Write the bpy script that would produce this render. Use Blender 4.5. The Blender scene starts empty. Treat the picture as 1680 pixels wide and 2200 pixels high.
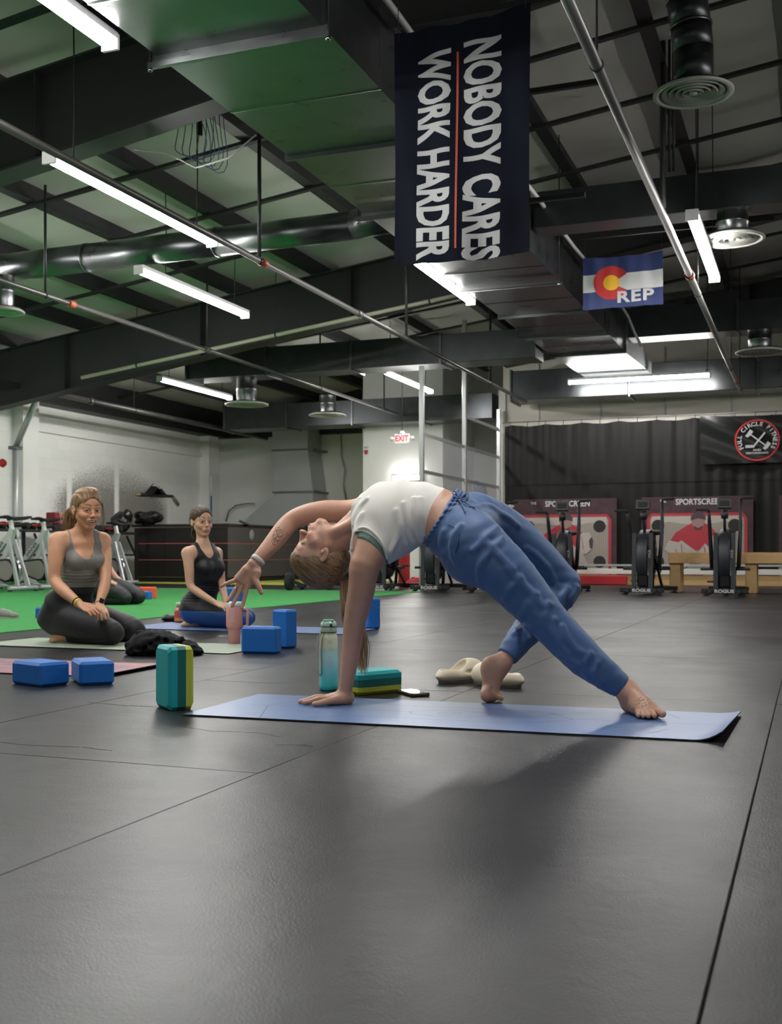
import bpy, math, random
import numpy as np
from mathutils import Vector, Matrix
C = bpy.context.scene.collection
SC = bpy.context.scene
R = math.radians
# ------------------------------------------------------------------ camera
# World axes follow the building: +Y runs down the hall, +X to its right. Photo frame 1680x2200, focal length 2400 px.
YAW = math.atan(906/2400); CY, SY = math.cos(YAW), math.sin(YAW)
HC, FPX, HOR = 0.57, 2400.0, 1190.0
cam_d = bpy.data.cameras.new('camera'); cam = bpy.data.objects.new('camera', cam_d); C.objects.link(cam)
cam.location = (0, 0, HC); cam.rotation_euler = (R(90), 0, YAW)
cam_d.sensor_fit = 'VERTICAL'; cam_d.sensor_height = 36; cam_d.sensor_width = 36*1680/2200
cam_d.lens = FPX/2200*36; cam_d.shift_y = 90/2200; cam_d.clip_end = 100
cam_d.dof.use_dof = True; cam_d.dof.focus_distance = 4.2; cam_d.dof.aperture_fstop = 7
SC.camera = cam
# ------------------------------------------------------------------ light and exposure
w = bpy.data.worlds.new('world'); SC.world = w; w.use_nodes = True
w.node_tree.nodes['Background'].inputs[0].default_value = (.55, .6, .7, 1)
w.node_tree.nodes['Background'].inputs[1].default_value = 0.03
SC.view_settings.view_transform = 'Standard'; SC.view_settings.look = 'None'
SC.view_settings.exposure = 1.92; SC.view_settings.gamma = 1; SC.view_settings.use_curve_mapping = False
LAMP = 26.0          # emission of the LED diffusers
# ------------------------------------------------------------------ place helpers
def W(px, py, Z):                    # a photo pixel at camera depth Z -> world point
    X = (px-840)/FPX*Z
    return Vector((X*CY - Z*SY, X*SY + Z*CY, HC + (HOR-py)/FPX*Z))
def Wh(px, py, h): return W(px, py, (h-HC)*FPX/(HOR-py))
def G(px, py): return Wh(px, py, 0.0)
def Wv(px, py, v):
    k = (px-840)/FPX; return W(px, py, v/(k*CY-SY))
def Wu(px, py, u):
    k = (px-840)/FPX; return W(px, py, u/(k*SY+CY))
def frame(yaw=0, loc=(0,0,0)): return Matrix.Translation(loc) @ Matrix.Rotation(yaw, 4, 'Z')
# ------------------------------------------------------------------ mesh builder
class MB:
    def __init__(s): s.v = []; s.f = []; s.sm = []; s.mi = []; s.m = 0
    def add(s, vs, fs, smooth=False):
        o = len(s.v); s.v.extend([tuple(v) for v in vs])
        for f in fs: s.f.append(tuple(i+o for i in f)); s.sm.append(smooth); s.mi.append(s.m)
        return s
    def box(s, c, d, rot=None, bev=0):
        x, y, z = d[0]/2, d[1]/2, d[2]/2
        if bev <= 0:
            vs = [Vector((a*x, b*y, e*z)) for a in (-1,1) for b in (-1,1) for e in (-1,1)]
            fs = [(0,1,3,2),(4,6,7,5),(0,4,5,1),(2,3,7,6),(0,2,6,4),(1,5,7,3)]
        else:
            vs = []; b_ = bev
            idx = {}
            for a in (-1,1):
                for b in (-1,1):
                    for e in (-1,1):
                        for k in range(3):
                            q = [a*(x-b_), b*(y-b_), e*(z-b_)]; q[k] = (a*x, b*y, e*z)[k]
                            idx[(a,b,e,k)] = len(vs); vs.append(Vector(q))
            fs = []
            sg = (-1,1)
            for k in range(3):
                o = [i for i in range(3) if i != k]
                for t in sg:
                    q = []
                    for (p, r) in ((-1,-1),(1,-1),(1,1),(-1,1)):
                        a = [0,0,0]; a[k] = t; a[o[0]] = p; a[o[1]] = r; q.append(idx[(a[0],a[1],a[2],k)])
                    fl = (t > 0) ^ (k == 1)
                    fs.append(tuple(q) if fl else tuple(reversed(q)))
            for k in range(3):              # edge bevels, edge runs along axis k
                o = [i for i in range(3) if i != k]
                for p in sg:
                    for r in sg:
                        q = []
                        for (t, n) in ((-1,o[0]),(1,o[0]),(1,o[1]),(-1,o[1])):
                            a = [0,0,0]; a[k] = t; a[o[0]] = p; a[o[1]] = r; q.append(idx[(a[0],a[1],a[2],n)])
                        fs.append(tuple(q))
            for a in sg:
                for b in sg:
                    for e in sg: fs.append(tuple(idx[(a,b,e,k)] for k in range(3)))
            # orient outwards
            g = []
            for f in fs:
                p0, p1, p2 = vs[f[0]], vs[f[1]], vs[f[2]]
                n = (p1-p0).cross(p2-p0); cc = sum((vs[i] for i in f), Vector())/len(f)
                g.append(f if n.dot(cc) >= 0 else tuple(reversed(f)))
            fs = g
        c = Vector(c)
        if rot is not None: vs = [rot @ v for v in vs]
        return s.add([v+c for v in vs], fs)
    def beam(s, p0, p1, w_, h_, up=(0,0,1)):          # box along a segment
        p0, p1 = Vector(p0), Vector(p1); t = (p1-p0); L = t.length; t.normalize()
        u = Vector(up)
        if abs(t.dot(u)) > .98: u = Vector((1,0,0))
        sd = t.cross(u).normalized(); u = sd.cross(t).normalized()
        m = Matrix((sd, t, u)).transposed()
        return s.box((p0+p1)/2, (w_, L, h_), m)
    def cyl(s, p0, p1, r0, r1=None, n=16, caps=True):
        return s.tube([p0, p1], [r0, r0 if r1 is None else r1], n, caps)
    def tube(s, pts, r, n=10, caps=True, flat=None):
        pts = [Vector(p) for p in pts]; k = len(pts)
        rs = r if isinstance(r, (list, tuple)) else [r]*k
        vs = []; ref = None
        for i, p in enumerate(pts):
            t = (pts[min(i+1,k-1)] - pts[max(i-1,0)]).normalized()
            if ref is None:
                ref = Vector((0,0,1)) if abs(t.z) < .9 else Vector((1,0,0))
                if flat is not None: ref = Vector(flat)
            a = t.cross(ref).normalized(); b = a.cross(t).normalized(); ref = b
            ra = rs[i]; rb = ra
            if isinstance(ra, (list, tuple)): ra, rb = ra
            for j in range(n):
                th = 2*math.pi*j/n; vs.append(p + a*(ra*math.cos(th)) + b*(rb*math.sin(th)))
        fs = []
        for i in range(k-1):
            for j in range(n):
                j2 = (j+1) % n; fs.append((i*n+j, i*n+j2, (i+1)*n+j2, (i+1)*n+j))
        s.add(vs, fs, True)
        if caps:
            o = len(s.v)-k*n
            s.f.append(tuple(o+j for j in reversed(range(n)))); s.sm.append(False); s.mi.append(s.m)
            s.f.append(tuple(o+(k-1)*n+j for j in range(n))); s.sm.append(False); s.mi.append(s.m)
        return s
    def lathe(s, prof, c=(0,0,0), n=28, axis='z', smooth=True):    # prof: (r, h)
        c = Vector(c); vs = []
        for (r, h) in prof:
            for j in range(n):
                th = 2*math.pi*j/n; q = (r*math.cos(th), r*math.sin(th), h)
                if axis == 'x': q = (q[2], q[0], q[1])
                if axis == 'y': q = (q[0], q[2], q[1])
                vs.append(c + Vector(q))
        fs = []
        for i in range(len(prof)-1):
            for j in range(n):
                j2 = (j+1) % n; f = (i*n+j, i*n+j2, (i+1)*n+j2, (i+1)*n+j)
                fs.append(f if axis != 'y' else tuple(reversed(f)))
        return s.add(vs, fs, smooth)
    def prism(s, poly, o, ax, ay, th):      # polygon in plane (ax, ay) at origin o, extruded th along ax x ay
        o, ax, ay = Vector(o), Vector(ax), Vector(ay); n = ax.cross(ay).normalized()*th; k = len(poly)
        vs = [o+ax*p[0]+ay*p[1] for p in poly]; vs += [v+n for v in vs]
        ar = sum(poly[i][0]*poly[(i+1)%k][1]-poly[(i+1)%k][0]*poly[i][1] for i in range(k))
        fs = [tuple(reversed(range(k))), tuple(range(k, 2*k))] + [(i, (i+1)%k, k+(i+1)%k, k+i) for i in range(k)]
        if ar*th < 0: fs = [tuple(reversed(f)) for f in fs]
        return s.add(vs, fs)
    def grid(s, fn, nu, nv, smooth=True, closed_u=False):
        vs = [fn(i/(nu-1) if not closed_u else i/nu, j/(nv-1)) for i in range(nu) for j in range(nv)]
        fs = []
        for i in range(nu if closed_u else nu-1):
            for j in range(nv-1):
                i2 = (i+1) % nu; fs.append((i*nv+j, i2*nv+j, i2*nv+j+1, i*nv+j+1))
        return s.add(vs, fs, smooth)
    def xf(s, m, start=0):
        s.v[start:] = [tuple(m @ Vector(v)) for v in s.v[start:]]; return s
    def build(s, name, mat, parent=None, world=True, base=False):
        me = bpy.data.meshes.new(name); vs = s.v
        off = Vector((0,0,0))
        if parent is not None and world: off = wloc(parent)
        elif parent is None and base:
            a = np.array(vs); off = Vector(((a[:,0].min()+a[:,0].max())/2, (a[:,1].min()+a[:,1].max())/2, a[:,2].min()))
        if off.length > 0: vs = [(v[0]-off.x, v[1]-off.y, v[2]-off.z) for v in vs]
        me.from_pydata(vs, [], s.f); me.polygons.foreach_set('use_smooth', s.sm)
        mats = mat if isinstance(mat, (list, tuple)) else [mat]
        for m in mats: me.materials.append(m)
        if len(mats) > 1: me.polygons.foreach_set('material_index', s.mi)
        me.update()
        o = bpy.data.objects.new(name, me); C.objects.link(o)
        if parent is not None: o.parent = parent
        elif base: o.location = off
        return o
def wloc(o):
    p = Vector((0,0,0))
    while o is not None: p = p + o.location; o = o.parent
    return p
def tag(o, label=None, cat=None, group=None, kind=None):
    if label: o['label'] = label
    if cat: o['category'] = cat
    if group: o['group'] = group
    if kind: o['kind'] = kind
    return o
def thing(name, loc, label, cat, group=None, rz=0):
    o = bpy.data.objects.new(name, None); C.objects.link(o); o.location = loc; o.rotation_euler = (0,0,rz)
    o.empty_display_size = .1
    return tag(o, label, cat, group)
def copy_tree(o, parent=None):
    c = o.copy(); C.objects.link(c)
    if parent is not None: c.parent = parent
    for ch in list(o.children): copy_tree(ch, c)
    return c
def text_into(mb, s, m, size, xs=1.0, bold=0.0, ext=.001, space=1.0, align='CENTER'):
    cu = bpy.data.curves.new('t', 'FONT'); cu.body = s; cu.size = size; cu.extrude = ext; cu.offset = bold
    cu.space_character = space; cu.align_x = align; cu.align_y = 'CENTER'; cu.resolution_u = 3
    ob = bpy.data.objects.new('t', cu); C.objects.link(ob)
    dg = bpy.context.evaluated_depsgraph_get(); dg.update()
    me = ob.evaluated_get(dg).to_mesh()
    S = Matrix.Diagonal((xs, 1, 1, 1))
    vs = [m @ (S @ v.co) for v in me.vertices]; fs = [tuple(p.vertices) for p in me.polygons]
    ob.evaluated_get(dg).to_mesh_clear()
    mb.add(vs, fs); bpy.data.objects.remove(ob); bpy.data.curves.remove(cu)
    return mb
# ------------------------------------------------------------------ materials
def mat(name, col, rough=.5, metal=0, var=0, vs=4, bump=0, bs=60, emit=0, spec=.5, coat=0, rvar=0, stretch=None, sheen=0, trans=0, alpha=1, sss=0, detail=4):
    m = bpy.data.materials.new(name); m.use_nodes = True; nt = m.node_tree; b = nt.nodes['Principled BSDF']
    c = (*col, 1) if len(col) == 3 else col
    b.inputs['Base Color'].default_value = c; b.inputs['Roughness'].default_value = rough
    b.inputs['Metallic'].default_value = metal; b.inputs['Specular IOR Level'].default_value = spec
    b.inputs['Coat Weight'].default_value = coat; b.inputs['Sheen Weight'].default_value = sheen
    b.inputs['Transmission Weight'].default_value = trans; b.inputs['Alpha'].default_value = alpha
    if sss: b.inputs['Subsurface Weight'].default_value = sss; b.inputs['Subsurface Radius'].default_value = (.6,.25,.12); b.inputs['Subsurface Scale'].default_value = .012
    if emit: b.inputs['Emission Color'].default_value = c; b.inputs['Emission Strength'].default_value = emit
    if var or bump or rvar:
        tc = nt.nodes.new('ShaderNodeTexCoord'); mp = nt.nodes.new('ShaderNodeMapping')
        nt.links.new(tc.outputs['Object'], mp.inputs[0])
        if stretch: mp.inputs['Scale'].default_value = stretch
        if var or rvar:
            n = nt.nodes.new('ShaderNodeTexNoise'); n.inputs['Scale'].default_value = vs; n.inputs['Detail'].default_value = detail
            nt.links.new(mp.outputs[0], n.inputs['Vector'])
            if var:
                r = nt.nodes.new('ShaderNodeMix'); r.data_type = 'RGBA'
                nt.links.new(n.outputs['Fac'], r.inputs['Factor'])
                r.inputs['A'].default_value = tuple(min(1, x*(1-var)) for x in c[:3])+(1,)
                r.inputs['B'].default_value = tuple(min(1, x*(1+var)) for x in c[:3])+(1,)
                nt.links.new(r.outputs['Result'], b.inputs['Base Color'])
            if rvar:
                mr = nt.nodes.new('ShaderNodeMapRange'); mr.inputs['To Min'].default_value = rough-rvar; mr.inputs['To Max'].default_value = rough+rvar
                nt.links.new(n.outputs['Fac'], mr.inputs['Value']); nt.links.new(mr.outputs[0], b.inputs['Roughness'])
        if bump:
            n2 = nt.nodes.new('ShaderNodeTexNoise'); n2.inputs['Scale'].default_value = bs; n2.inputs['Detail'].default_value = 3
            nt.links.new(mp.outputs[0], n2.inputs['Vector'])
            bp = nt.nodes.new('ShaderNodeBump'); bp.inputs['Strength'].default_value = bump; bp.inputs['Distance'].default_value = .01
            nt.links.new(n2.outputs['Fac'], bp.inputs['Height']); nt.links.new(bp.outputs[0], b.inputs['Normal'])
    return m
M = {}
M['white_wall'] = mat('white_wall', (.82,.82,.79), .7, var=.08, vs=1.2, bump=.15, bs=25)
M['cream_wall'] = mat('cream_wall', (.70,.66,.58), .6, var=.06, vs=.8)
M['dark_steel'] = mat('dark_steel', (.014,.0145,.015), .5, var=.3, vs=3)
M['charcoal'] = mat('charcoal', (.017,.0175,.018), .55, var=.25, vs=2)
M['galv'] = mat('galvanised', (.17,.18,.185), .3, .95, var=.22, vs=5, rvar=.08, bump=.05, bs=12)
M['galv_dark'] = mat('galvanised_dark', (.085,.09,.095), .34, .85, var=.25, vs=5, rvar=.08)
M['galv_wall'] = mat('galvanised_wall', (.46,.48,.48), .42, .35, var=.12, vs=2.5)
M['chrome'] = mat('chrome', (.6,.6,.6), .15, 1)
M['insul'] = mat('insulation', (.46,.46,.42), .55, var=.12, vs=1.5, bump=.6, bs=2.2)
M['pipe'] = mat('sprinkler_pipe', (.10,.095,.09), .4, .6, var=.2)
M['pipe_grey'] = mat('grey_pipe', (.3,.3,.29), .4, .7)
M['cream_pipe'] = mat('cream_pipe', (.5,.49,.38), .5)
M['red_fit'] = mat('red_fitting', (.35,.07,.03), .5)
M['lamp_body'] = mat('lamp_body', (.75,.75,.75), .35)
M['lamp'] = mat('lamp_diffuser', (1,.985,.95), .5, emit=LAMP)
M['cable'] = mat('cable', (.02,.02,.02), .6)
M['cable_blue'] = mat('cable_blue', (.03,.08,.2), .5)
M['cable_white'] = mat('cable_white', (.5,.5,.48), .5)
M['black'] = mat('black_plastic', (.012,.012,.013), .45)
M['black_metal'] = mat('black_metal', (.02,.021,.024), .42)
M['rubber'] = mat('rubber', (.015,.015,.016), .75)
M['white'] = mat('white_paint', (.75,.74,.70), .5)
M['silver'] = mat('silver_paint', (.48,.49,.50), .36, .3)
M['red'] = mat('red', (.5,.02,.025), .5)
M['wood'] = mat('pine', (.60,.38,.17), .6, var=.18, vs=4, stretch=(2,12,12))
M['grille'] = mat('diffuser_grille', (.50,.50,.46), .45)
def rubber_floor():
    m = mat('rubber_floor', (.043,.045,.048), .42, spec=.3); nt = m.node_tree; b = nt.nodes['Principled BSDF']
    tc = nt.nodes.new('ShaderNodeTexCoord'); geo = nt.nodes.new('ShaderNodeNewGeometry')
    n1 = nt.nodes.new('ShaderNodeTexNoise'); n1.inputs['Scale'].default_value = 1.1; n1.inputs['Detail'].default_value = 6; n1.inputs['Roughness'].default_value = .6
    n2 = nt.nodes.new('ShaderNodeTexNoise'); n2.inputs['Scale'].default_value = 220; n2.inputs['Detail'].default_value = 3
    nt.links.new(geo.outputs['Position'], n1.inputs['Vector']); nt.links.new(geo.outputs['Position'], n2.inputs['Vector'])
    rp = nt.nodes.new('ShaderNodeMapRange'); rp.inputs['From Min'].default_value = .3; rp.inputs['From Max'].default_value = .7
    rp.inputs['To Min'].default_value = .30; rp.inputs['To Max'].default_value = .42
    nt.links.new(n1.outputs['Fac'], rp.inputs['Value']); nt.links.new(rp.outputs[0], b.inputs['Roughness'])
    mx = nt.nodes.new('ShaderNodeMix'); mx.data_type = 'RGBA'; mx.inputs['A'].default_value = (.0095,.0092,.0105,1); mx.inputs['B'].default_value = (.0215,.0208,.0232,1)
    mm = nt.nodes.new('ShaderNodeMath'); mm.operation = 'MULTIPLY_ADD'; mm.inputs[1].default_value = .5
    nt.links.new(n2.outputs['Fac'], mm.inputs[0]); m2 = nt.nodes.new('ShaderNodeMath'); m2.operation = 'MULTIPLY'; m2.inputs[1].default_value = .5
    nt.links.new(n1.outputs['Fac'], m2.inputs[0]); nt.links.new(m2.outputs[0], mm.inputs[2]); nt.links.new(mm.outputs[0], mx.inputs['Factor'])
    oi = nt.nodes.new('ShaderNodeObjectInfo'); vr = nt.nodes.new('ShaderNodeMapRange'); vr.inputs['To Min'].default_value = .72; vr.inputs['To Max'].default_value = 1.3; nt.links.new(oi.outputs['Random'], vr.inputs['Value'])
    sv = nt.nodes.new('ShaderNodeVectorMath'); sv.operation = 'SCALE'; nt.links.new(mx.outputs['Result'], sv.inputs[0]); nt.links.new(vr.outputs[0], sv.inputs['Scale']); nt.links.new(sv.outputs[0], b.inputs['Base Color'])
    bp = nt.nodes.new('ShaderNodeBump'); bp.inputs['Strength'].default_value = .35; bp.inputs['Distance'].default_value = .0022
    n3 = nt.nodes.new('ShaderNodeTexNoise'); n3.inputs['Scale'].default_value = 14; n3.inputs['Detail'].default_value = 5; n3.inputs['Distortion'].default_value = .5
    nt.links.new(geo.outputs['Position'], n3.inputs['Vector'])
    ad = nt.nodes.new('ShaderNodeMath'); ad.operation = 'MULTIPLY_ADD'; ad.inputs[1].default_value = 1.2
    nt.links.new(n3.outputs['Fac'], ad.inputs[0]); nt.links.new(n2.outputs['Fac'], ad.inputs[2])
    nt.links.new(ad.outputs[0], bp.inputs['Height']); nt.links.new(bp.outputs[0], b.inputs['Normal'])
    return m
M['floor'] = rubber_floor()
M['turf'] = mat('green_turf', (.03,.27,.055), .85, var=.15, vs=6, bump=.5, bs=300)
M['turf_y'] = mat('yellow_turf', (.34,.36,.04), .85, var=.12, vs=6, bump=.5, bs=300)
def stained_wall():
    m = mat('stained_wall', (.74,.74,.71), .7); nt = m.node_tree; b = nt.nodes['Principled BSDF']; L = nt.links
    geo = nt.nodes.new('ShaderNodeNewGeometry'); sp = nt.nodes.new('ShaderNodeSeparateXYZ'); L.new(geo.outputs['Position'], sp.inputs[0])
    def mth(op, a, b_=None, c_=None):
        n = nt.nodes.new('ShaderNodeMath'); n.operation = op
        for i, x in enumerate((a, b_, c_)):
            if x is None: continue
            if isinstance(x, (int, float)): n.inputs[i].default_value = x
            else: L.new(x, n.inputs[i])
        return n.outputs[0]
    y, z = sp.outputs[1], sp.outputs[2]
    def soft(v, a, b_):          # smooth 0..1 between a and b
        n = nt.nodes.new('ShaderNodeMapRange'); n.interpolation_type = 'SMOOTHSTEP'; n.inputs['From Min'].default_value = a; n.inputs['From Max'].default_value = b_
        L.new(v, n.inputs['Value']); return n.outputs[0]
    # soot coloured puck scuffs: centre y 19.8, z 1.55
    e = mth('ADD', mth('POWER', mth('DIVIDE', mth('SUBTRACT', y, 19.9), 2.15), 2.0), mth('POWER', mth('DIVIDE', mth('SUBTRACT', z, 1.45), 1.0), 2.0))
    blob = soft(e, 1.35, .45)
    n1 = nt.nodes.new('ShaderNodeTexNoise'); n1.inputs['Scale'].default_value = 30; n1.inputs['Detail'].default_value = 8; n1.inputs['Roughness'].default_value = .75; L.new(geo.outputs['Position'], n1.inputs['Vector'])
    thr = mth('SUBTRACT', .64, mth('MULTIPLY', blob, .20))
    spk = mth('MULTIPLY', soft(mth('SUBTRACT', n1.outputs['Fac'], thr), -.03, .05), soft(blob, .02, .3))
    # clean vertical strips where furring stood
    st = None
    for yc in (18.35, 19.95, 22.0):
        q = soft(mth('ABSOLUTE', mth('SUBTRACT', y, yc)), .05, .11)
        st = q if st is None else mth('MULTIPLY', st, q)
    band = soft(z, .45, .62)
    wash = mth('MULTIPLY', mth('POWER', blob, 2.0), mth('MULTIPLY', soft(z, 2.25, 1.5), .78))
    fac = mth('MULTIPLY', mth('MULTIPLY', st, band), mth('MINIMUM', mth('ADD', mth('MULTIPLY', spk, .5), wash), .85))
    br = nt.nodes.new('ShaderNodeTexBrick'); mp = nt.nodes.new('ShaderNodeCombineXYZ'); L.new(y, mp.inputs[0]); L.new(z, mp.inputs[1]); L.new(mp.outputs[0], br.inputs['Vector'])
    br.inputs['Scale'].default_value = 1; br.inputs['Brick Width'].default_value = .4; br.inputs['Row Height'].default_value = .2; br.inputs['Mortar Size'].default_value = .006
    br.inputs['Color1'].default_value = (.84,.84,.81,1); br.inputs['Color2'].default_value = (.80,.80,.77,1); br.inputs['Mortar'].default_value = (.77,.77,.745,1)
    mx = nt.nodes.new('ShaderNodeMix'); mx.data_type = 'RGBA'; L.new(fac, mx.inputs['Factor']); L.new(br.outputs['Color'], mx.inputs['A']); mx.inputs['B'].default_value = (.13,.115,.095,1)
    L.new(mx.outputs['Result'], b.inputs['Base Color']); return m
M['stained'] = stained_wall()
# ------------------------------------------------------------------ the room shell
def struct(name, mb, m, parent=None, label=None):
    o = mb.build(name, m, parent)
    if parent is None: o['kind'] = 'structure'
    if label: o['label'] = label
    return o
XL, XR, YB, YF = -13.7, 9.0, -9.0, 24.3
floor = struct('floor', MB().box(((XL+XR)/2, (YB+YF)/2, -.075), (XR-XL+.6, YF-YB+.6, .11)), M['rubber'])
floor['label'] = 'dark rubber sheet floor of the gym hall'
rnd = random.Random(4)
SX = -.13
near = MB(); meshes = []
cols = list(range(-5, 6))
def mat_piece(x0, x1, y0, y1, dz):
    g = .0011 if x0 > -1.4 else .0006
    return MB().box(((x0+x1)/2, (y0+y1)/2, -.011+dz), (x1-x0-2*g, y1-y0-2*g, .022), bev=.0022)
far = MB()
for k in cols:
    x0 = SX+1.22*k; x1 = x0+1.22
    if x1 < -5.4: continue
    x0c = max(x0, -5.45)
    off = {-1:4.48, 0:4.48, 1:4.48, -2:4.43, -3:4.9, -4:4.4, -5:5.0}.get(k, 4.48); j = -3
    while True:
        y0 = off + 1.83*j; y1 = y0+1.83; j += 1
        if k in (-1, 0, 1) and y1 < 4.5:
            if j == -2: y0 = -1.0; y1 = 4.48        # one long roll in front
            else: continue
        if y0 > 21.2: break
        if y1 < .2: continue
        dz = -rnd.random()*.0012
        b = mat_piece(x0c, x1, y0, min(y1, 21.25), dz)
        if y0 < 13.5 and k < 5:
            b.build('rubber_mat', M['floor'], floor)
        else:
            far.v, far.f, far.sm, far.mi  # keep order
            o_ = len(far.v); far.v.extend(b.v); far.f.extend(tuple(i+o_ for i in f) for f in b.f); far.sm.extend(b.sm); far.mi.extend(b.mi)
far.box((0, 19.9, -.011), (.001, .001, .001))
for pts in (((-2.35,2.75),(-2.2,2.73),(-2.02,2.76),(-1.9,2.74)),((-1.95,3.2),(-1.8,3.16),(-1.66,3.18),(-1.55,3.14)),((-1.5,3.0),(-1.42,3.03),(-1.38,3.01)),((-2.0,1.9),(-1.96,1.84),(-1.98,1.8)),((.1,2.3),(.03,2.26),(.04,2.18)),((-2.6,3.6),(-2.4,3.57),(-2.25,3.6))):
    b = MB(); ps = [Vector((x, y, .0002)) for x, y in pts]
    for i in range(len(ps)-1):
        for k_ in range(3):
            p, q = ps[i].lerp(ps[i+1], k_/3), ps[i].lerp(ps[i+1], (k_+1)/3); j_ = Vector((rnd.uniform(-.004,.004), rnd.uniform(-.004,.004), 0)); b.beam(p+j_, q+j_, .0022, .0006)
    b.build('floor_crack', M['rubber'], floor)
# matting behind the turf, in front of the counter and behind the camera
for xa, xb, ya, yb in ((-13.6,-5.45,15.9,18.4), (-13.6,-5.45,23.0,24.2), (-5.45,8.9,-8.9,.2), (6.0,8.9,.2,21.2), (-8.0,-5.45,18.4,23.0), (-5.45,-5.0,21.25,24.2)):
    far.box(((xa+xb)/2, (ya+yb)/2, -.0115), (xb-xa, yb-ya, .021))
fo = far.build('rubber_matting', M['floor'], floor); fo['kind'] = 'stuff'
t_ = MB().box((-9.55, 3.45, -.006), (8.2, 24.9, .024)).build('green_turf', M['turf'], floor); t_['label'] = 'bright green artificial turf'
t_ = MB().box((-10.85, 20.7, -.006), (5.7, 4.6, .022)).build('yellow_turf', M['turf_y'], floor); t_['label'] = 'yellow-green artificial turf'
def wallbox(name, x0, x1, y0, y1, z0, z1, m, label):
    return struct(name, MB().box(((x0+x1)/2, (y0+y1)/2, (z0+z1)/2), (x1-x0, y1-y0, z1-z0)), m, None, label)
wl = wallbox('wall_left', XL-.2, XL, YB, YF+.2, -.02, 4.3, M['stained'], 'white block wall with dark scuffed patches')
for yc in (16.9, 23.6):
    MB().box((XL+.12, yc, 1.7), (.24, .45, 3.4)).build('pilaster', M['white_wall'], wl)
MB().box((XL+.16, 7.6, 3.72), (.32, 33, .66)).build('eave_beam', M['dark_steel'], wl)
MB().box((XL+.03, 20.3, 2.93), (.06, 7.0, .10)).build('shadow_band', M['white_wall'], wl)  # strip built in place of the beam's shadow band across the wall
wb = wallbox('wall_back', XL, -4.6, YF, YF+.2, -.02, 5.4, M['white_wall'], 'pale grey back wall behind the counter')
MB().box((-11.8, YF-.02, 3.95), (3.8, .3, 1.1)).build('lintel_beam', M['dark_steel'], wb)
MB().box((-8.05, 23.15, 2.6), (1.78, 2.3, 5.24)).build('projecting_bay', M['white_wall'], wb)
MB().box((-5.3, YF-.03, 2.6), (1.6, .06, 5.24)).build('side_panel', M['white_wall'], wb)
wr = wallbox('wall_front', -5.72, XR, 21.42, 21.6, -.02, 5.6, M['cream_wall'], 'cream panelled wall behind the black curtain')
for i in range(12):
    MB().box((-5.0+i*1.2, 21.415, 3.7), (.02, .03, 1.5)).build('panel_joint', M['galv_wall'], wr)
MB().box((-5.73, 21.55, 1.9), (.14, .34, 3.8)).build('corner_post', M['white'], wr)
wallbox('wall_right', XR, XR+.2, YB, 21.6, -.02, 5.4, M['white_wall'], 'white right wall of the hall')
wallbox('wall_rear', XL, XR, YB-.2, YB, -.02, 5.4, M['white_wall'], 'white wall behind the photographer')
wallbox('wall_back_right', -4.75, -4.6, 21.6, YF, -.02, 5.5, M['white_wall'], 'return wall beyond the curtain wall')
# ------------------------------------------------------------------ roof
RX = 1.2
def roof(x): return 5.05 + .13*(min(x, 2*RX-x)+5.6)
b = MB()
for (xa, xb) in ((XL-.2, RX), (RX, XR+.2)):
    za, zb = roof(xa), roof(xb)
    vs = [(xa,YB-.2,za),(xb,YB-.2,zb),(xb,YF+.3,zb),(xa,YF+.3,za)]; vs += [(p[0],p[1],p[2]+.12) for p in vs]
    b.add(vs, [(3,2,1,0),(4,5,6,7),(0,1,5,4),(1,2,6,5),(2,3,7,6),(3,0,4,7)])
ceil = struct('ceiling', b, M['dark_steel'], None, 'underside of the pitched steel roof with white insulation')
# insulation blankets sagging between purlins, one per bay
px_ = [XL+.1+1.35*i for i in range(17)]
for i in range(len(px_)-1):
    xa, xb = px_[i]+.02, px_[i+1]-.02
    for (ya, yb) in ((-1.5,8), (8,15), (15,21.4 if xa > -5.6 else 24.3)):
        def fn(s, t, xa=xa, xb=xb, ya=ya, yb=yb):
            x = xa+(xb-xa)*s; y = ya+(yb-ya)*t
            sag = .055*math.sin(math.pi*s)*(1+.35*math.sin(t*19+i)) * (.55+.45*abs(math.sin((y-8)*math.pi/1.55)))
            return Vector((x, y, roof(x)-.02-sag))
        MB().grid(lambda s, t: fn(1-s, t), 5, 36).build('insulation_blanket', M['insul'], ceil)
pur = MB().box((0, 7.6, -.12), (.075, 33.2, .21)).box((.05, 7.6, -.222), (.12, 33.2, .012))
pm = None
for i, x in enumerate(px_):
    if pm is None:
        pm = pur.build('purlin', M['dark_steel'], ceil); pm.location = (x, 0, roof(x))
    else:
        o = pm.copy(); C.objects.link(o); o.location = (x, 0, roof(x))
for y in np.arange(2.5, 21, 1.55):
    if abs(y-8) < .4 or abs(y-15) < .4: continue
    for (xa, xb) in ((XL+.2, RX), (RX, XR)):
        MB().beam((xa, y, roof(xa)-.26), (xb, y, roof(xb)-.26), .07, .035).build('roof_strap', M['dark_steel'], ceil)
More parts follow.
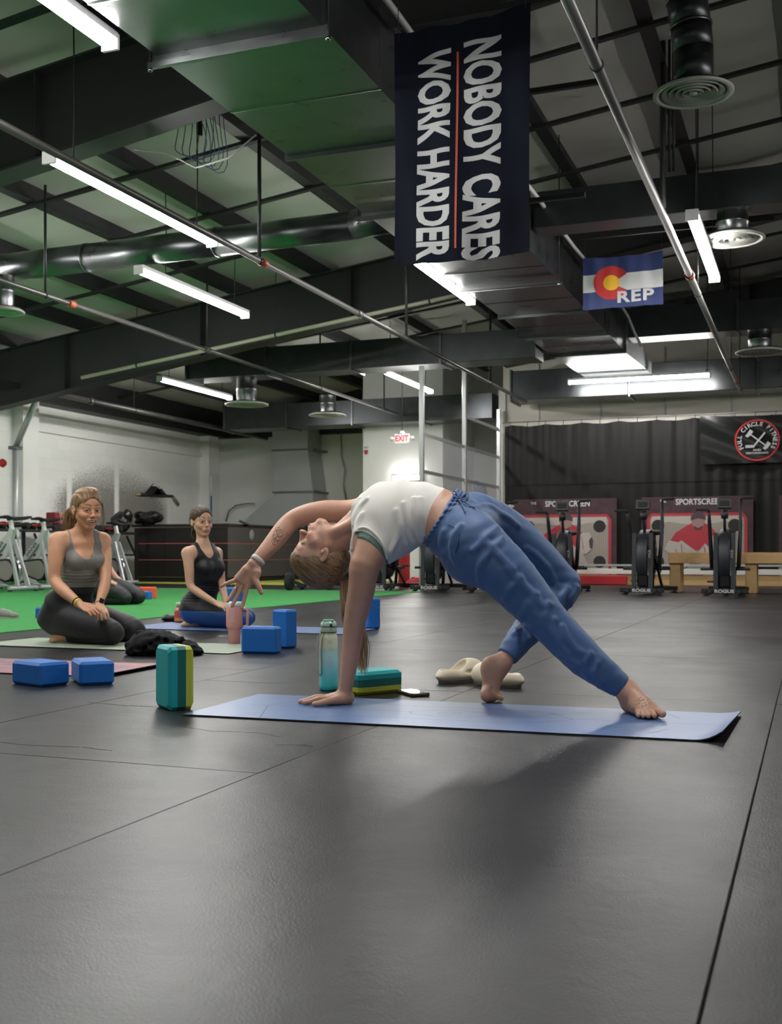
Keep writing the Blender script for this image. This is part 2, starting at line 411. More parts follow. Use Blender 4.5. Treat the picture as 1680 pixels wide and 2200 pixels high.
for y in (1.0, 8.0, 15.0, 21.1):
    for (xa, xb) in ((XL, RX), (RX, XR)):
        if y > 20 and xa < 0: xa = -5.6
        za, zb = roof(xa)-.24, roof(xb)-.24
        da, db = (.95 if xa < -10 else .6), .6
        if xb > RX: da, db = .6, .95
        b = MB().add([(xa,y-.008,za-da),(xb,y-.008,zb-db),(xb,y-.008,zb),(xa,y-.008,za),(xa,y+.008,za-da),(xb,y+.008,zb-db),(xb,y+.008,zb),(xa,y+.008,za)],
                     [(0,1,2,3),(7,6,5,4),(0,4,5,1),(3,2,6,7),(0,3,7,4),(1,5,6,2)])
        r = b.build('rafter', M['charcoal'], ceil)
        MB().beam((xa, y, za-da), (xb, y, zb-db), .26, .02).build('bottom_flange', M['charcoal'], r)
        MB().beam((xa, y, za), (xb, y, zb), .22, .02).build('top_flange', M['charcoal'], r)
        n = 6
        for k in range(1, n):
            x = xa+(xb-xa)*k/n; zt = za+(zb-za)*k/n; d = da+(db-da)*k/n
            MB().box((x, y-.06, zt-d/2), (.012, .1, d-.03)).build('stiffener', M['charcoal'], r)
# ------------------------------------------------------------------ LED lamps
def lamp(x0, y0, x1, y1, z, label, cables=(.12,.88)):
    p0, p1 = Vector((x0,y0,z)), Vector((x1,y1,z)); c = (p0+p1)/2; d = (p1-p0).normalized(); L = (p1-p0).length
    t = thing('strip_light', (c.x, c.y, z), label, 'strip light', 'long LED strip lights hanging from the roof')
    MB().beam(p0+Vector((0,0,.055)), p1+Vector((0,0,.055)), .11, .04).build('housing', M['lamp_body'], t)
    sd = Vector((-d.y, d.x, 0))
    prof = [(-.046,.036),(-.046,.008),(-.034,-.010),(-.016,-.018),(.016,-.018),(.034,-.010),(.046,.008),(.046,.036)]
    MB().prism([(a, h) for a, h in prof], p0+d*.02, sd, Vector((0,0,1)), -(L-.04) if sd.cross(Vector((0,0,1))).dot(d) < 0 else (L-.04)).build('diffuser', M['lamp'], t)
    for e in (p0, p1):
        MB().beam(e-d*.012+Vector((0,0,.02)), e+d*.012+Vector((0,0,.02)), .115, .095).build('end_cap', M['lamp_body'], t)
    for k in cables:
        q = p0+(p1-p0)*k
        MB().tube([q+Vector((0,0,.07)), q+Vector((.01,0,.6)), Vector((q.x, q.y, roof(q.x)-.22))], .006, 6).build('hanger_wire', M['cable'], t)
        MB().box(q+Vector((0,0,.085)), (.05,.05,.03)).build('bracket', M['chrome'], t)
    return t
lamp(-4.0, 3.32, -4.0, 5.76, 3.66, 'long lit strip light cut off by the upper left corner')
lamp(-5.37, 6.95, -5.37, 9.39, 3.53, 'long lit strip light below the sprinkler pipe at upper left')
lamp(-6.86, 10.4, -6.86, 12.84, 3.64, 'lit strip light under the green round duct', cables=(.22,.88))
lamp(-3.99, 10.95, -3.99, 13.39, 3.70, 'lit strip light partly behind the lower left corner of the slogan banner')
lamp(-1.01, 10.3, -1.01, 12.74, 3.58, 'lit strip light beside a round ceiling diffuser at right')
lamp(-10.4, 16.4, -10.4, 18.84, 3.53, 'small lit strip light above the far left wall')
lamp(-6.7, 17.4, -6.7, 19.84, 3.6, 'small lit strip light above the exit sign area')
lamp(-4.08, 19.8, -1.64, 19.8, 3.62, 'lit strip light hanging crosswise above the black curtain', cables=(.02,.98))
for x, y in ((2.6,14.2),(2.6,7.2),(-3.9,-3.6),(-1.0,-4.4),(-6.9,3.2),(2.6,-5.5),(-1.0,2.7),(-10.4,8.8),(-12.6,7.8)):  # unseen lamps; those farthest left are added to brighten the left wall
    if True: lamp(x, y, x, y+2.44, 3.58, 'lit strip light outside the picture, over the near part of the hall')
# ------------------------------------------------------------------ main rectangular duct
DX0, DX1, DZ0, DZ1 = -3.88, -2.74, 3.72, 4.28
duct = thing('rectangular_duct', (-3.3, 10, DZ0), 'wide rectangular galvanised duct running down the hall, green turf mirrored underneath', 'air duct')
secs = [(-1.0,1.1),(1.1,3.2),(3.2,6.1),(6.1,8.0),(8.0,9.6),(9.6,11.2),(11.2,12.8),(12.8,14.4),(14.4,16.0),(16.0,17.5)]
for (ya, yb) in secs:
    b = MB(); n = 4
    # cross-broken panels: each section bulges a little between stiffening ribs
    def ring(y, s): return [(DX0-s, y, DZ0-s), (DX1+s, y, DZ0-s), (DX1+s, y, DZ1+s), (DX0-s, y, DZ1+s)]
    ys = [(ya+.012, 0)]; m_ = int(round((yb-ya)/.78))
    for k in range(1, m_): ys += [(ya+(yb-ya)*k/m_-.02, .001), (ya+(yb-ya)*k/m_, .006), (ya+(yb-ya)*k/m_+.02, .001)]
    ys.append((yb-.012, 0)); vs = []
    for y, s in ys: vs += ring(y, s)
    fs = []
    for i in range(len(ys)-1):
        for j in range(4): fs.append((i*4+j, (i+1)*4+j, (i+1)*4+(j+1)%4, i*4+(j+1)%4))
    fs = [tuple(reversed(f)) for f in fs]
    fs += [(0,1,2,3), tuple(reversed(range(len(vs)-4, len(vs))))]
    b.add(vs, fs).build('duct_section', M['galv'], duct)
    f = MB()
    for (x0, x1, z0, z1) in ((DX0-.035,DX1+.035,DZ0-.035,DZ0),(DX0-.035,DX1+.035,DZ1,DZ1+.035),(DX0-.035,DX0,DZ0,DZ1),(DX1,DX1+.035,DZ0,DZ1)):
        f.box(((x0+x1)/2, yb, (z0+z1)/2), (x1-x0, .03, z1-z0))
    f.build('flange', M['galv'], duct)
for y, lb in ((3.2,'behind the view'), (6.14,'nearest, bright under the green duct end'), (9.6,'second from the near end, beside the banner'), (12.6,'third, beyond the slogan banner'), (15.6,'farthest, near the end of the duct')):
    h = thing('duct_trapeze', (-3.31, y-.06, DZ0-.05), 'slotted steel strut carrying the wide duct, '+lb, 'duct hanger', 'duct hangers')
    MB().box((-3.31, y-.06, DZ0-.062), (1.25, .035, .035)).build('strut', M['galv'] if y < 7 else M['dark_steel'], h)
    for x in (DX0-.045, DX1+.045):
        MB().cyl((x, y-.06, DZ0-.1), (x, y-.06, roof(x)-.1), .007, n=8).build('threaded_rod', M['dark_steel'], h)
        MB().cyl((x, y-.06, DZ0-.095), (x, y-.06, DZ0-.08), .016, n=6).build('nut', M['chrome'], h)
# transition at the far end and big cross duct on the curtain wall
cd = thing('cross_duct', (-2, 20.6, 3.42), 'large galvanised duct running crosswise above the black curtain', 'air duct')
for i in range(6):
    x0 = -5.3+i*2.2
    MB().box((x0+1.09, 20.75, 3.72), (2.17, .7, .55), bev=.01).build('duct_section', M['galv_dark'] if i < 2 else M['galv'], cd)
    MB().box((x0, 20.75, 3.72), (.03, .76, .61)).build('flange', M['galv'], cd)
b = MB()
v0 = [(DX0,17.5,DZ0),(DX1,17.5,DZ0),(DX1,17.5,DZ1),(DX0,17.5,DZ1)]; v1 = [(-3.9,20.38,3.80),(-2.7,20.38,3.80),(-2.7,20.38,3.99),(-3.9,20.38,3.99)]
b.add(v0+v1, [(0,1,5,4),(1,2,6,5),(2,3,7,6),(3,0,4,7)]).build('transition', M['galv_wall'], duct)
MB().tube([(-2.6,-1,4.15)]+[(-2.60+.02*math.sin(y*1.3), y, 4.16+.02*math.sin(y)) for y in np.arange(1,17.5,1.0)]+[(-2.55,17.3,3.95),(-2.45,17.35,3.75)], .022, 8).build('flexible_conduit', M['cable_white'], duct)
# branch ducts
def branch(name, x0, x1, y, z0, z1, dep, label, m='galv_dark', step=1.5):
    t = thing(name, ((x0+x1)/2, y, z0), label, 'air duct')
    n = max(1, int(round(abs(x1-x0)/step)))
    for i in range(n):
        a = x0+(x1-x0)*i/n; c = x0+(x1-x0)*(i+1)/n
        MB().box(((a+c)/2, y+dep/2, (z0+z1)/2), (abs(c-a)-.02, dep, z1-z0), bev=.006).build('duct_section', M[m], t)
        MB().box((c, y+dep/2, (z0+z1)/2), (.03, dep+.05, z1-z0+.05)).build('flange', M['galv'], t)
    return t
branch('branch_duct', -2.70, 5.5, 11.3, 3.93, 4.3, .36, 'dark branch duct crossing to the right behind the slogan banner')
branch('branch_duct', -2.70, 5.5, 17.55, 3.93, 4.38, .5, 'dark branch duct crossing to the right, farther one behind the small flag')
branch('branch_duct', -3.92, -10.0, 16.6, 3.55, 4.0, .55, 'dark branch duct crossing to the left above the white posts')
branch('branch_duct', -5.9, -11.9, 21.3, 3.25, 3.75, .7, 'grey duct running along the ceiling above the counter')
# round green-lit duct to the left
t = thing('round_duct', (-8.5, 10.6, 3.9), 'round galvanised duct crossing to the left with green sheen', 'air duct')
pts = [(-4.35,10.55), (-6.0,10.6), (-7.7,10.65), (-9.4,10.7), (-11.1,10.75), (-12.9,10.8)]
for i in range(5):
    (xa, ya), (xb, yb) = pts[i], pts[i+1]; r0 = .145+.006*i
    MB().tube([(xa,ya,3.93),(xb,yb,3.93)], [r0, r0+.006], 32).build('pipe_section', M['galv'], t)
    MB().tube([(xb+.015,yb,3.93),(xb-.015,yb,3.93)], r0+.013, 32).build('collar', M['galv'], t)
MB().tube([(-4.36,10.55,3.93),(-4.2,10.5,3.94),(-3.9,10.5,3.96)], [.15,.155,.16], 24).build('take_off', M['galv_dark'], t)
# round drops with diffusers
def drop(x, y, z, rad, top, label, elbow=None, neck=None):
    t = thing('ceiling_diffuser', (x, y, z), label, 'air diffuser', 'round ceiling diffusers')
    nr = neck or rad*.5
    MB().lathe([(nr*.98,.07),(rad*.9,.03),(rad,.012),(rad,0),(rad*.88,-.004),(rad*.84,.012)], (x,y,z), 40).build('outer_ring', M['grille'], t)
    for k in range(4):
        r1 = rad*(.78-.17*k)
        MB().lathe([(r1*.80,.05),(r1,.012),(r1-.004,-.004),(r1*.80,.035)], (x,y,z), 36).build('cone_ring', M['grille'], t)
    MB().lathe([(rad*.1,.02),(rad*.1,.0),(0.0001,-.004)], (x,y,z), 20).build('centre_disc', M['grille'], t)
    MB().lathe([(rad*.82,.05),(0.0001,.06)], (x,y,z), 24).build('throat', M['black'], t)
    if elbow is None:
        n = max(1, int((top-z-.07)/.3)); h = (top-z-.07)/n
        for k in range(n):
            z0 = z+.07+h*k
            MB().lathe([(nr,0),(nr,h*.46),(nr+.01,h*.5),(nr,h*.54),(nr,h)], (x,y,z0), 28).build('drop_pipe', M['galv'], t)
    else:
        p = [Vector((x,y,z+.07)), Vector((x,y,z+.34))]
        MB().tube(p, nr, 28).build('drop_pipe', M['galv_dark'], t)
        q0 = p[-1]
        ps = [q0 + Vector(e) for e in elbow]
        full = [q0]+ps
        for i in range(len(full)-1):
            MB().tube([full[i], full[i+1]], [nr*1.0, nr*1.02], 28).build('elbow_section', M['galv_wall' if i > 1 else 'galv_dark'], t)
            MB().tube([full[i+1]-(full[i+1]-full[i]).normalized()*.02, full[i+1]], nr*1.07, 28).build('collar', M['galv'], t)
    return t
drop(-.88, 9.07, 4.19, .31, 5.2, 'large round ceiling diffuser on a bent spiral pipe at upper right', elbow=[(-.02,.0,.20),(-.05,-.02,.42),(-.09,-.05,.75),(-.14,-.1,1.1)], neck=.155)
drop(-.74, 11.48, 3.66, .31, 3.93, 'round ceiling diffuser just right of a lit strip light', neck=.15)
drop(-.75, 17.8, 3.62, .36, 3.93, 'distant round ceiling diffuser near the right edge of the picture', neck=.17)
drop(-9.0, 16.9, 3.1, .37, 3.55, 'round ceiling diffuser right of the small strip light at far left', neck=.17)
drop(-8.7, 19.6, 3.22, .36, 3.6, 'lower round ceiling diffuser near the white duct shaft', neck=.16)
drop(-8.74, 10.5, 3.36, .23, 3.78, 'round ceiling diffuser cut off by the left edge of the picture', neck=.11)
# ------------------------------------------------------------------ sprinkler and service pipes
def pipe_run(name, p0, p1, r, m, label, cat='pipe', rods=(), fits=(), rr=.008):
    p0, p1 = Vector(p0), Vector(p1); c = (p0+p1)/2
    t = thing(name, tuple(c), label, cat)
    n = max(1, int((p1-p0).length/6))
    for i in range(n):
        MB().cyl(p0+(p1-p0)*(i/n), p0+(p1-p0)*((i+1)/n), r, n=14).build('pipe_length', M[m], t)
        if i: q = p0+(p1-p0)*(i/n); d = (p1-p0).normalized(); MB().cyl(q-d*.05, q+d*.05, r*1.35, n=14).build('coupling', M[m], t)
    for k in rods:
        q = p0+(p1-p0)*k
        MB().cyl(q+Vector((0,0,r)), (q.x, q.y, roof(q.x)-.15), rr, n=8).build('hanger_rod', M['dark_steel'], t)
        d = (p1-p0).normalized(); MB().cyl(q-d*.012, q+d*.012, r*1.2, n=14).build('clamp', M['dark_steel'], t)
    for k in fits:
        q = p0+(p1-p0)*k; d = (p1-p0).normalized()
        MB().cyl(q-d*.05, q+d*.05, r*1.4, n=14).build('red_coupling', M['red_fit'], t)
    return t
pipe_run('sprinkler_pipe', (-5.0,4,3.4), (-5.0,20.36,3.4), .03, 'pipe', 'dark sprinkler pipe running from the left edge down the hall beside the second strip light', rods=(.075,.345,.6,.85), fits=(.35,), rr=.02)
pipe_run('sprinkler_pipe', (-1.17,3,3.4), (-1.17,20.36,3.4), .034, 'pipe_grey', 'grey pipe running down the hall just right of the slogan banner', rods=(.2,.55,.85,.98), fits=(.5,.93))
pipe_run('sprinkler_pipe', (-7.86,6,3.4), (-7.86,21.2,3.4), .03, 'pipe', 'dark sprinkler pipe passing below the green round duct', rods=(.27,.5,.75,.95), fits=(.3,), rr=.015)
pipe_run('drain_pipe', (-12.2,10,3.33), (-12.2,23.9,3.33), .05, 'pipe', 'thick dark pipe running along the top of the left wall', rods=(.3,.6,.85), fits=(.88,))
pipe_run('conduit', (-10.6,14.5,3.30), (-3.9,14.5,4.16), .028, 'cream_pipe', 'cream coloured conduit crossing above the left strip lights', rods=(.15,.5,.85), rr=.005)
for i, (y, x0, x1, z, lb) in enumerate(((7.4,-2.9,-1.5,4.30,'at the top beside the slogan banner'), (9.0,-3.1,-1.55,4.37,'right of the banner below the first one'), (10.2,-2.9,-1.95,3.86,'ending just right of the slogan banner'), (13.35,-3.9,-.4,4.36,'above the small state flag'))):
    tag(MB().beam((x0,y,z), (x1,y,z), .042, .042).build('slotted_strut', M['dark_steel'], base=True), 'dark slotted steel strut '+lb, 'strut', 'slotted struts')
for k, px in enumerate((1424,1438,1447)):
    p = Wu(px, HOR, 11.15); tag(MB().cyl((p.x,p.y,3.95 if k == 0 else 4.3), (p.x,p.y,roof(p.x)-.02), (.03,.014,.014)[k], n=10).build('vertical_pipe', M['dark_steel'], base=True), ('thick','thin','second thin')[k]+' dark vertical pipe rising to the roof left of the bent air pipe', 'pipe', 'vertical pipes at upper right')
# loose cables near the roof at left
c = Wh(430, 230, 4.5)
for k in range(6):
    a = rnd.random()*.12
    pts = [Vector((c.x+.17*math.sin(q*6.283/16)*(1-.1*k)+.04*k-.1, c.y+.05*math.cos(q)+.03*k, c.z-.25+.25*math.cos(q*6.283/16)*(.7+.1*k))) for q in range(17)]
    if k == 0: ct = thing('cable_coil', tuple(c), 'loops of blue cable hanging beside the wide duct', 'cable')
    MB().tube(pts, .004, 5).build('cable_loop', M['cable_blue'], ct)
MB().box((c.x,c.y,c.z-.1),(.03,.03,.3)).build('bracket', M['dark_steel'], ct)
p = [Wh(300,322,4.1), Wh(360,330,4.0), Wh(420,360,3.9), Wh(490,340,3.95), Wh(550,290,4.1)]
tag(MB().tube([p[0]+(p[0]-p[1])*.2]+p, .008, 6).build('loose_cable', M['cable_white'], base=True), 'pale cable sagging below the roof at upper left', 'cable')
# ------------------------------------------------------------------ cloth banners and flags
def vinyl(name, col, rough=.45, bump=.25, bs=5): return mat(name, col, rough, bump=bump, bs=bs, spec=.4)
M['banner'] = mat('banner_navy', (.007,.009,.018), .85, bump=.5, bs=4, spec=.15)
M['b_white'] = mat('print_white', (.55,.55,.56), .6); M['b_red'] = mat('print_orange_red', (.62,.09,.05), .6)
M['f_blue'] = mat('flag_blue', (.025,.04,.14), .6); M['f_white'] = mat('flag_white', (.55,.55,.56), .6)
M['f_red'] = mat('flag_red', (.5,.03,.03), .6); M['f_gold'] = mat('flag_gold', (.75,.42,.02), .6)
def sheet(mb, x0, x1, z0, z1, y, fn, th=.004, nu=24, nv=30):
    # closed thin cloth: front and back grids
    for s in (-1, 1):
        def g(a, b_, s=s):
            x = x0+(x1-x0)*a; z = z0+(z1-z0)*b_; dy, dz = fn(a, b_); return Vector((x, y+dy+s*th/2, z+dz))
        if s < 0: mb.grid(g, nu, nv)
        else: mb.grid(lambda a, b_, g=g: g(1-a, b_), nu, nv)
    return mb
def refine(mb, start, L):
    fs = mb.f; new = []
    for f in fs:
        if len(f) > 3 and min(f) >= start: new += [(f[0], f[i], f[i+1]) for i in range(1, len(f)-1)]
        else: new.append(f)
    for _ in range(8):
        mid = {}; out = []; ch = False
        def m_(a, b):
            k = (min(a,b), max(a,b))
            if k not in mid:
                va, vb = mb.v[a], mb.v[b]
                if math.dist(va, vb) <= L: mid[k] = None
                else: mid[k] = len(mb.v); mb.v.append(tuple((p+q)/2 for p, q in zip(va, vb)))
            return mid[k]
        for f in new:
            if len(f) != 3: out.append(f); continue
            a, b, c = f; ab, bc, ca = m_(a,b), m_(b,c), m_(c,a); n = sum(x is not None for x in (ab,bc,ca))
            if n == 0: out.append(f); continue
            ch = True
            if n == 3: out += [(a,ab,ca),(ab,b,bc),(ca,bc,c),(ab,bc,ca)]; continue
            while True:      # rotate so that ab is split, and ca is not (n==1) / is whole (n==2)
                if n == 1 and ab is not None: out += [(a,ab,c),(ab,b,c)]; break
                if n == 2 and ca is None: out += [(a,ab,c),(ab,bc,c),(ab,b,bc)]; break
                a, b, c = b, c, a; ab, bc, ca = bc, ca, ab
        new = out
        if not ch: break
    mb.f = new; mb.sm = [False]*len(new); mb.mi = [0]*len(new)
def lay(mb, start, fn, x0, x1, z0, z1, y, off=-.005):
    # drape flat art (given at y) over the sheet shape
    refine(mb, start, .035)
    for i in range(start, len(mb.v)):
        vx, vy, vz = mb.v[i]; a = (vx-x0)/(x1-x0); b_ = (vz-z0)/(z1-z0); dy, dz = fn(a, b_)
        mb.v[i] = (vx, vy+dy+off, vz+dz)
def subdiv_text(mb, *a, **k): return text_into(mb, *a, **k)
bx0, bx1, bz0, bz1, by = -2.58, -1.665, 2.47, 4.00, 6.9
def bfn(a, b_):
    return (.022*math.sin(a*9+1.2)*(1-.5*b_)+.012*math.sin(a*21+b_*5)-.03*(1-b_)**2, -.05*(1-abs(2*a-1))*(b_)*.6+.045*a*(b_)-.02*math.sin(a*math.pi)*(1-b_))
bt = thing('slogan_banner', ((bx0+bx1)/2, by, bz0), 'tall dark navy banner with the slogan nobody cares work harder printed sideways', 'banner')
sheet(MB(), bx0, bx1, bz0, bz1, by, bfn, nu=40, nv=50).build('cloth', M['banner'], bt)
RD = Matrix(((0,1,0,0),(0,0,-1,0),(-1,0,0,0),(0,0,0,1)))   # text x -> -z, text y -> +x, normal -> -y
for word, xc, size, L in (('NOBODY CARES', -1.980, .250, 1.40), ('WORK HARDER', -2.302, .236, 1.36)):
    b = MB(); text_into(b, word, Matrix.Identity(4), 1.0, bold=.036, ext=0)
    xs_ = [v[0] for v in b.v]; ys_ = [v[1] for v in b.v]
    w0, w1, h0, h1 = min(xs_), max(xs_), min(ys_), max(ys_)
    zc = 3.165 if word[0] == 'N' else 3.17
    b.v = [(xc + (v[1]-(h0+h1)/2)/(h1-h0)*size, by, zc-(v[0]-(w0+w1)/2)/(w1-w0)*L) for v in b.v]
    lay(b, 0, bfn, bx0, bx1, bz0, bz1, by)
    b.build('lettering', M['b_white'], bt)['label'] = 'pale grey capital letters'
b = MB().grid(lambda a, c_: Vector((-2.150+.013*a, by, 2.55+1.27*c_)), 2, 40); lay(b, 0, bfn, bx0, bx1, bz0, bz1, by); b.build('line', M['b_red'], bt)['label'] = 'thin orange red line between the two words rows'
for x in (bx0+.03, bx1-.03): MB().cyl((x, by, bz1-.06), (x, by-.02, 4.29), .003, n=6).build('cord', M['cable'], bt)
# state flag
fx0, fx1, fz0, fz1, fy = -2.55, -1.62, 3.46, 4.075, 13.2
def ffn(a, b_): return (.012*math.sin(a*14+b_*3)+.006*math.sin(a*31), -.02*math.sin(a*math.pi)*b_)
ft = thing('state_flag', ((fx0+fx1)/2, fy, fz0), 'small blue and white striped flag with red C, gold disc and the word REP', 'flag')
for k, (za, zb, mm) in enumerate(((0,1/3,'f_blue'),(1/3,2/3,'f_white'),(2/3,1,'f_blue'))):
    def f2(a, c_, za=za, zb=zb): return ffn(a, za+(zb-za)*c_)
    sheet(MB(), fx0, fx1, fz0+(fz1-fz0)*za, fz0+(fz1-fz0)*zb, fy, f2, nu=26, nv=8).build('stripe', M[mm], ft)
cx, cz, ro, ri = -2.215, 3.765, .205, .092
poly_o = [(ro*math.cos(R(t)), ro*math.sin(R(t))) for t in range(28, 333, 8)]; poly_i = [(ri*math.cos(R(t)), ri*math.sin(R(t))) for t in range(28, 333, 8)]
b = MB(); n = len(poly_o); vs = [(cx+p[0], fy, cz+p[1]) for p in poly_o]+[(cx+p[0], fy, cz+p[1]) for p in poly_i]
b.add(vs, [(i, i+1, n+i+1, n+i) for i in range(n-1)]); lay(b, 0, ffn, fx0, fx1, fz0, fz1, fy, -.005); b.build('letter_c', M['f_red'], ft)['label'] = 'red letter C'
b = MB().add([(cx+ri*1.02*math.cos(t*math.pi/16), fy, cz+ri*1.02*math.sin(t*math.pi/16)) for t in range(32)], [tuple(range(32))]); lay(b, 0, ffn, fx0, fx1, fz0, fz1, fy, -.006); b.build('disc', M['f_gold'], ft)['label'] = 'gold disc'
XZ = Matrix(((1,0,0,0),(0,0,-1,0),(0,1,0,0),(0,0,0,1)))
def facing(x, y, z): return Matrix.Translation((x, y, z)) @ XZ
b = MB(); pass
for ch, dx in (('R',-.150),('E',0),('P',.140)):
    b = MB(); text_into(b, ch, facing(-1.93+dx, fy, 3.58), .19, xs=1.3, bold=.006, ext=0); lay(b, 0, ffn, fx0, fx1, fz0, fz1, fy, -.009); b.build('letter', M['f_white'], ft)
for x in (fx0+.02, fx1-.02): MB().cyl((x, fy, fz1-.02), (x, fy+.05, 4.29), .003, n=6).build('cord', M['cable'], ft)
# ------------------------------------------------------------------ black curtain with its hooks, rail and round logo banner
M['curtain'] = mat('curtain_vinyl', (.012,.0112,.0108), .55, spec=.25, bump=.25, bs=3, var=.2, vs=1.5)
cx0, cx1, cz0, cz1, cyy = -5.62, 3.4, .15, 3.07, 21.18
ct = thing('curtain', (-1.1, cyy, 0), 'long black vinyl curtain hanging on hooks across the front wall', 'curtain')
rr_ = random.Random(8); ph = [rr_.random()*6 for _ in range(8)]
def cfold(x, t): return (.018 if t < .6 else .04)*math.sin(x*5.1+ph[0]+.5*math.sin(x*1.7))*(.4+.6*(1-t)) + .02*math.sin(x*13+ph[1]) * (.5+.5*t) + .012*math.sin(x*29+ph[2])
segs = 8
for i in range(segs):
    xa = cx0+(cx1-cx0)*i/segs; xb = cx0+(cx1-cx0)*(i+1)/segs+.03
    b = MB()
    sheet(b, xa, xb, cz0, 1.93, cyy, lambda a, t, xa=xa, xb=xb: (cfold(xa+(xb-xa)*a, t*.6)+.012*(1-t), 0), nu=40, nv=5)
    sheet(b, xa, xb, 1.90, cz1, cyy-.012, lambda a, t, xa=xa, xb=xb: (cfold(xa+(xb-xa)*a, .6+t*.4), -.03*abs(math.sin((xa+(xb-xa)*a)*4.6))*t**6), nu=40, nv=10)
    b.build('curtain_panel', M['curtain'], ct)
MB().cyl((cx0-.05, cyy+.02, 3.13), (cx1, cyy+.02, 3.13), .012, n=8).build('rail', M['pipe_grey'], ct)
hk = None
for i in range(26):
    x = cx0+.1+i*.35
    if hk is None: hk = MB().tube([(0,0,0),(0,0,.07),(.012,0,.11),(0,0,.125),(-.012,0,.11)], .006, 6).build('hook', M['cable'], ct, world=False); hk.location = Vector((x, cyy, 3.02))-ct.location
    else: o = hk.copy(); C.objects.link(o); o.location = Vector((x, cyy, 3.02))-ct.location
# logo banner
M['gloss_black'] = mat('gloss_vinyl', (.012,.012,.012), .25, bump=.5, bs=4)
M['logo_red'] = mat('logo_red', (.55,.03,.03), .5)
lx0, lx1, lz0, lz1, ly = -1.92, .1, 2.2, 3.08, 21.04
def lfn(a, b_): return (.02*math.sin(a*8+b_*4)+.015*math.sin((a+b_)*12), -.03*math.sin(a*math.pi)*b_ - .0*a)
lt = thing('logo_banner', ((lx0+lx1)/2, ly, lz0), 'glossy black banner with round full circle fitness logo on the curtain', 'banner')
sheet(MB(), lx0, lx1, lz0, lz1, ly, lfn, nu=30, nv=16).build('cloth', M['gloss_black'], lt)
cx, cz, rr = -.93, 2.62, .385
b = MB(); n = 48
vs = [(cx+r_*math.cos(2*math.pi*t/n), ly, cz+r_*math.sin(2*math.pi*t/n)) for r_ in (rr, rr-.028) for t in range(n)]
b.add(vs, [(i, (i+1)%n, n+(i+1)%n, n+i) for i in range(n)]); lay(b, 0, lfn, lx0, lx1, lz0, lz1, ly, -.03); b.build('ring', M['logo_red'], lt)['label'] = 'red ring'
def arc_text(mb, s, x, y, z, r, a0, a1, size, outward=True):
    for i, ch in enumerate(s):
        if ch == ' ': continue
        a = R(a0+(a1-a0)*i/(len(s)-1)); rot = a-math.pi/2 if outward else a+math.pi/2
        text_into(mb, ch, facing(x+r*math.cos(a), y, z+r*math.sin(a)) @ Matrix.Rotation(rot, 4, 'Z'), size, bold=.003, ext=0)
b = MB(); arc_text(b, 'FULL CIRCLE FITNESS', cx, ly, cz, rr-.085, 208, -28, .105); lay(b, 0, lfn, lx0, lx1, lz0, lz1, ly, -.03); b.build('lettering', M['b_white'], lt)['label'] = 'white letters round the ring'
b = MB(); text_into(b, 'AND', facing(cx, ly, cz-.185), .055, xs=1.2, bold=.002, ext=0); lay(b, 0, lfn, lx0, lx1, lz0, lz1, ly, -.03); b.build('lettering', M['b_white'], lt)
b = MB(); text_into(b, 'PERFORMANCE', facing(cx, ly, cz-.24), .048, xs=1.15, bold=.0015, ext=0); lay(b, 0, lfn, lx0, lx1, lz0, lz1, ly, -.03); b.build('lettering', M['b_white'], lt)
b = MB()
def bar2(p, q, w_): 
    p, q = Vector((p[0], 0, p[1])), Vector((q[0], 0, q[1])); d = (q-p).normalized(); s_ = Vector((d.z, 0, -d.x))*w_/2
    o = Vector((cx, ly, cz)); b.add([o+p-s_, o+q-s_, o+q+s_, o+p+s_], [(0,1,2,3)])
bar2((-.13,.12),(.15,-.11),.022); bar2((.13,.14),(-.06,-.12),.03); bar2((-.2,-.115),(-.05,-.115),.05)
for (px, pz) in ((-.13,.12),(.17,-.115)):
    for k, s_ in ((0,.10),(1,.07)): bar2((px-.05+k*.035, pz-.04+k*.02-.02), (px+.03+k*.02, pz+.05-k*.02+.02), s_*.55)
lay(b, 0, lfn, lx0, lx1, lz0, lz1, ly, -.03); b.build('barbell_and_stick_emblem', M['b_white'], lt)['label'] = 'white crossed barbell and hockey stick'
# ------------------------------------------------------------------ hockey shooting screens
M['poster_dark'] = mat('poster_plum', (.055,.025,.032), .55, var=.7, vs=7, detail=6)
def net_mat():
    m = mat('poster_net', (.42,.38,.33), .6); nt = m.node_tree; bb = nt.nodes['Principled BSDF']; geo = nt.nodes.new('ShaderNodeTexCoord')
    w1 = nt.nodes.new('ShaderNodeTexWave'); w1.inputs['Scale'].default_value = 8; w1.bands_direction = 'X'; w1.inputs['Distortion'].default_value = 1.5
    w2 = nt.nodes.new('ShaderNodeTexWave'); w2.inputs['Scale'].default_value = 8; w2.bands_direction = 'Z'; w2.inputs['Distortion'].default_value = 2
    for q in (w1, w2): nt.links.new(geo.outputs['Object'], q.inputs['Vector'])
    mt = nt.nodes.new('ShaderNodeMath'); mt.operation = 'MINIMUM'; nt.links.new(w1.outputs['Fac'], mt.inputs[0]); nt.links.new(w2.outputs['Fac'], mt.inputs[1])
    cr = nt.nodes.new('ShaderNodeMix'); cr.data_type = 'RGBA'; cr.inputs['A'].default_value = (.27,.23,.2,1); cr.inputs['B'].default_value = (.44,.40,.35,1)
    nt.links.new(mt.outputs[0], cr.inputs['Factor']); nt.links.new(cr.outputs['Result'], bb.inputs['Base Color']); return m
M['net'] = net_mat(); M['p_red'] = mat('poster_red', (.42,.035,.05), .55, var=.15, vs=10); M['p_white'] = mat('poster_white', (.46,.42,.38), .55, var=.1, vs=6)
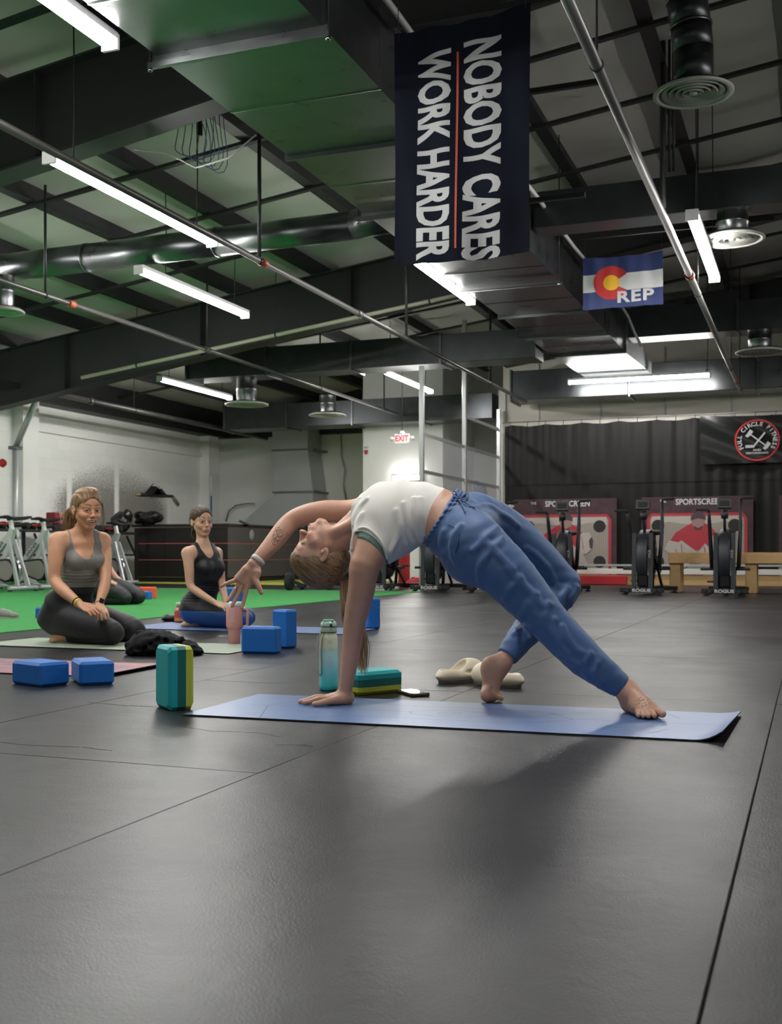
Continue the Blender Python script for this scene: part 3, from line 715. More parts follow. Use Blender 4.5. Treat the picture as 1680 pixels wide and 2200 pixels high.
M['p_ice'] = mat('poster_ice', (.50,.48,.38), .5); M['p_skin'] = mat('poster_skin', (.32,.2,.18), .6); M['p_dark'] = mat('poster_black', (.02,.018,.018), .6)
M['p_plum'] = mat('poster_helmet', (.075,.045,.06), .6); M['p_gry'] = mat('poster_fold', (.26,.23,.22), .6)
def screen(x0, label, hide=()):
    x1 = x0+1.98; y = 21.095; z0, z1 = .16, 1.62; W_ = 1.98; xm = (x0+x1)/2
    t = thing('shooting_screen', (xm, y, z0), label, 'hockey poster', 'hockey shooting screens on the curtain')
    MB().box((xm, y+.012, (z0+z1)/2), (W_, .02, z1-z0)).build('backing', M['poster_dark'], t)
    def flat(poly, dy, name, m, lab=None):
        b = MB().add([(x0+p[0], y-dy, z0+p[1]) for p in poly], [tuple(range(len(poly)))])
        o = b.build(name, M[m], t)
        # face the hall
        if o.data.polygons[0].normal.y > 0: o.data.flip_normals()
        if lab: o['label'] = lab
        return o
    flat([(.0,0),(W_,0),(W_,.17),(0,.17)], .002, 'ice', 'p_ice')
    flat([(.10,.0),(.10,1.06),(.18,1.16),(1.80,1.16),(1.88,1.06),(1.88,0)], .003, 'goal_frame', 'p_red')
    flat([(.155,.16),(.155,1.05),(.20,1.11),(1.78,1.11),(1.825,1.05),(1.825,.16)], .004, 'net', 'net')
    flat([(.17,.95),(.19,1.10),(1.79,1.10),(1.81,.95),(1.5,1.0),(1.0,.93),(.5,1.0)], .005, 'net_cloth', 'p_white')
    flat([(.155,0),(.155,.16),(1.825,.16),(1.825,0)], .0045, 'ice', 'p_ice')
    for k, (cx, cz) in enumerate(((.30,.93),(1.66,.93),(.30,.26),(1.66,.26))):
        flat([(cx+.115*math.cos(q*.2618), cz+.115*math.sin(q*.2618)) for q in range(24)], .007, 'target_hole', 'p_dark')
    # goalkeeper
    c = 1.02
    flat([(c-.52,.62),(c-.40,.80),(c-.2,.93),(c-.1,.98),(c+.1,.98),(c+.22,.92),(c+.34,.76),(c+.30,.6),(c+.12,.5),(c-.15,.46),(c-.4,.5)], .008, 'jersey', 'p_red')
    flat([(c-.10,.93),(c-.12,1.04),(c-.06,1.12),(c+.06,1.12),(c+.12,1.04),(c+.10,.93),(c,.86)], .010, 'face', 'p_skin')
    flat([(c-.13,1.02),(c-.13,1.09),(c-.07,1.16),(c,1.19),(c+.07,1.17),(c+.13,1.10),(c+.13,1.03),(c,1.06)], .011, 'helmet', 'p_plum')
    flat([(c-.08,.93),(c,.88),(c+.08,.93),(c+.05,.85),(c-.05,.85)], .012, 'collar', 'p_plum')
    flat([(c-.46,.55),(c-.30,.66),(c-.02,.45),(c-.12,.25),(c-.28,.12),(c-.42,.3)], .012, 'leg_pad', 'p_white')
    flat([(c-.02,.42),(c+.12,.60),(c+.32,.42),(c+.42,.22),(c+.34,.07),(c+.18,.10),(c+.02,.25)], .013, 'leg_pad', 'p_white')
    flat([(c-.02,.42),(c+.02,.25),(c-.02,.2),(c-.12,.25)], .0135, 'pad_shadow', 'p_gry')
    flat([(c+.24,.46),(c+.22,.68),(c+.30,.80),(c+.44,.82),(c+.52,.68),(c+.50,.50),(c+.38,.40)], .014, 'catching_glove', 'p_white')
    flat([(c+.46,.52),(c+.44,.66),(c+.49,.74),(c+.52,.66),(c+.50,.50)], .015, 'glove_webbing', 'p_plum')
    flat([(c-.60,.50),(c-.52,.66),(c-.34,.62),(c-.36,.44),(c-.5,.40)], .015, 'blocker', 'p_white')
    flat([(c-.46,.40),(c-.36,.10),(c-.18,.02),(c+.10,.02),(c+.12,.08),(c-.14,.09),(c-.30,.16),(c-.40,.42)], .016, 'hockey_stick', 'p_red')
    for (p, q) in (((c-.30,.60),(c-.26,.20)),((c+.10,.55),(c+.20,.14)),((c-.40,.5),(c-.34,.26)),((c+.3,.74),(c+.34,.5))):
        d = Vector((q[0]-p[0], q[1]-p[1])).normalized()*.006
        flat([(p[0]-d.y, p[1]+d.x), (q[0]-d.y, q[1]+d.x), (q[0]+d.y, q[1]-d.x), (p[0]+d.y, p[1]-d.x)], .017, 'pad_stripe', 'p_red')
    b = MB(); text_into(b, 'SPORTSCREEN', facing(xm+.06, y-.006, z0+1.36), .15, xs=.88, bold=.004, ext=0); text_into(b, 'THE', facing(xm-.60, y-.006, z0+1.38), .07, xs=.9, bold=.002, ext=0)
    b.build('lettering', M['b_white'], t)
    return t
screen(-5.42, 'hockey goalkeeper shooting screen partly hidden behind the blue trousers')
screen(-2.98, 'hockey goalkeeper shooting screen in the middle, between two exercise bikes')
screen(-.57, 'hockey goalkeeper shooting screen cut off by the right edge')
# dasher boards along the base
t = thing('dasher_board', (-1.1, 20.9, 0), 'low white and red board along the foot of the curtain', 'board')
MB().box((-1.1, 20.90, .245), (8.9, .05, .10), bev=.004).build('white_board', M['white'], t)
MB().box((-1.1, 20.95, .36), (8.9, .05, .035)).build('cap_rail', M['galv_wall'], t)
MB().box((-1.1, 20.93, .09), (8.9, .04, .18)).build('kick_plate', M['wood'], t)
tag(MB().box((-4.2, 20.78, .085), (2.0, .10, .17), bev=.01).build('red_board', M['red'], base=True), 'low red padded board on the floor behind the exercise bikes', 'board')
# pine bench frame
t = thing('wooden_bench', (-.4, 17.2, 0), 'pine timber bench frame behind the two right exercise bikes', 'bench')
def at_u(px, u, z): p = Wu(px, HOR, u); return Vector((p.x, p.y, z))
pa = at_u(1436, 17.0, 0); pb = at_u(1800, 17.0, 0); pa.z = pb.z = 0
MB().box(((pa.x+pb.x)/2, 17.0, .495), (pb.x-pa.x, .05, .13), bev=.004).build('front_rail', M['wood'], t)
MB().box(((pa.x+pb.x)/2, 17.42, .495), (pb.x-pa.x, .05, .13), bev=.004).build('back_rail', M['wood'], t)
for x in (pa.x+.09, (pa.x+pb.x)/2, pb.x-.1):
    for y in (17.0, 17.42): MB().box((x, y+.045, .24), (.16, .045, .48), bev=.004).build('leg', M['wood'], t)
for i in range(3): MB().box(((pa.x+pb.x)/2, 17.06+.15*i, .575), (pb.x-pa.x, .13, .03), bev=.004).build('top_plank', M['wood'], t)
# ------------------------------------------------------------------ air bikes (front faces -Y)
M['dull_black'] = mat('powder_black', (.010,.0105,.012), .45); M['cage'] = mat('cage_black', (.006,.006,.007), .38, spec=.3)
M['slate'] = mat('slate_steel', (.022,.024,.030), .45)
def air_bike():
    t = thing('exercise_bike', (0,0,0), '', 'exercise bike')
    B = lambda mb, n, m, l=None: mb.build(n, M[m], t, world=False)
    B(MB().box((0,0,.065), (.60,.075,.06), bev=.008), 'front_base', 'dull_black')
    B(MB().box((0.02,1.14,.065), (.56,.075,.06), bev=.008), 'rear_base', 'dull_black')
    B(MB().beam((0,0,.075), (0,1.14,.075), .07, .05), 'spine', 'dull_black')
    for x, y in ((-.24,0),(.24,0),(-.22,1.14),(.26,1.14)):
        f = B(MB().lathe([(.0001,0),(.042,0),(.03,.022),(.012,.028),(.012,.05)], (x,y,0), 14), 'levelling_foot', 'rubber')
    b = MB(); text_into(b, 'ROGUE', Matrix.Translation((0,-.0385,.062)) @ XZ, .062, xs=1.25, bold=.002, ext=.0004); o = B(b, 'lettering', 'b_white'); o['label'] = 'white letters ROGUE'
    for s in (-1,1):
        w_ = B(MB().lathe([(.001,-.02),(.035,-.02),(.04,0),(.035,.02),(.001,.02)], (s*.19,-.065,.05), 14, 'x'), 'transport_wheel', 'rubber')
        B(MB().beam((s*.115,.02,.09), (s*.115,.06,.86), .035, .06), 'front_upright', 'slate')
        B(MB().beam((s*.115,.35,.52), (s*.115,.9,.10), .03, .04), 'side_stay', 'dull_black')
    # fan housing: two wire cage discs and a drum, axis along X
    B(MB().lathe([(.05,-.085),(.30,-.085),(.345,-.05),(.352,0),(.345,.05),(.30,.085),(.05,.085)], (0,.34,.52), 36, 'x'), 'fan_drum', 'cage')
    b = MB()
    for s in (-1,1):
        for r_ in (.1,.17,.24,.31): b.tube([(s*.092, .34+r_*math.cos(q*math.pi/12), .52+r_*math.sin(q*math.pi/12)) for q in range(25)], .004, 4, False)
        for q in range(16):
            a = q*math.pi/8; b.cyl((s*.095,.34+.05*math.cos(a),.52+.05*math.sin(a)), (s*.088,.34+.33*math.cos(a),.52+.33*math.sin(a)), .003, n=4)
    B(b, 'wire_cage', 'dull_black')
    b = MB()                                        # arched fender in front of the fan
    arc = [(0, .34-.385*math.cos(a), .52+.385*math.sin(a)) for a in [R(q) for q in range(-55, 115, 10)]]
    b.tube(arc, [(.075,.012)]*len(arc), 12, True, flat=(0,0,1)); B(b, 'fender', 'slate')
    B(MB().box((0,.12,.25), (.16,.16,.28), bev=.02), 'chain_guard', 'cage')
    # console
    B(MB().tube([(0,.20,.86),(0,.13,1.02),(0,.10,1.16)], [.022,.02,.018], 10), 'console_stem', 'slate')
    c = B(MB().lathe([(.001,-.05),(.045,-.05),(.05,0),(.04,.07),(.001,.075)], (0,.11,1.10), 14), 'console_joint', 'black')
    c = B(MB().box((0,.075,1.255), (.19,.05,.145), Matrix.Rotation(R(-14),3,'X'), bev=.008), 'console', 'black')
    B(MB().box((0,.045,1.26), (.13,.004,.075), Matrix.Rotation(R(-14),3,'X')), 'screen', 'rubber')
    # moving arms: one forward, one back
    for s, fwd, top in ((-1,0,1.17),(1,1,1.34)):
        y1 = -.10 if not fwd else .34
        B(MB().tube([(s*.175,.34,.36),(s*.19,.24 if not fwd else .40,.7),(s*.2,(.10 if not fwd else .44),1.0),(s*.2,y1+.1,top-.03)], [(.016,.030),(.018,.030),(.016,.026),(.014,.02)], 10), 'moving_arm', 'slate')
        B(MB().tube([(s*.2,y1+.1,top-.03),(s*.215,y1+.09,top),(s*.37,y1+.06,top+.005)], .019, 10), 'grip', 'rubber')
        B(MB().tube([(s*.10,.34,.36),(s*.33,.34,.36)], .02, 10), 'foot_peg', 'dull_black')
    # cranks, seat
    for s in (-1,1):
        cr = B(MB().beam((s*.13,.62,.28), (s*.14,.62+s*.13,.28+s*.10), .015, .03), 'crank', 'dull_black')
        B(MB().box((s*.20,.62+s*.13,.28+s*.10), (.10,.09,.022), bev=.004), 'pedal', 'black')
    B(MB().tube([(0,.78,.1),(0,.86,.5),(0,.92,.84)], .025, 10), 'seat_post', 'dull_black')
    B(MB().lathe([(.001,-.17),(.045,-.16),(.06,-.06),(.10,.06),(.12,.15),(.07,.18),(.001,.18)], (0,.9,0), 18, 'y').xf(Matrix.Translation((0,0,.885)) @ Matrix.Diagonal((1,1,.34,1))), 'seat', 'rubber')
    b = MB(); text_into(b, 'PERFORMANCE', Matrix.Translation((.095,.025,.45)) @ XZ @ Matrix.Rotation(R(90),4,'Z'), .05, bold=.001, ext=.0004); B(b, 'side_lettering', 'b_white')
    return t
AB = air_bike()
labs = ['black air bike standing in front of the pine bench, nearest the right edge', 'black air bike in front of the middle hockey screen', 'black air bike just right of the bent knee in blue',
        'black air bike hidden mostly behind the blue hips, its console showing above', 'black air bike seen under the arched waist, fan cage behind red mat', 'black air bike seen right of the planted arm', 'black air bike behind the hanging head, one grip above the raised arm']
for i, (x, y) in enumerate(((-1.12,15.75),(-2.22,15.75),(-3.36,15.8),(-4.5,15.9),(-5.40,15.95),(-6.3,16.05),(-7.4,16.2))):
    o = AB if i == 0 else copy_tree(AB)
    o.location = (x, y, 0); o['label'] = labs[i]; o['group'] = 'row of black air bikes'; o.rotation_euler = (0,0,R((2,-3,5,0,3,-2,2)[i]))
p = G(622, 1269)
t = thing('wheeled_trainer', tuple(p), 'black machine foot with a large rubber wheel behind the hanging hair', 'exercise machine')
MB().lathe([(.03,-.035),(.10,-.045),(.135,-.03),(.142,0),(.135,.03),(.10,.045),(.03,.035)], (p.x, p.y, .142), 28, 'x').build('wheel', M['rubber'], t)
MB().cyl((p.x-.02,p.y,.142), (p.x+.09,p.y,.142), .02).build('axle', M['dull_black'], t)
MB().beam((p.x+.06,p.y,.142), (p.x+.25,p.y+.02,.075), .05, .05).build('arm', M['dull_black'], t)
# red column, coiled red mat and red plate stack by the white wall
p = Wu(868, 1262, 18.2); p.z = 0
t = thing('red_post', tuple(p), 'red padded square post against the white wall', 'post')
MB().box((p.x, p.y, .58), (.17,.17,1.16), bev=.02).build('padding', M['red'], t); MB().box((p.x, p.y, 1.18), (.12,.12,.04)).build('cap', M['white'], t)
p = Wu(915, 1258, 18.0); p.z = 0
b = MB()
for k in range(5): b.tube([(p.x+.38*math.cos(a+k)*(1-.1*k), p.y+.2*math.sin(a+k)*(1-.1*k), .035+.035*k*.8) for a in np.linspace(0,5.6,18)], [(.05,.03)]*18, 8)
tag(b.build('red_strap_pile', M['red'], base=True), 'pile of red straps on the floor behind the bikes', 'straps')
p = Wu(1020, 1262, 18.4); p.z = 0
b = MB()
for k in range(4): b.lathe([(.03,0),(.2,0),(.21,.01),(.21,.03),(.2,.04),(.03,.04)], (p.x+.01*k, p.y, .041*k), 24)
tag(b.build('weight_plate_stack', M['red'], base=True), 'low stack of red weight plates left of the blue knee', 'weight plates')
# ------------------------------------------------------------------ glazed partition beside the curtain
M['poly'] = mat('scratched_sheet', (.75,.76,.78), .35, alpha=.22, var=.2, vs=9, spec=.6)
M['alu'] = mat('aluminium', (.55,.56,.56), .35, .7)
t = thing('glass_partition', (-5.75, 18.9, 0), 'aluminium framed partition of scratched clear sheets beside the curtain', 'partition')
for y in (16.6, 18.9, 21.2):
    MB().box((-5.75, y, {16.6:1.76,18.9:2.35,21.2:1.7}[y]), (.07,.07,{16.6:3.52,18.9:4.7,21.2:3.4}[y]), bev=.004).build('post', M['alu'], t)
for (ya, yb) in ((16.6,18.9),(18.9,21.2)):
    for z in (1.2, 1.87, 2.46, 3.0):
        if z == 3.0 and ya < 17: continue
        MB().box((-5.75, (ya+yb)/2, z), (.04, yb-ya-.07, .05)).build('rail', M['alu'], t)
    for (za, zb) in ((1.22,1.85),(1.89,2.44)):
        MB().box((-5.75, (ya+yb)/2, (za+zb)/2), (.006, yb-ya-.08, zb-za-.02)).build('sheet', M['poly'], t)
    MB().box((-5.75, (ya+yb)/2, .62), (.03, yb-ya-.08, 1.14)).build('lower_board', M['white'], t)
# shelf with kit beyond the partition
p = at_u(1025, 20.2, 0)
t = thing('slatted_shelf', (p.x, 20.6, 0), 'white slatted shelf unit beyond the partition', 'shelf')
MB().box((p.x-.1, 20.6, 1.48), (1.3,.45,.04)).build('top', M['white'], t)
for k in range(8): MB().box((p.x-.68+k*.165, 20.4, 1.28), (.05,.03,.36)).build('slat', M['white'], t)
for sx in (-.7,.5): MB().box((p.x+sx, 20.6, .73), (.05,.4,1.46)).build('side', M['white'], t)
M['navy'] = mat('navy_cloth', (.012,.03,.08), .7, bump=.4, bs=12)
q = at_u(1030, 20.4, 1.5)
b = MB().lathe([(.001,0),(.09,.01),(.13,.10),(.14,.22),(.12,.36),(.07,.45),(.001,.47)], (q.x-.06, q.y+.05, 1.502), 20)
b.v = [(v[0]+.06*math.sin((v[2]-1.5)*7), v[1], v[2]+.02*math.sin(v[0]*30)) for v in b.v]
tag(b.build('kit_bag', M['navy'], base=True), 'upright navy blue kit bag on the white slatted shelf', 'bag')
q = at_u(985, 20.4, 1.5)
b = MB()
for k in range(5): b.lathe([(.001,0),(.07,.01),(.10,.05),(.06,.10),(.001,.115)], (q.x-.34+.09*k, q.y+.03*(k%2), 1.5+.02*(k%2)), 14)
tag(b.build('folded_towel', mat('towel', (.35,.37,.40), .8, bump=.5, bs=20), base=True), 'heap of grey and white towels on the slatted shelf', 'towels')
# ------------------------------------------------------------------ counter
M['panel_black'] = mat('counter_black', (.011,.010,.010), .35, var=.3, vs=3); M['panel_grey'] = mat('counter_grey', (.07,.065,.065), .38, var=.25, vs=2, stretch=(1,1,6))
M['pink_line'] = mat('red_inlay', (.42,.07,.08), .4)
t = thing('reception_counter', (-11.9, 20.5, 0), 'long black reception counter with thin red inlay lines', 'counter')
X0, X1, Y0, Y1 = -12.9, -10.75, 19.4, 23.3
rows = (0.10, .45, .78, 1.10)
for i in range(3):
    for k in range(3):
        xa = X0+(X1-X0)*k/3; MB().box((xa+(X1-X0)/6, Y0+.02, (rows[i]+rows[i+1])/2), ((X1-X0)/3-.006, .04, rows[i+1]-rows[i]-.016)).build('front_panel', M['panel_black'], t)
    for k in range(4):
        ya = Y0+(Y1-Y0)*k/4; MB().box((X1-.02, ya+(Y1-Y0)/8, (rows[i]+rows[i+1])/2), (.04, (Y1-Y0)/4-.006, rows[i+1]-rows[i]-.016)).build('side_panel', M['panel_grey'], t)
for z in (.45, .78, 1.09):
    b = MB(); b.box(((X0+X1)/2, Y0+.016, z), (X1-X0, .03, .014)); b.box((X1-.016, (Y0+Y1)/2, z), (.03, Y1-Y0, .014)); b.build('red_inlay', M['pink_line'], t)
MB().box(((X0+X1)/2, Y0+.35, 1.14), (X1-X0+.1, .8, .05), bev=.008).build('top', M['panel_black'], t)
MB().box((X1-.3, (Y0+Y1)/2+.2, 1.141), (.7, Y1-Y0-.6, .05), bev=.008).build('top', M['panel_black'], t)
MB().box(((X0+X1)/2, Y0+.12, .05), (X1-X0-.1, .1, .1)).build('plinth', M['black'], t); MB().box((X1-.1, (Y0+Y1)/2, .05), (.06, Y1-Y0-.2, .1)).build('plinth', M['black'], t)
b = MB().lathe([(.001,0),(.105,0),(.105,.004),(.001,.004)], (X1+.002, 20.4, .96), 28, 'x'); b.build('round_emblem', mat('emblem', (.30,.30,.30), .5, var=.5, vs=25), t)
# ------------------------------------------------------------------ wall duct shaft
t = thing('duct_shaft', (-9.4, 24.0, 0), 'pale galvanised duct dropping down the back wall and bending to the left', 'air duct')
def fr(a, bq, name, m='galv_wall'):       # frustum between two rects (x0,x1,y0,y1,z)
    vs = []
    for (x0,x1,y0,y1,z) in (a, bq): vs += [(x0,y0,z),(x1,y0,z),(x1,y1,z),(x0,y1,z)]
    MB().add(vs, [(3,2,1,0),(4,5,6,7),(0,1,5,4),(1,2,6,5),(2,3,7,6),(3,0,4,7)]).build(name, M[m], t)
def ux(px, u=23.9): return Wu(px, HOR, u).x
y0, y1 = 23.5, 24.25
fr((ux(586,23.5),ux(661,23.5),y0,y1,3.0),(ux(583,23.5),ux(663,23.5),y0,y1,4.0),'shaft_section')
fr((ux(592,23.5),ux(672,23.5),y0,y1,2.03),(ux(583,23.5),ux(661,23.5),y0,y1,2.98),'tapered_section')
xa, xb = ux(592,23.5), ux(672,23.5)
b = MB(); poly = [(xa,2.0),(xb,2.0),(xb,1.62),(xb-.55,1.05),(xb-1.75,.62),(xa-1.35,.62),(xa-.7,1.45)]
b.prism([(p[0], p[1]) for p in poly], (0, y1, 0), (1,0,0), (0,0,1), (y1-y0)); b.build('elbow', M['galv_wall'], t)
for z in (2.01, 2.99): MB().box(((xa+xb)/2-.02*(z>2.5), (y0+y1)/2-.02, z), (xb-xa+.12, y1-y0+.06, .04)).build('flange', M['galv'], t)
MB().beam((xa-.95,y0-.01,1.35), (xb-.65,y0-.01,.85), .03, .05).build('flange', M['galv'], t)
# small wall fittings
p = Wu(864, 942, 20.0)
t = thing('exit_sign', tuple(p-Vector((0,0,.1))), 'white emergency sign with red letters hanging from the ceiling', 'sign')
MB().box(p, (.30,.05,.17), bev=.008).build('case', M['lamp_body'], t)
b = MB(); text_into(b, 'EXIT', facing(p.x, p.y-.027, p.z-.005), .155, xs=.85, bold=.006, ext=.0005); b.build('lettering', mat('exit_red', (.6,.05,.07), .5, emit=.25), t)
for s in (-1,1):
    MB().cyl(p+Vector((s*.15,0,.0)), p+Vector((s*.19,0,.0)), .02, n=10).build('arm', M['lamp_body'], t); MB().lathe([(.001,-.03),(.035,-.03),(.045,.0),(.04,.03),(.001,.035)], tuple(p+Vector((s*.21,-.01,0))), 16, 'y').build('lamp_head', M['grille'], t)
MB().lathe([(.05,0),(.05,.03),(.02,.06),(.001,.06)], tuple(p+Vector((0,0,.09))), 14).build('canopy', M['lamp_body'], t)
MB().cyl(p+Vector((0,0,.1)), (p.x, p.y, roof(p.x)-.02), .006, n=6).build('stem', M['cable'], t)
p = Wu(777, 990, 24.28)
t = thing('first_aid_sign', tuple(p), 'small white sign with red shield on the bay corner', 'sign')
MB().box((-8.86, 21.98, p.z), (.14,.015,.24)).build('plate', M['lamp_body'], t)
b = MB().prism([(-.045,.05),(.045,.05),(.045,-.02),(0,-.06),(-.045,-.02)], (-8.86, 21.972, p.z-.03), (1,0,0), (0,0,1), .003); b.build('shield', M['p_red'], t)
b = MB(); text_into(b, 'AED', facing(-8.86, 21.971, p.z+.07), .05, bold=.001, ext=0); b.build('lettering', M['black'], t)
# square silver downpipe at far left
t = thing('square_downpipe', (-13.5, 15.6, 0), 'silver metal downpipe bending out from the left wall', 'pipe')
q0 = Wv(33, 985, -13.35); q1 = Wv(36, 962, -13.3); q2 = Wv(85, 845, -12.6)
MB().tube([(q0.x,q0.y,0),(q0.x,q0.y,q1.z)], .065, 4).build('pipe_length', M['galv_wall'], t)
MB().tube([(q0.x,q0.y,q1.z),q2], .065, 4).build('pipe_length', M['galv_wall'], t)
MB().box((q0.x,q0.y,q1.z), (.17,.17,.06)).build('collar', M['galv'], t)
p = Wv(3, 995, -13.6); tag(MB().lathe([(.001,0),(.07,0),(.08,.03),(.05,.08),(.001,.09)], tuple(p), 18, 'x').build('alarm_bell', M['red'], base=True), 'red alarm bell at the left edge of the picture', 'alarm')
# hockey stick rack sign on the left wall
def wp(px, py): return Wv(px, py, -13.66)
t = thing('stick_rack', tuple(wp(335,1068)), 'hockey stick mounted on the wall with two black mountain shapes', 'wall decoration')
a, b_ = wp(292,1062), wp(371,1066); e = wp(384,1085)
MB().tube([a+(b_-a)*.12, b_], .03, 4).build('stick_shaft', M['dull_black'], t); MB().tube([a, a+(b_-a)*.14], .022, 6).build('stick_end', M['wood'], t)
MB().tube([b_, b_+(e-b_)*.35, e], [(.02,.03),(.02,.05),(.02,.045)], 6).build('stick_blade', M['p_gry'], t)
for (px, w_, h_) in ((330,.80,.27),(342.5,.62,.20)):
    m_ = wp(px, 1064); n = MB().prism([(-w_/2,0),(w_/2,0),(0,h_)], m_, (0,1,0), (0,0,1), .015).build('mountain', M['dull_black'], t)
    MB().prism([(-w_*.12,h_*.74),(w_*.12,h_*.74),(0,h_)], m_+Vector((.016,0,0)), (0,1,0), (0,0,1), .004).build('snow_cap', M['white'], t)
for k in range(7): q = wp(322+k*4.2, 1068); MB().cyl(q, q+Vector((.06,0,-.02)), .008, n=5).build('peg', M['chrome'], t)
q0, q1, q2 = Wu(451,1026,24.1), Wu(451,1070,24.1), Wu(451,1132,24.1)
q0.x = q1.x = q2.x = -13.3; q0.y = q1.y = q2.y = 23.2
t = thing('mop_handle', (q0.x,q0.y,0), 'upright pole, white above and blue below, standing beside the corner pilaster', 'pole')
MB().cyl(q0, q1, .03, n=8).build('upper_tube', M['white'], t); MB().cyl(q1, (q0.x,q0.y,0), .02, n=8).build('lower_tube', mat('pole_blue', (.03,.12,.35), .4), t)
pts = [Wu(*z_, 24.2) for z_ in ((742,900),(733,930),(734,980),(742,1010),(738,1040),(744,1075))]
tag(MB().tube(pts, .018, 6).build('wall_cable', M['pipe_grey'], base=True), 'grey cable hanging down the back wall left of the bay', 'cable')
pts = [Wu(*z_, 24.1) for z_ in ((485,1120),(492,1098),(506,1086),(530,1082),(548,1082))]
tag(MB().tube(pts, .02, 6).build('hose', M['pipe_grey'], base=True), 'thin grey hose arching over the counter to the duct', 'hose')
# ------------------------------------------------------------------ dumbbell rack and clutter along the left wall
t = thing('dumbbell_rack', (-12.9, 17, 0), 'black storage rack along the left wall behind the spin bikes', 'rack')
for z in (.55, .98): MB().box((-12.95, 17.0, z), (.5, 4.6, .04)).build('shelf', M['dull_black'], t)
for y in (14.75, 16.3, 17.8, 19.2):
    MB().beam((-12.72,y,0), (-12.72,y,1.0), .05, .05).build('leg', M['dull_black'], t); MB().beam((-13.15,y,0), (-13.15,y,1.0), .05, .05).build('leg', M['dull_black'], t)
    MB().beam((-12.7,y+.02,.45), (-13.15,y+.3,.93), .03, .04).build('brace', M['dull_black'], t)
def dumbbell():
    t = thing('dumbbell', (0,0,0), '', 'dumbbell')
    MB().cyl((-.06,0,.06), (.06,0,.06), .016, n=8).build('handle', M['chrome'], t, world=False)
    for s in (-1,1):
        b = MB(); b.tube([(s*.055,0,.06),(s*.065,0,.06),(s*.125,0,.06),(s*.135,0,.06)], [.045,.065,.065,.05], 6); b.build('head', M['rubber'], t, world=False)
    return t
D0 = dumbbell(); D0['label'] = 'black hexagonal dumbbell in the row on the rack by the left wall'; D0['group'] = 'dumbbells on the rack'
k = 0
for i in range(22):
    for j in range(1):
        if i in (9,10,20,21): continue
        o = D0 if k == 0 else copy_tree(D0); k += 1
        o.location = (-12.82, 14.85+i*.2, 1.0); o.rotation_euler = (0,0,R(random.Random(i).uniform(-15,15)))
for i in (0,1,2,3,5,6,7):
    o = copy_tree(D0); o.location = (-13.05, 14.95+i*.42, 1.0); o['label'] = 'black dumbbell in the back row of the rack'; o['group'] = 'dumbbells in the back row'
p = Wv(119, 1108, -12.9)
t = thing('red_box', (p.x,p.y,1.0), 'dark red box standing on the dumbbell rack', 'box')
MB().box((p.x+.02,p.y-.1,1.0+.22), (.2,.14,.2), bev=.01).build('box_body', mat('maroon', (.25,.02,.03), .6), t); MB().box((p.x+.02,p.y+.04,1.0+.21), (.19,.12,.19), bev=.01).build('lighter_side', mat('salmon', (.5,.16,.12), .6), t)
MB().box((p.x+.02,p.y-.03,1.0+.055), (.24,.34,.11), bev=.01).build('base', M['black'], t)
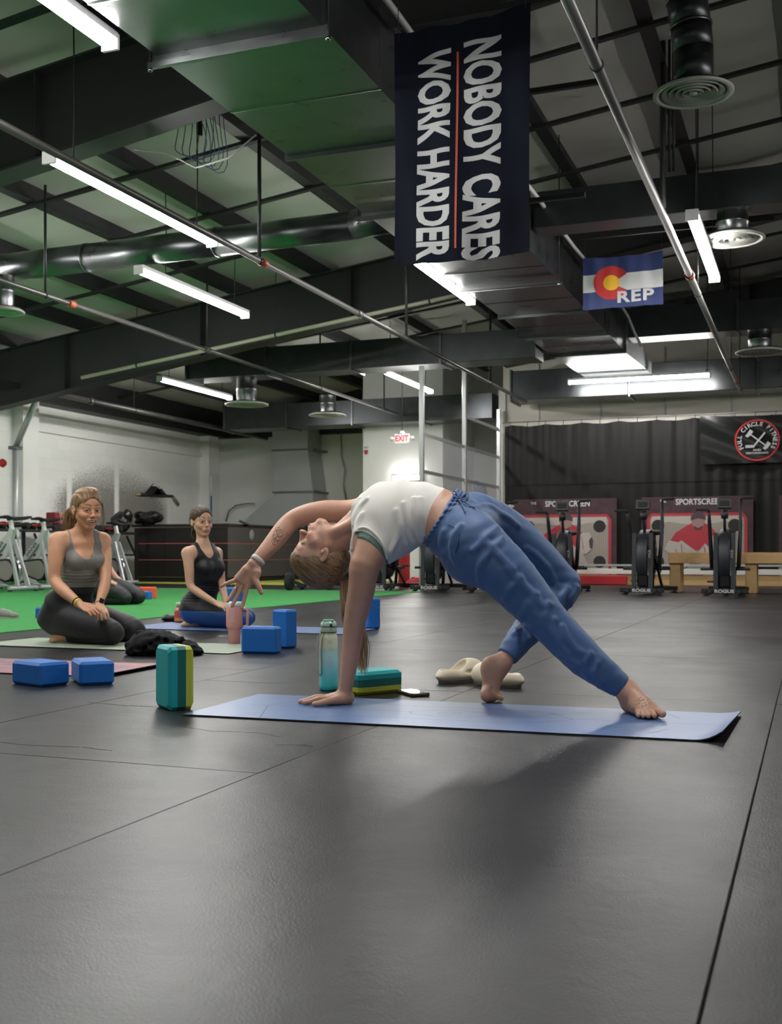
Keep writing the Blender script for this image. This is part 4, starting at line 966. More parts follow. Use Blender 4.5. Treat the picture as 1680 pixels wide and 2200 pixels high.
# ------------------------------------------------------------------ spin bikes facing +X
def spin_bike():
    t = thing('spin_bike', (0,0,0), '', 'spin bike')
    B = lambda mb, n, m: mb.build(n, M[m], t, world=False)
    B(MB().tube([(.5,-.27,.06),(.5,.27,.06)], .032, 12), 'front_stabiliser', 'silver'); B(MB().tube([(-.52,-.27,.06),(-.52,.27,.06)], .032, 12), 'rear_stabiliser', 'silver')
    for x in (.5,-.52):
        for y in (-.25,.25): B(MB().lathe([(.0001,0),(.04,0),(.03,.03),(.014,.04),(.014,.05)], (x,y,0), 12), 'levelling_foot', 'rubber')
    B(MB().beam((-.5,0,.09), (.02,0,.34), .06, .11), 'rear_frame', 'silver')
    B(MB().beam((-.28,0,.42), (.22,0,.86), .055, .10), 'top_frame', 'silver')
    o = MB(); text_into(o, 'SPINNER', Matrix.Translation((-.03,-.0285,.64)) @ XZ @ Matrix.Rotation(math.atan2(.44,.5),4,'Z'), .085, bold=.002, ext=.0004); B(o, 'lettering', 'black')
    B(MB().beam((-.30,0,.16), (-.40,0,.80), .05, .07), 'seat_tube', 'silver')
    B(MB().beam((.20,0,.72), (.27,0,.95), .07, .09), 'head_tube', 'silver')
    B(MB().beam((.27,0,.9), (.22,0,1.08), .045, .055), 'handlebar_post', 'lamp_body')
    for s in (-1,1): B(MB().beam((.24,s*.05,.78), (.5,s*.10,.08), .035, .07), 'fork', 'silver')
    B(MB().beam((.22,0,.72), (-.02,0,.3), .05, .09), 'down_frame', 'silver')
    B(MB().lathe([(.02,-.02),(.20,-.022),(.225,-.018),(.225,.018),(.20,.022),(.02,.02)], (.22,0,.32), 32, 'y'), 'flywheel', 'chrome')
    g = [( .22+.16*math.cos(a), -.075, .32+.16*math.sin(a)) for a in [R(q) for q in range(-100, 101, 20)]] + [(-.14+.10*math.cos(a), -.075, .35+.10*math.sin(a)) for a in [R(q) for q in range(100, 261, 20)]]
    b = MB().prism([(p[0], p[2]) for p in g], (0,-.06,0), (1,0,0), (0,0,1), .03); B(b, 'chain_guard', 'p_gry')
    B(MB().tube(g+[g[0]], .022, 6), 'guard_rim', 'rubber')
    for s in (-1,1):
        B(MB().beam((-.12,s*.09,.34), (-.12+s*.12,s*.10,.34-s*.12), .015, .03), 'crank', 'chrome'); B(MB().box((-.12+s*.12,s*.16,.34-s*.12), (.09,.10,.03), bev=.005), 'pedal', 'black')
    B(MB().tube([(-.40,0,.78),(-.42,0,.98)], .022, 10), 'seat_post', 'lamp_body')
    B(MB().beam((-.5,0,.985), (-.34,0,.985), .035, .03), 'seat_slider', 'silver')
    B(MB().lathe([(.001,-.14),(.03,-.13),(.045,-.04),(.09,.07),(.10,.13),(.001,.15)], (0,0,0), 16, 'x').xf(Matrix.Translation((-.40,0,1.03)) @ Matrix.Rotation(math.pi,4,'Z') @ Matrix.Diagonal((1,1,.35,1))), 'seat', 'rubber')
    b = MB(); b.tube([(.34,-.22,1.13),(.42,-.22,1.13),(.42,-.10,1.10),(.22,-.05,1.09),(.22,.05,1.09),(.42,.10,1.10),(.42,.22,1.13),(.34,.22,1.13)], .018, 8); b.tube([(.20,-.20,1.12),(.40,-.22,1.13)], .018, 8); b.tube([(.20,.20,1.12),(.40,.22,1.13)], .018, 8); b.tube([(.20,-.2,1.12),(.20,.2,1.12)], .018, 8)
    B(b, 'handlebar', 'rubber'); B(MB().box((.13,0,1.03), (.12,.2,.03), bev=.005), 'bottle_tray', 'red')
    B(MB().cyl((.2,.0,.72), (.16,.0,.60), .025, n=10), 'resistance_knob', 'chrome')
    return t
S0 = spin_bike()
sl = ['silver spin bike cut off by the left edge', 'silver spin bike just left of the smiling woman', 'silver spin bike behind the shoulder of the smiling woman', 'silver spin bike right of the smiling woman, in front of the black counter', 'silver spin bike mostly hidden behind the smiling woman']
for i, (x, y) in enumerate(((-11.6,13.0),(-11.6,13.85),(-11.65,14.7),(-12.0,17.15),(-11.7,15.6))):
    o = S0 if i == 0 else copy_tree(S0); o.location = (x,y,0); o['label'] = sl[i]; o['group'] = 'row of silver spin bikes'; o.rotation_euler = (0,0,R((-12,-10,-14,-8,-6)[i]))
# ================================================================== figures: distance-field bodies meshed with surface nets
# figure space: x to the photo's right, y away from the camera, z up (one rotation by YAW puts it into the hall)
def V(px, py, Z): return np.array([(px-840)/FPX*Z, Z, HC+(HOR-py)/FPX*Z])
def A3(*a): return np.array(a, float)
def unit(v): v = np.asarray(v, float); return v/np.linalg.norm(v)
class Op:
    def __init__(s, f, lo, hi, k=.0, mode='u'): s.f, s.lo, s.hi, s.k, s.mode = f, np.asarray(lo, float), np.asarray(hi, float), k, mode
def cone(p0, p1, r0, r1, k=.02, mode='u'):
    p0, p1 = np.asarray(p0, float), np.asarray(p1, float); d = p1-p0; L2 = max(d.dot(d), 1e-12); m = max(r0, r1)
    def f(x, y, z):
        X, Y, Z = x-p0[0], y-p0[1], z-p0[2]; t = np.clip((X*d[0]+Y*d[1]+Z*d[2])/L2, 0, 1)
        return np.sqrt((X-t*d[0])**2+(Y-t*d[1])**2+(Z-t*d[2])**2) - (r0+(r1-r0)*t)
    return Op(f, np.minimum(p0, p1)-m, np.maximum(p0, p1)+m, k, mode)
def crom(ps, m):
    ps = [np.atleast_1d(np.asarray(p, float)) for p in ps]; out = []
    for i in range(len(ps)-1):
        p0, p1, p2, p3 = ps[max(i-1, 0)], ps[i], ps[i+1], ps[min(i+2, len(ps)-1)]
        for j in range(m): t = j/m; out.append(.5*((2*p1)+(p2-p0)*t+(2*p0-5*p1+4*p2-p3)*t*t+(3*p1-3*p2+p3-p0)*t**3))
    return out+[ps[-1]]
def chain(ps, rs, k=.02, mode='u', m=None):      # one smooth tapering limb through the points
    m = m or (3 if len(ps) > 4 else 2); P = np.array(crom(ps, m)); Rr = np.array([r_[0] for r_ in crom(rs, m)]); mr = Rr.max()
    segs = [cone(P[i], P[i+1], Rr[i], Rr[i+1]) for i in range(len(P)-1)]
    def f(x, y, z):
        D = segs[0].f(x, y, z)
        for s in segs[1:]: D = np.minimum(D, s.f(x, y, z))
        return D
    return [Op(f, P.min(0)-mr, P.max(0)+mr, k, mode)]
def ell(c, r, ax=None, k=.02, mode='u'):
    c = np.asarray(c, float); r = np.asarray(r, float); ax = np.eye(3) if ax is None else np.asarray(ax, float); m = r.max()
    ext = np.sqrt(((ax*r[:,None])**2).sum(0))
    def f(x, y, z):
        X, Y, Z = x-c[0], y-c[1], z-c[2]; q = 0; g = 0
        for i in range(3):
            u = (X*ax[i][0]+Y*ax[i][1]+Z*ax[i][2])/r[i]; q = q+u*u; g = g+(u/r[i])**2
        q = np.sqrt(q); return q*(q-1)/np.maximum(np.sqrt(g), 1e-6)
    return Op(f, c-ext, c+ext, k, mode)
def eseg(p0, p1, N, a0, b0, a1, b1, k=.03, mode='u', cap=.6):   # tube of elliptical section, half size a along N and b across
    p0, p1, N = np.asarray(p0, float), np.asarray(p1, float), np.asarray(N, float)
    T = unit(p1-p0); L = np.linalg.norm(p1-p0); N = unit(N-T*N.dot(T)); Bv = np.cross(T, N); m = max(a0, b0, a1, b1)
    def f(x, y, z):
        X, Y, Z = x-p0[0], y-p0[1], z-p0[2]; s = X*T[0]+Y*T[1]+Z*T[2]; t = np.clip(s/L, 0, 1); e = s-t*L
        a = a0+(a1-a0)*t; b = b0+(b1-b0)*t; n = (X*N[0]+Y*N[1]+Z*N[2])/a; q = (X*Bv[0]+Y*Bv[1]+Z*Bv[2])/b; w_ = np.minimum(a, b)
        h = e/(w_*cap); g = np.sqrt((n/a)**2+(q/b)**2+(h/(w_*cap))**2); Q = np.sqrt(n*n+q*q+h*h)
        return Q*(Q-1)/np.maximum(g, 1e-6)
    return Op(f, np.minimum(p0, p1)-m, np.maximum(p0, p1)+m, k, mode)
def plane(c, n):           # keep the side that n points away from
    c, n = np.asarray(c, float), unit(n); return Op(lambda x, y, z: (x-c[0])*n[0]+(y-c[1])*n[1]+(z-c[2])*n[2], [-9]*3, [9]*3, 0, 'i')
def ecyl(c, e1, r1, e2, r2, k=.004):      # subtract an endless elliptical cylinder
    c = np.asarray(c, float); e1, e2 = unit(e1), unit(e2)
    def f(x, y, z):
        X, Y, Z = x-c[0], y-c[1], z-c[2]; u = (X*e1[0]+Y*e1[1]+Z*e1[2])/r1; v = (X*e2[0]+Y*e2[1]+Z*e2[2])/r2
        q = np.sqrt(u*u+v*v); return (q-1)*min(r1, r2)
    return Op(f, [-9]*3, [9]*3, k, 's')
def field(ops, x, y, z, D, lo, h, inf=0.0):
    for o in ops:
        mg = o.k+4*h+abs(inf)
        if o.lo[0] > -8:
            i0 = np.maximum(np.floor((o.lo-mg-lo)/h).astype(int), 0); i1 = np.ceil((o.hi+mg-lo)/h).astype(int)+1; i1 = np.minimum(i1, D.shape)
            if (i1 <= i0).any(): continue
        else: i0 = np.zeros(3, int); i1 = np.array(D.shape)
        sl = tuple(slice(a, b) for a, b in zip(i0, i1)); d = o.f(x[sl[0]], y[:, sl[1]], z[:, :, sl[2]]).astype(np.float32); A = D[sl]
        if o.mode == 'u':
            d = d-inf
            if o.k > 0:
                t = np.clip(.5+.5*(A-d)/o.k, 0, 1); D[sl] = A+(d-A)*t-o.k*t*(1-t)
            else: D[sl] = np.minimum(A, d)
        elif o.mode == 's':
            d = -d
            if o.k > 0: t = np.clip(.5-.5*(A-d)/o.k, 0, 1); D[sl] = A+(d-A)*t+o.k*t*(1-t)
            else: D[sl] = np.maximum(A, d)
        else: D[sl] = np.maximum(A, d)
    return D
def nets(ops, h, inf=0.0, box=None, disp=None):
    if box is None:
        us = [o for o in ops if o.mode == 'u']; lo = np.min([o.lo for o in us], 0)-.02-inf; hi = np.max([o.hi for o in us], 0)+.02+inf
    else: lo, hi = np.asarray(box[0], float), np.asarray(box[1], float)
    n = np.ceil((hi-lo)/h).astype(int)+1
    x = (lo[0]+h*np.arange(n[0], dtype=np.float32))[:, None, None]; y = (lo[1]+h*np.arange(n[1], dtype=np.float32))[None, :, None]; z = (lo[2]+h*np.arange(n[2], dtype=np.float32))[None, None, :]
    D = np.full(n, 1.0, np.float32); field(ops, x, y, z, D, lo, h, inf)
    if disp is not None: D += disp(x, y, z).astype(np.float32)*(np.abs(D) < .03)
    if box is None: pass
    S = D < 0
    c = np.zeros(tuple(n-1), np.int8)
    for i in (0, 1):
        for j in (0, 1):
            for k in (0, 1): c += S[i:n[0]-1+i, j:n[1]-1+j, k:n[2]-1+k]
    act = np.argwhere((c > 0) & (c < 8)); idx = np.full(tuple(n-1), -1, np.int32); idx[tuple(act.T)] = np.arange(len(act))
    P = np.zeros((len(act), 3), np.float64); W_ = np.zeros(len(act))
    for ax in range(3):
        o = [a for a in range(3) if a != ax]
        for p in (0, 1):
            for q in (0, 1):
                a = act.copy(); a[:, o[0]] += p; a[:, o[1]] += q; b = a.copy(); b[:, ax] += 1
                da, db = D[tuple(a.T)], D[tuple(b.T)]; m = (da < 0) != (db < 0); t = da[m]/(da[m]-db[m])
                P[m] += a[m]; P[m, ax] += t; W_[m] += 1
    P = P/W_[:, None]*h+lo
    F = []
    for ax in range(3):
        o = [a for a in range(3) if a != ax]; s0 = [slice(None)]*3; s1 = [slice(None)]*3; s0[ax] = slice(0, -1); s1[ax] = slice(1, None)
        A, B_ = S[tuple(s0)], S[tuple(s1)]; e = np.argwhere(A != B_); e = e[(e[:, o[0]] > 0) & (e[:, o[1]] > 0) & (e[:, o[0]] < n[o[0]]-1) & (e[:, o[1]] < n[o[1]]-1)]
        if not len(e): continue
        ins = A[tuple(e.T)]; q = []
        for (p, r_) in ((-1,-1),(0,-1),(0,0),(-1,0)):
            a = e.copy(); a[:, o[0]] += p; a[:, o[1]] += r_; q.append(idx[tuple(a.T)])
        q = np.stack(q, 1); fl = ins if ax != 1 else ~ins; q[~fl] = q[~fl][:, ::-1]; F.append(q)
    F = np.concatenate(F); F = F[(F >= 0).all(1)]
    return P, F
def surf(ops, x, z, y0, y1, inf=0.0):      # nearest surface depth seen from the camera side
    ys = np.arange(y0, y1, .001, dtype=np.float32); D = np.full((1, len(ys), 1), 1.0, np.float32)
    xx = np.array([[[x]]], np.float32); zz = np.array([[[z]]], np.float32)
    field(ops, xx, ys[None, :, None], zz, D, np.array([x, y0, z]), .001, inf) if False else None
    D[:] = 1.0
    for o in ops:
        d = o.f(xx, ys[None, :, None], zz).astype(np.float32)
        if o.mode == 'u': d = d-inf; t = np.clip(.5+.5*(D-d)/max(o.k, 1e-5), 0, 1); D = D+(d-D)*t-o.k*t*(1-t)
        elif o.mode == 's': D = np.maximum(D, -d)
        else: D = np.maximum(D, d)
    w_ = np.argwhere(D[0, :, 0] < 0)
    return float(ys[w_[0, 0]]) if len(w_) else None
def mesh_np(name, parts, mat_, parent, org, col=None, smooth=True):
    Ps, Fs, o = [], [], 0
    for P, F in parts: Ps.append(P); Fs.append(F+o); o += len(P)
    P = np.concatenate(Ps); F = np.concatenate(Fs)
    used = np.zeros(len(P), bool); used[F.ravel()] = True; mp = np.cumsum(used)-1; P = P[used]; F = mp[F]
    me = bpy.data.meshes.new(name); me.vertices.add(len(P)); me.vertices.foreach_set('co', (P-org).astype(np.float32).ravel())
    me.loops.add(F.size); me.loops.foreach_set('vertex_index', F.astype(np.int32).ravel())
    me.polygons.add(len(F)); me.polygons.foreach_set('loop_start', np.arange(0, F.size, 4, dtype=np.int32))
    me.update(calc_edges=True); me.polygons.foreach_set('use_smooth', np.full(len(F), smooth))
    if col is not None:
        c = col(P); a = me.color_attributes.new('Col', 'FLOAT_COLOR', 'POINT'); a.data.foreach_set('color', np.concatenate([c, np.ones((len(P), 1))], 1).astype(np.float32).ravel())
    me.materials.append(mat_); me.validate(); ob = bpy.data.objects.new(name, me); C.objects.link(ob); ob.parent = parent
    return ob
def cut_box(PF, boxes, inside):      # keep faces whose centre is inside / outside the boxes (lo, hi)
    P, F = PF; c = P[F].mean(1); m = np.zeros(len(F), bool)
    for lo, hi in boxes: m |= ((c > lo) & (c < hi)).all(1)
    return P, F[m if inside else ~m]
def skinmat(name, rough=.48):
    m = bpy.data.materials.new(name); m.use_nodes = True; nt = m.node_tree; b = nt.nodes['Principled BSDF']
    a = nt.nodes.new('ShaderNodeAttribute'); a.attribute_name = 'Col'; n = nt.nodes.new('ShaderNodeTexNoise'); n.inputs['Scale'].default_value = 18; n.inputs['Detail'].default_value = 5
    mr = nt.nodes.new('ShaderNodeMapRange'); mr.inputs['To Min'].default_value = .86; mr.inputs['To Max'].default_value = 1.12; nt.links.new(n.outputs['Fac'], mr.inputs['Value'])
    v = nt.nodes.new('ShaderNodeVectorMath'); v.operation = 'SCALE'; nt.links.new(a.outputs['Color'], v.inputs[0]); nt.links.new(mr.outputs[0], v.inputs['Scale'])
    nt.links.new(v.outputs[0], b.inputs['Base Color']); b.inputs['Roughness'].default_value = rough
    b.inputs['Subsurface Weight'].default_value = .18; b.inputs['Subsurface Radius'].default_value = (.9,.35,.18); b.inputs['Subsurface Scale'].default_value = .008
    n2 = nt.nodes.new('ShaderNodeTexNoise'); n2.inputs['Scale'].default_value = 260; bp = nt.nodes.new('ShaderNodeBump'); bp.inputs['Strength'].default_value = .12; bp.inputs['Distance'].default_value = .002
    nt.links.new(n2.outputs['Fac'], bp.inputs['Height']); nt.links.new(bp.outputs[0], b.inputs['Normal']); return m
M['skin'] = skinmat('skin')
def hairmat(name, c1, c2, sc=90, axis=(1,1,.12)):
    m = bpy.data.materials.new(name); m.use_nodes = True; nt = m.node_tree; b = nt.nodes['Principled BSDF']
    tc = nt.nodes.new('ShaderNodeTexCoord'); mp = nt.nodes.new('ShaderNodeMapping'); mp.inputs['Scale'].default_value = axis; nt.links.new(tc.outputs['Object'], mp.inputs[0])
    n = nt.nodes.new('ShaderNodeTexNoise'); n.inputs['Scale'].default_value = sc; n.inputs['Detail'].default_value = 4; nt.links.new(mp.outputs[0], n.inputs['Vector'])
    mx = nt.nodes.new('ShaderNodeMix'); mx.data_type = 'RGBA'; mx.inputs['A'].default_value = (*c1, 1); mx.inputs['B'].default_value = (*c2, 1)
    mr = nt.nodes.new('ShaderNodeMapRange'); mr.inputs['From Min'].default_value = .3; mr.inputs['From Max'].default_value = .7; nt.links.new(n.outputs['Fac'], mr.inputs['Value'])
    nt.links.new(mr.outputs[0], mx.inputs['Factor']); nt.links.new(mx.outputs['Result'], b.inputs['Base Color']); b.inputs['Roughness'].default_value = .42
    bp = nt.nodes.new('ShaderNodeBump'); bp.inputs['Strength'].default_value = .5; bp.inputs['Distance'].default_value = .004; nt.links.new(n.outputs['Fac'], bp.inputs['Height']); nt.links.new(bp.outputs[0], b.inputs['Normal']); return m
M['blonde'] = hairmat('hair_blonde', (.28,.17,.08), (.62,.44,.25)); M['honey'] = hairmat('hair_honey', (.10,.05,.022), (.36,.22,.10)); M['brown'] = hairmat('hair_brown', (.025,.014,.009), (.10,.06,.04))
M['root_hair'] = hairmat('hair_slick', (.09,.05,.024), (.34,.215,.115), 130, (9,1,1))
for n_ in M['root_hair'].node_tree.nodes:
    if n_.type == 'MAPPING': n_.vector_type = 'TEXTURE'; n_.inputs['Rotation'].default_value = (0, R(34), 0)
M['brown'].node_tree.nodes['Principled BSDF'].inputs['Roughness'].default_value = .62
M['eye_w'] = mat('eye_white', (.7,.68,.66), .2); M['iris'] = mat('iris', (.03,.02,.012), .15); M['tooth'] = mat('tooth', (.62,.57,.50), .4)
# ---- head in its own axes (x to her left ear side +, y forward, z up), origin between the ears at eye height
def head_ops(M4, s=1.0, smile=0.0, open_=0.0, closed=False):
    Rm = M4[:3, :3]; o = M4[:3, 3]; P = lambda x, y, z: o+Rm @ A3(x, y, z)*s; ax = Rm.T
    def C_(p, q, a, b, k=.02, mode='u'): return cone(P(*p), P(*q), a*s, b*s, k*s, mode)
    def E_(c, r, k=.02, mode='u', ax_=None): return ell(P(*c), A3(*r)*s, ax if ax_ is None else ax_, k*s, mode)
    ops = [E_((0,-.014,.038),(.0735,.092,.082),.02), E_((0,.028,-.03),(.060,.060,.078),.03), E_((0,.05,.04),(.058,.042,.05),.025)]
    for q in (-1, 1):
        ops += [C_((q*.050,.005,-.043),(q*.014,.064,-.098),.015,.012,.02), C_((q*.046,.050,-.026),(q*.036,.070,-.040+.006*smile),.019,.014+.004*smile,.018), C_((q*.040,.073,.019),(q*.012,.084,.016),.007,.006,.014)]
    ops += [C_((0,.060,-.097),(0,.071,-.098),.018,.013,.018), C_((0,.086,.008),(0,.104,-.028),.0072,.0085,.010), E_((0,.106,-.031),(.0092,.0105,.0082),.007)]
    for q in (-1, 1): ops += [E_((q*.0105,.099,-.034),(.0065,.0095,.007),.005), E_((q*.006,.106,-.041),(.0035,.005,.003),.002,'s')]
    ops += [E_((0,.080,-.064),(.030,.018,.020),.015)]
    for q in (-1, 1): ops += [E_((q*.031,.099,-.001),(.017,.015,.011),.010,'s'), E_((q*.031,.0735,-.001),(.0152,.0152,.0152),.005)]
    w_ = .020+.006*smile; u = .005*smile
    if not closed:
        for q in (-1, 1): ops += [E_((q*.031,.090,-.0015),(.0125,.012,.0048-.0015*smile),.001,'s')]
    gap = .0055*open_
    for q in (-1, 1):
        ops += [C_((0,.0955,-.0615+gap),(q*w_,.0865,-.064+u),.0038,.0018,.005), C_((0,.0945,-.0700-gap),(q*w_*.9,.0865,-.0655+u),.0048,.0020,.005)]
    if open_ > 0: ops += [E_((0,.094,-.0660),(w_*.86,.012,.0048+.003*open_),.002,'s')]
    else: ops += [C_((-w_*.9,.0975-.007,-.0655+u*.8),(0,.1005,-.0662),.0010,.0012,.002,'s'), C_((w_*.9,.0975-.007,-.0655+u*.8),(0,.1005,-.0662),.0010,.0012,.002,'s')]
    for q in (-1, 1):
        ea = np.array([unit(Rm @ A3(1, q*.35, 0)), unit(Rm @ A3(-q*.35, 1, .25)), unit(Rm @ A3(0, -.25, 1))])
        ops += [E_((q*.077,-.006,-.008),(.0075,.0165,.0285),.006,'u',ea), E_((q*.084,-.003,-.004),(.0055,.011,.020),.004,'s',ea), E_((q*.079,.006,-.012),(.004,.006,.007),.003,'u',ea)]
    return ops
def head_col(M4, s, base, lip=(.45,.16,.13), brow=(.10,.055,.03), cheek=.25, smile=0):
    Rm = M4[:3, :3]; o = M4[:3, 3]; base = np.array(base)
    def f(P):
        q = (P-o) @ Rm/s; x, y, z = q[:, 0], q[:, 1], q[:, 2]; c = np.tile(base, (len(P), 1))
        def mix(m, col): c[:] = c*(1-m[:, None])+np.array(col)*m[:, None]
        near = (np.abs(x) < .09) & (np.abs(y) < .14) & (np.abs(z) < .14)
        mix(near*cheek*np.exp(-((np.abs(x)-.042)**2+(z+.032)**2)/.0004)*(y > .02), base*A3(1.05,.55,.5))
        mix(near*.3*np.exp(-((x)**2+(z+.032)**2)/.0002)*(y > .09), base*A3(1.05,.6,.55))
        w_ = .021+.006*smile; u = .005*smile
        zc = -.0662+u*(np.abs(x)/w_)**2; ax = np.clip(1-(x/w_)**2, 0, 1)
        mix(near*np.clip((.0098*np.sqrt(ax)-np.abs(z-zc))/.0015, 0, 1)*(y > .08)*(np.abs(x) < w_), lip)
        t = (np.abs(x)-.012)/.036; bz = .0268+.0065*np.sin(np.clip(t, 0, 1)*2.2)
        mix(near*.85*np.clip((.0052*(1-.55*np.clip(t, 0, 1))-np.abs(z-bz))/.0022, 0, 1)*(t > 0)*(t < 1)*(y > .05), brow)
        e = ((np.abs(x)-.031)/.0145)**2+((z+.0005)/.0062)**2
        mix(near*.75*np.exp(-((e-1)/.35)**2)*(z > -.001)*(y > .078), (.05,.03,.02)); mix(near*.25*np.exp(-((e-1)/.5)**2)*(z <= -.001)*(y > .078), (.2,.1,.07))
        return c
    return f
def eyes(M4, s, parent, org, look=(0,0)):
    Rm = M4[:3, :3]; o = M4[:3, 3]
    for q in (-1, 1):
        c = o+Rm @ A3(q*.031,.0725,-.001)*s-org; f = Rm @ unit(A3(look[0],1,look[1]))
        MB().lathe([(.0001,-.0145*s)]+[(.0145*s*math.sin(a), -.0145*s*math.cos(a)) for a in np.linspace(.3,2.84,9)]+[(.0001,.0145*s)], tuple(c), 16).build('eye', M['eye_w'], parent, world=False)
        b = MB(); b.tube([tuple(c+f*.0132*s), tuple(c+f*.0150*s)], [.0066*s,.0058*s], 14); b.build('iris', M['iris'], parent, world=False)
def head_frame(o, fwd, up):
    f = unit(fwd); u = np.asarray(up, float); u = unit(u-f*u.dot(f)); r = np.cross(f, u)      # r = her right
    m = np.eye(4); m[:3, 0] = r; m[:3, 1] = f; m[:3, 2] = u; m[:3, 3] = o; return m
def fingers(ps_list, rs_list, k=.003):
    ops = []
    for ps, rs in zip(ps_list, rs_list):
        ops += chain(ps, rs, k)
    return ops
def body_root(name, gx, gz, label):
    p = Vector((gx*CY-gz*SY, gx*SY+gz*CY, 0)); p.z = .004; t = thing(name, tuple(p), label, 'person', None, YAW); return t, np.array([gx, gz, 0.0])
# ------------------------------------------------------------------ the woman in the one-armed backbend
SK = (.57,.325,.235)
def q_(px, py, Z): return V(px, py, Z)
root, org = body_root('person', (900-840)/FPX*4.15, 4.15, 'person in white crop top and blue joggers arched in a one-armed backbend')
FZ = 4.2
up = unit(A3(0,-.36,.93))                       # chest faces up and a little to the camera
pm = lambda n, Z=4.2: n*Z/FPX
# torso stations: centre, half thickness along the front normal, half width
st = [(q_(792,1128,4.27), unit(A3(-.30,-.42,.86)), .095, .150), (q_(830,1118,4.26), unit(A3(-.1,-.42,.9)), .122, .160), (q_(866,1106,4.25), unit(A3(.02,-.38,.92)), .114, .145),
      (q_(905,1103,4.24), unit(A3(.22,-.36,.92)), .098, .128), (q_(938,1108,4.23), unit(A3(.40,-.34,.85)), .094, .128), (q_(972,1128,4.22), unit(A3(.52,-.32,.80)), .108, .158), (q_(1010,1156,4.20), unit(A3(.58,-.3,.76)), .118, .170)]
def torso(i0, i1, e=0.0, k=.035): return [eseg(st[i][0], st[i+1][0], st[i][1]+st[i+1][1], st[i][2]+e, st[i][3]+e, st[i+1][2]+e, st[i+1][3]+e, k) for i in range(i0, i1)]
# arms
pa = [q_(800,1186,4.14), q_(785,1214,4.12), q_(779,1247,4.13), q_(776,1272,4.14), q_(768,1309,4.16), q_(760,1351,4.18), q_(756,1387,4.19), q_(750,1431,4.19), q_(743,1476,4.20), q_(738,1503,4.21)]
pr = [.058,.058,.052,.050,.046,.040,.037,.032,.026,.025]
ra = [q_(800,1088,4.40), q_(770,1098,4.45), q_(735,1101,4.48), q_(700,1101,4.49), q_(660,1108,4.50), q_(627,1121,4.50), q_(606,1144,4.48), q_(585,1170,4.45), q_(562,1195,4.42), q_(549,1211,4.41)]
rr = [.052,.047,.045,.045,.043,.038,.039,.035,.028,.025]
armsP, armsR = chain(pa, pr, .02), chain(ra, rr, .02)
sh = [ell(q_(796,1178,4.16), (.062,.060,.070), None, .04), cone(q_(845,1150,4.20), pa[0], .075, .058, .05), cone(q_(835,1085,4.34), ra[0], .06, .052, .05)]
HM = head_frame(q_(690,1193,4.29), A3(-.83,-.10,.56), A3(-.56,.02,-.83))
hops = head_ops(HM, 1.02, smile=.3, closed=True)
neck = [eseg(q_(705,1183,4.29), q_(770,1128,4.29), A3(.5,0,.8), .052, .050, .058, .062, .03), cone(q_(700,1150,4.25), q_(758,1128,4.22), .014, .016, .025), cone(q_(718,1150,4.245), q_(765,1122,4.22), .013, .014, .015)]
# planted hand: wrist, palm, fingers to the left
Zp = 4.21
gp = lambda px, Z, z: A3((px-840)/FPX*Z, Z, z)
phand = [eseg(gp(742,Zp,.034), gp(703,Zp,.022), A3(0,0,1), .022, .032, .015, .042, .015), cone(gp(748,Zp,.024), gp(735,Zp-.01,.022), .024, .022, .015), cone(gp(735,Zp-.03,.022), gp(712,Zp-.048,.016), .018, .014, .012)]
fg = [([gp(706,Zp-.032,.022), gp(686,Zp-.036,.026), gp(668,Zp-.038,.016), gp(653,Zp-.040,.011)], [.0115,.0100,.0088,.0078]),
      ([gp(704,Zp-.010,.024), gp(680,Zp-.010,.028), gp(660,Zp-.010,.016), gp(644,Zp-.010,.010)], [.0115,.0100,.0088,.0078]),
      ([gp(705,Zp+.012,.022), gp(683,Zp+.016,.026), gp(664,Zp+.018,.015), gp(650,Zp+.020,.010)], [.0110,.0095,.0085,.0075]),
      ([gp(709,Zp+.032,.020), gp(692,Zp+.040,.022), gp(677,Zp+.044,.013), gp(666,Zp+.047,.009)], [.0100,.0085,.0075,.0068]),
      ([gp(727,Zp-.040,.022), gp(707,Zp-.064,.020), gp(690,Zp-.074,.015), gp(675,Zp-.080,.011)], [.0150,.0125,.0108,.0090])]
phand += fingers([a for a, b in fg], [b for a, b in fg], .005)
# raised hand, palm to the camera, fingers spread downwards
Zh = 4.40
hp = lambda px, py, d=0: V(px, py, Zh+d)
rhand = [eseg(hp(547,1216), hp(521,1253,.0), A3(.1,1,.1), .017, .028, .013, .040, .012), cone(hp(552,1232,-.008), hp(548,1252,-.012), .017, .013, .012), cone(hp(528,1226,-.004), hp(513,1246,-.004), .014, .011, .012)]
fh = [([hp(511,1247), hp(496,1252,-.006), hp(484,1257,-.010), hp(475,1262,-.012)], [.0095,.0080,.0070,.0060]),
      ([hp(514,1256), hp(504,1271,-.004), hp(496,1284,-.010), hp(489,1294,-.018)], [.0100,.0086,.0076,.0066]),
      ([hp(520,1261), hp(512,1279,-.002), hp(504,1293,-.008), hp(498,1304,-.016)], [.0102,.0088,.0078,.0068]),
      ([hp(530,1261,-.002), hp(527,1280,-.006), hp(523,1296,-.010), hp(520,1308,-.018)], [.0100,.0088,.0078,.0068]),
      ([hp(547,1246,-.012), hp(554,1258,-.020), hp(558,1268,-.022), hp(561,1276,-.022)], [.0135,.0110,.0098,.0080])]
rhand += fingers([a for a, b in fh], [b for a, b in fh], .004)
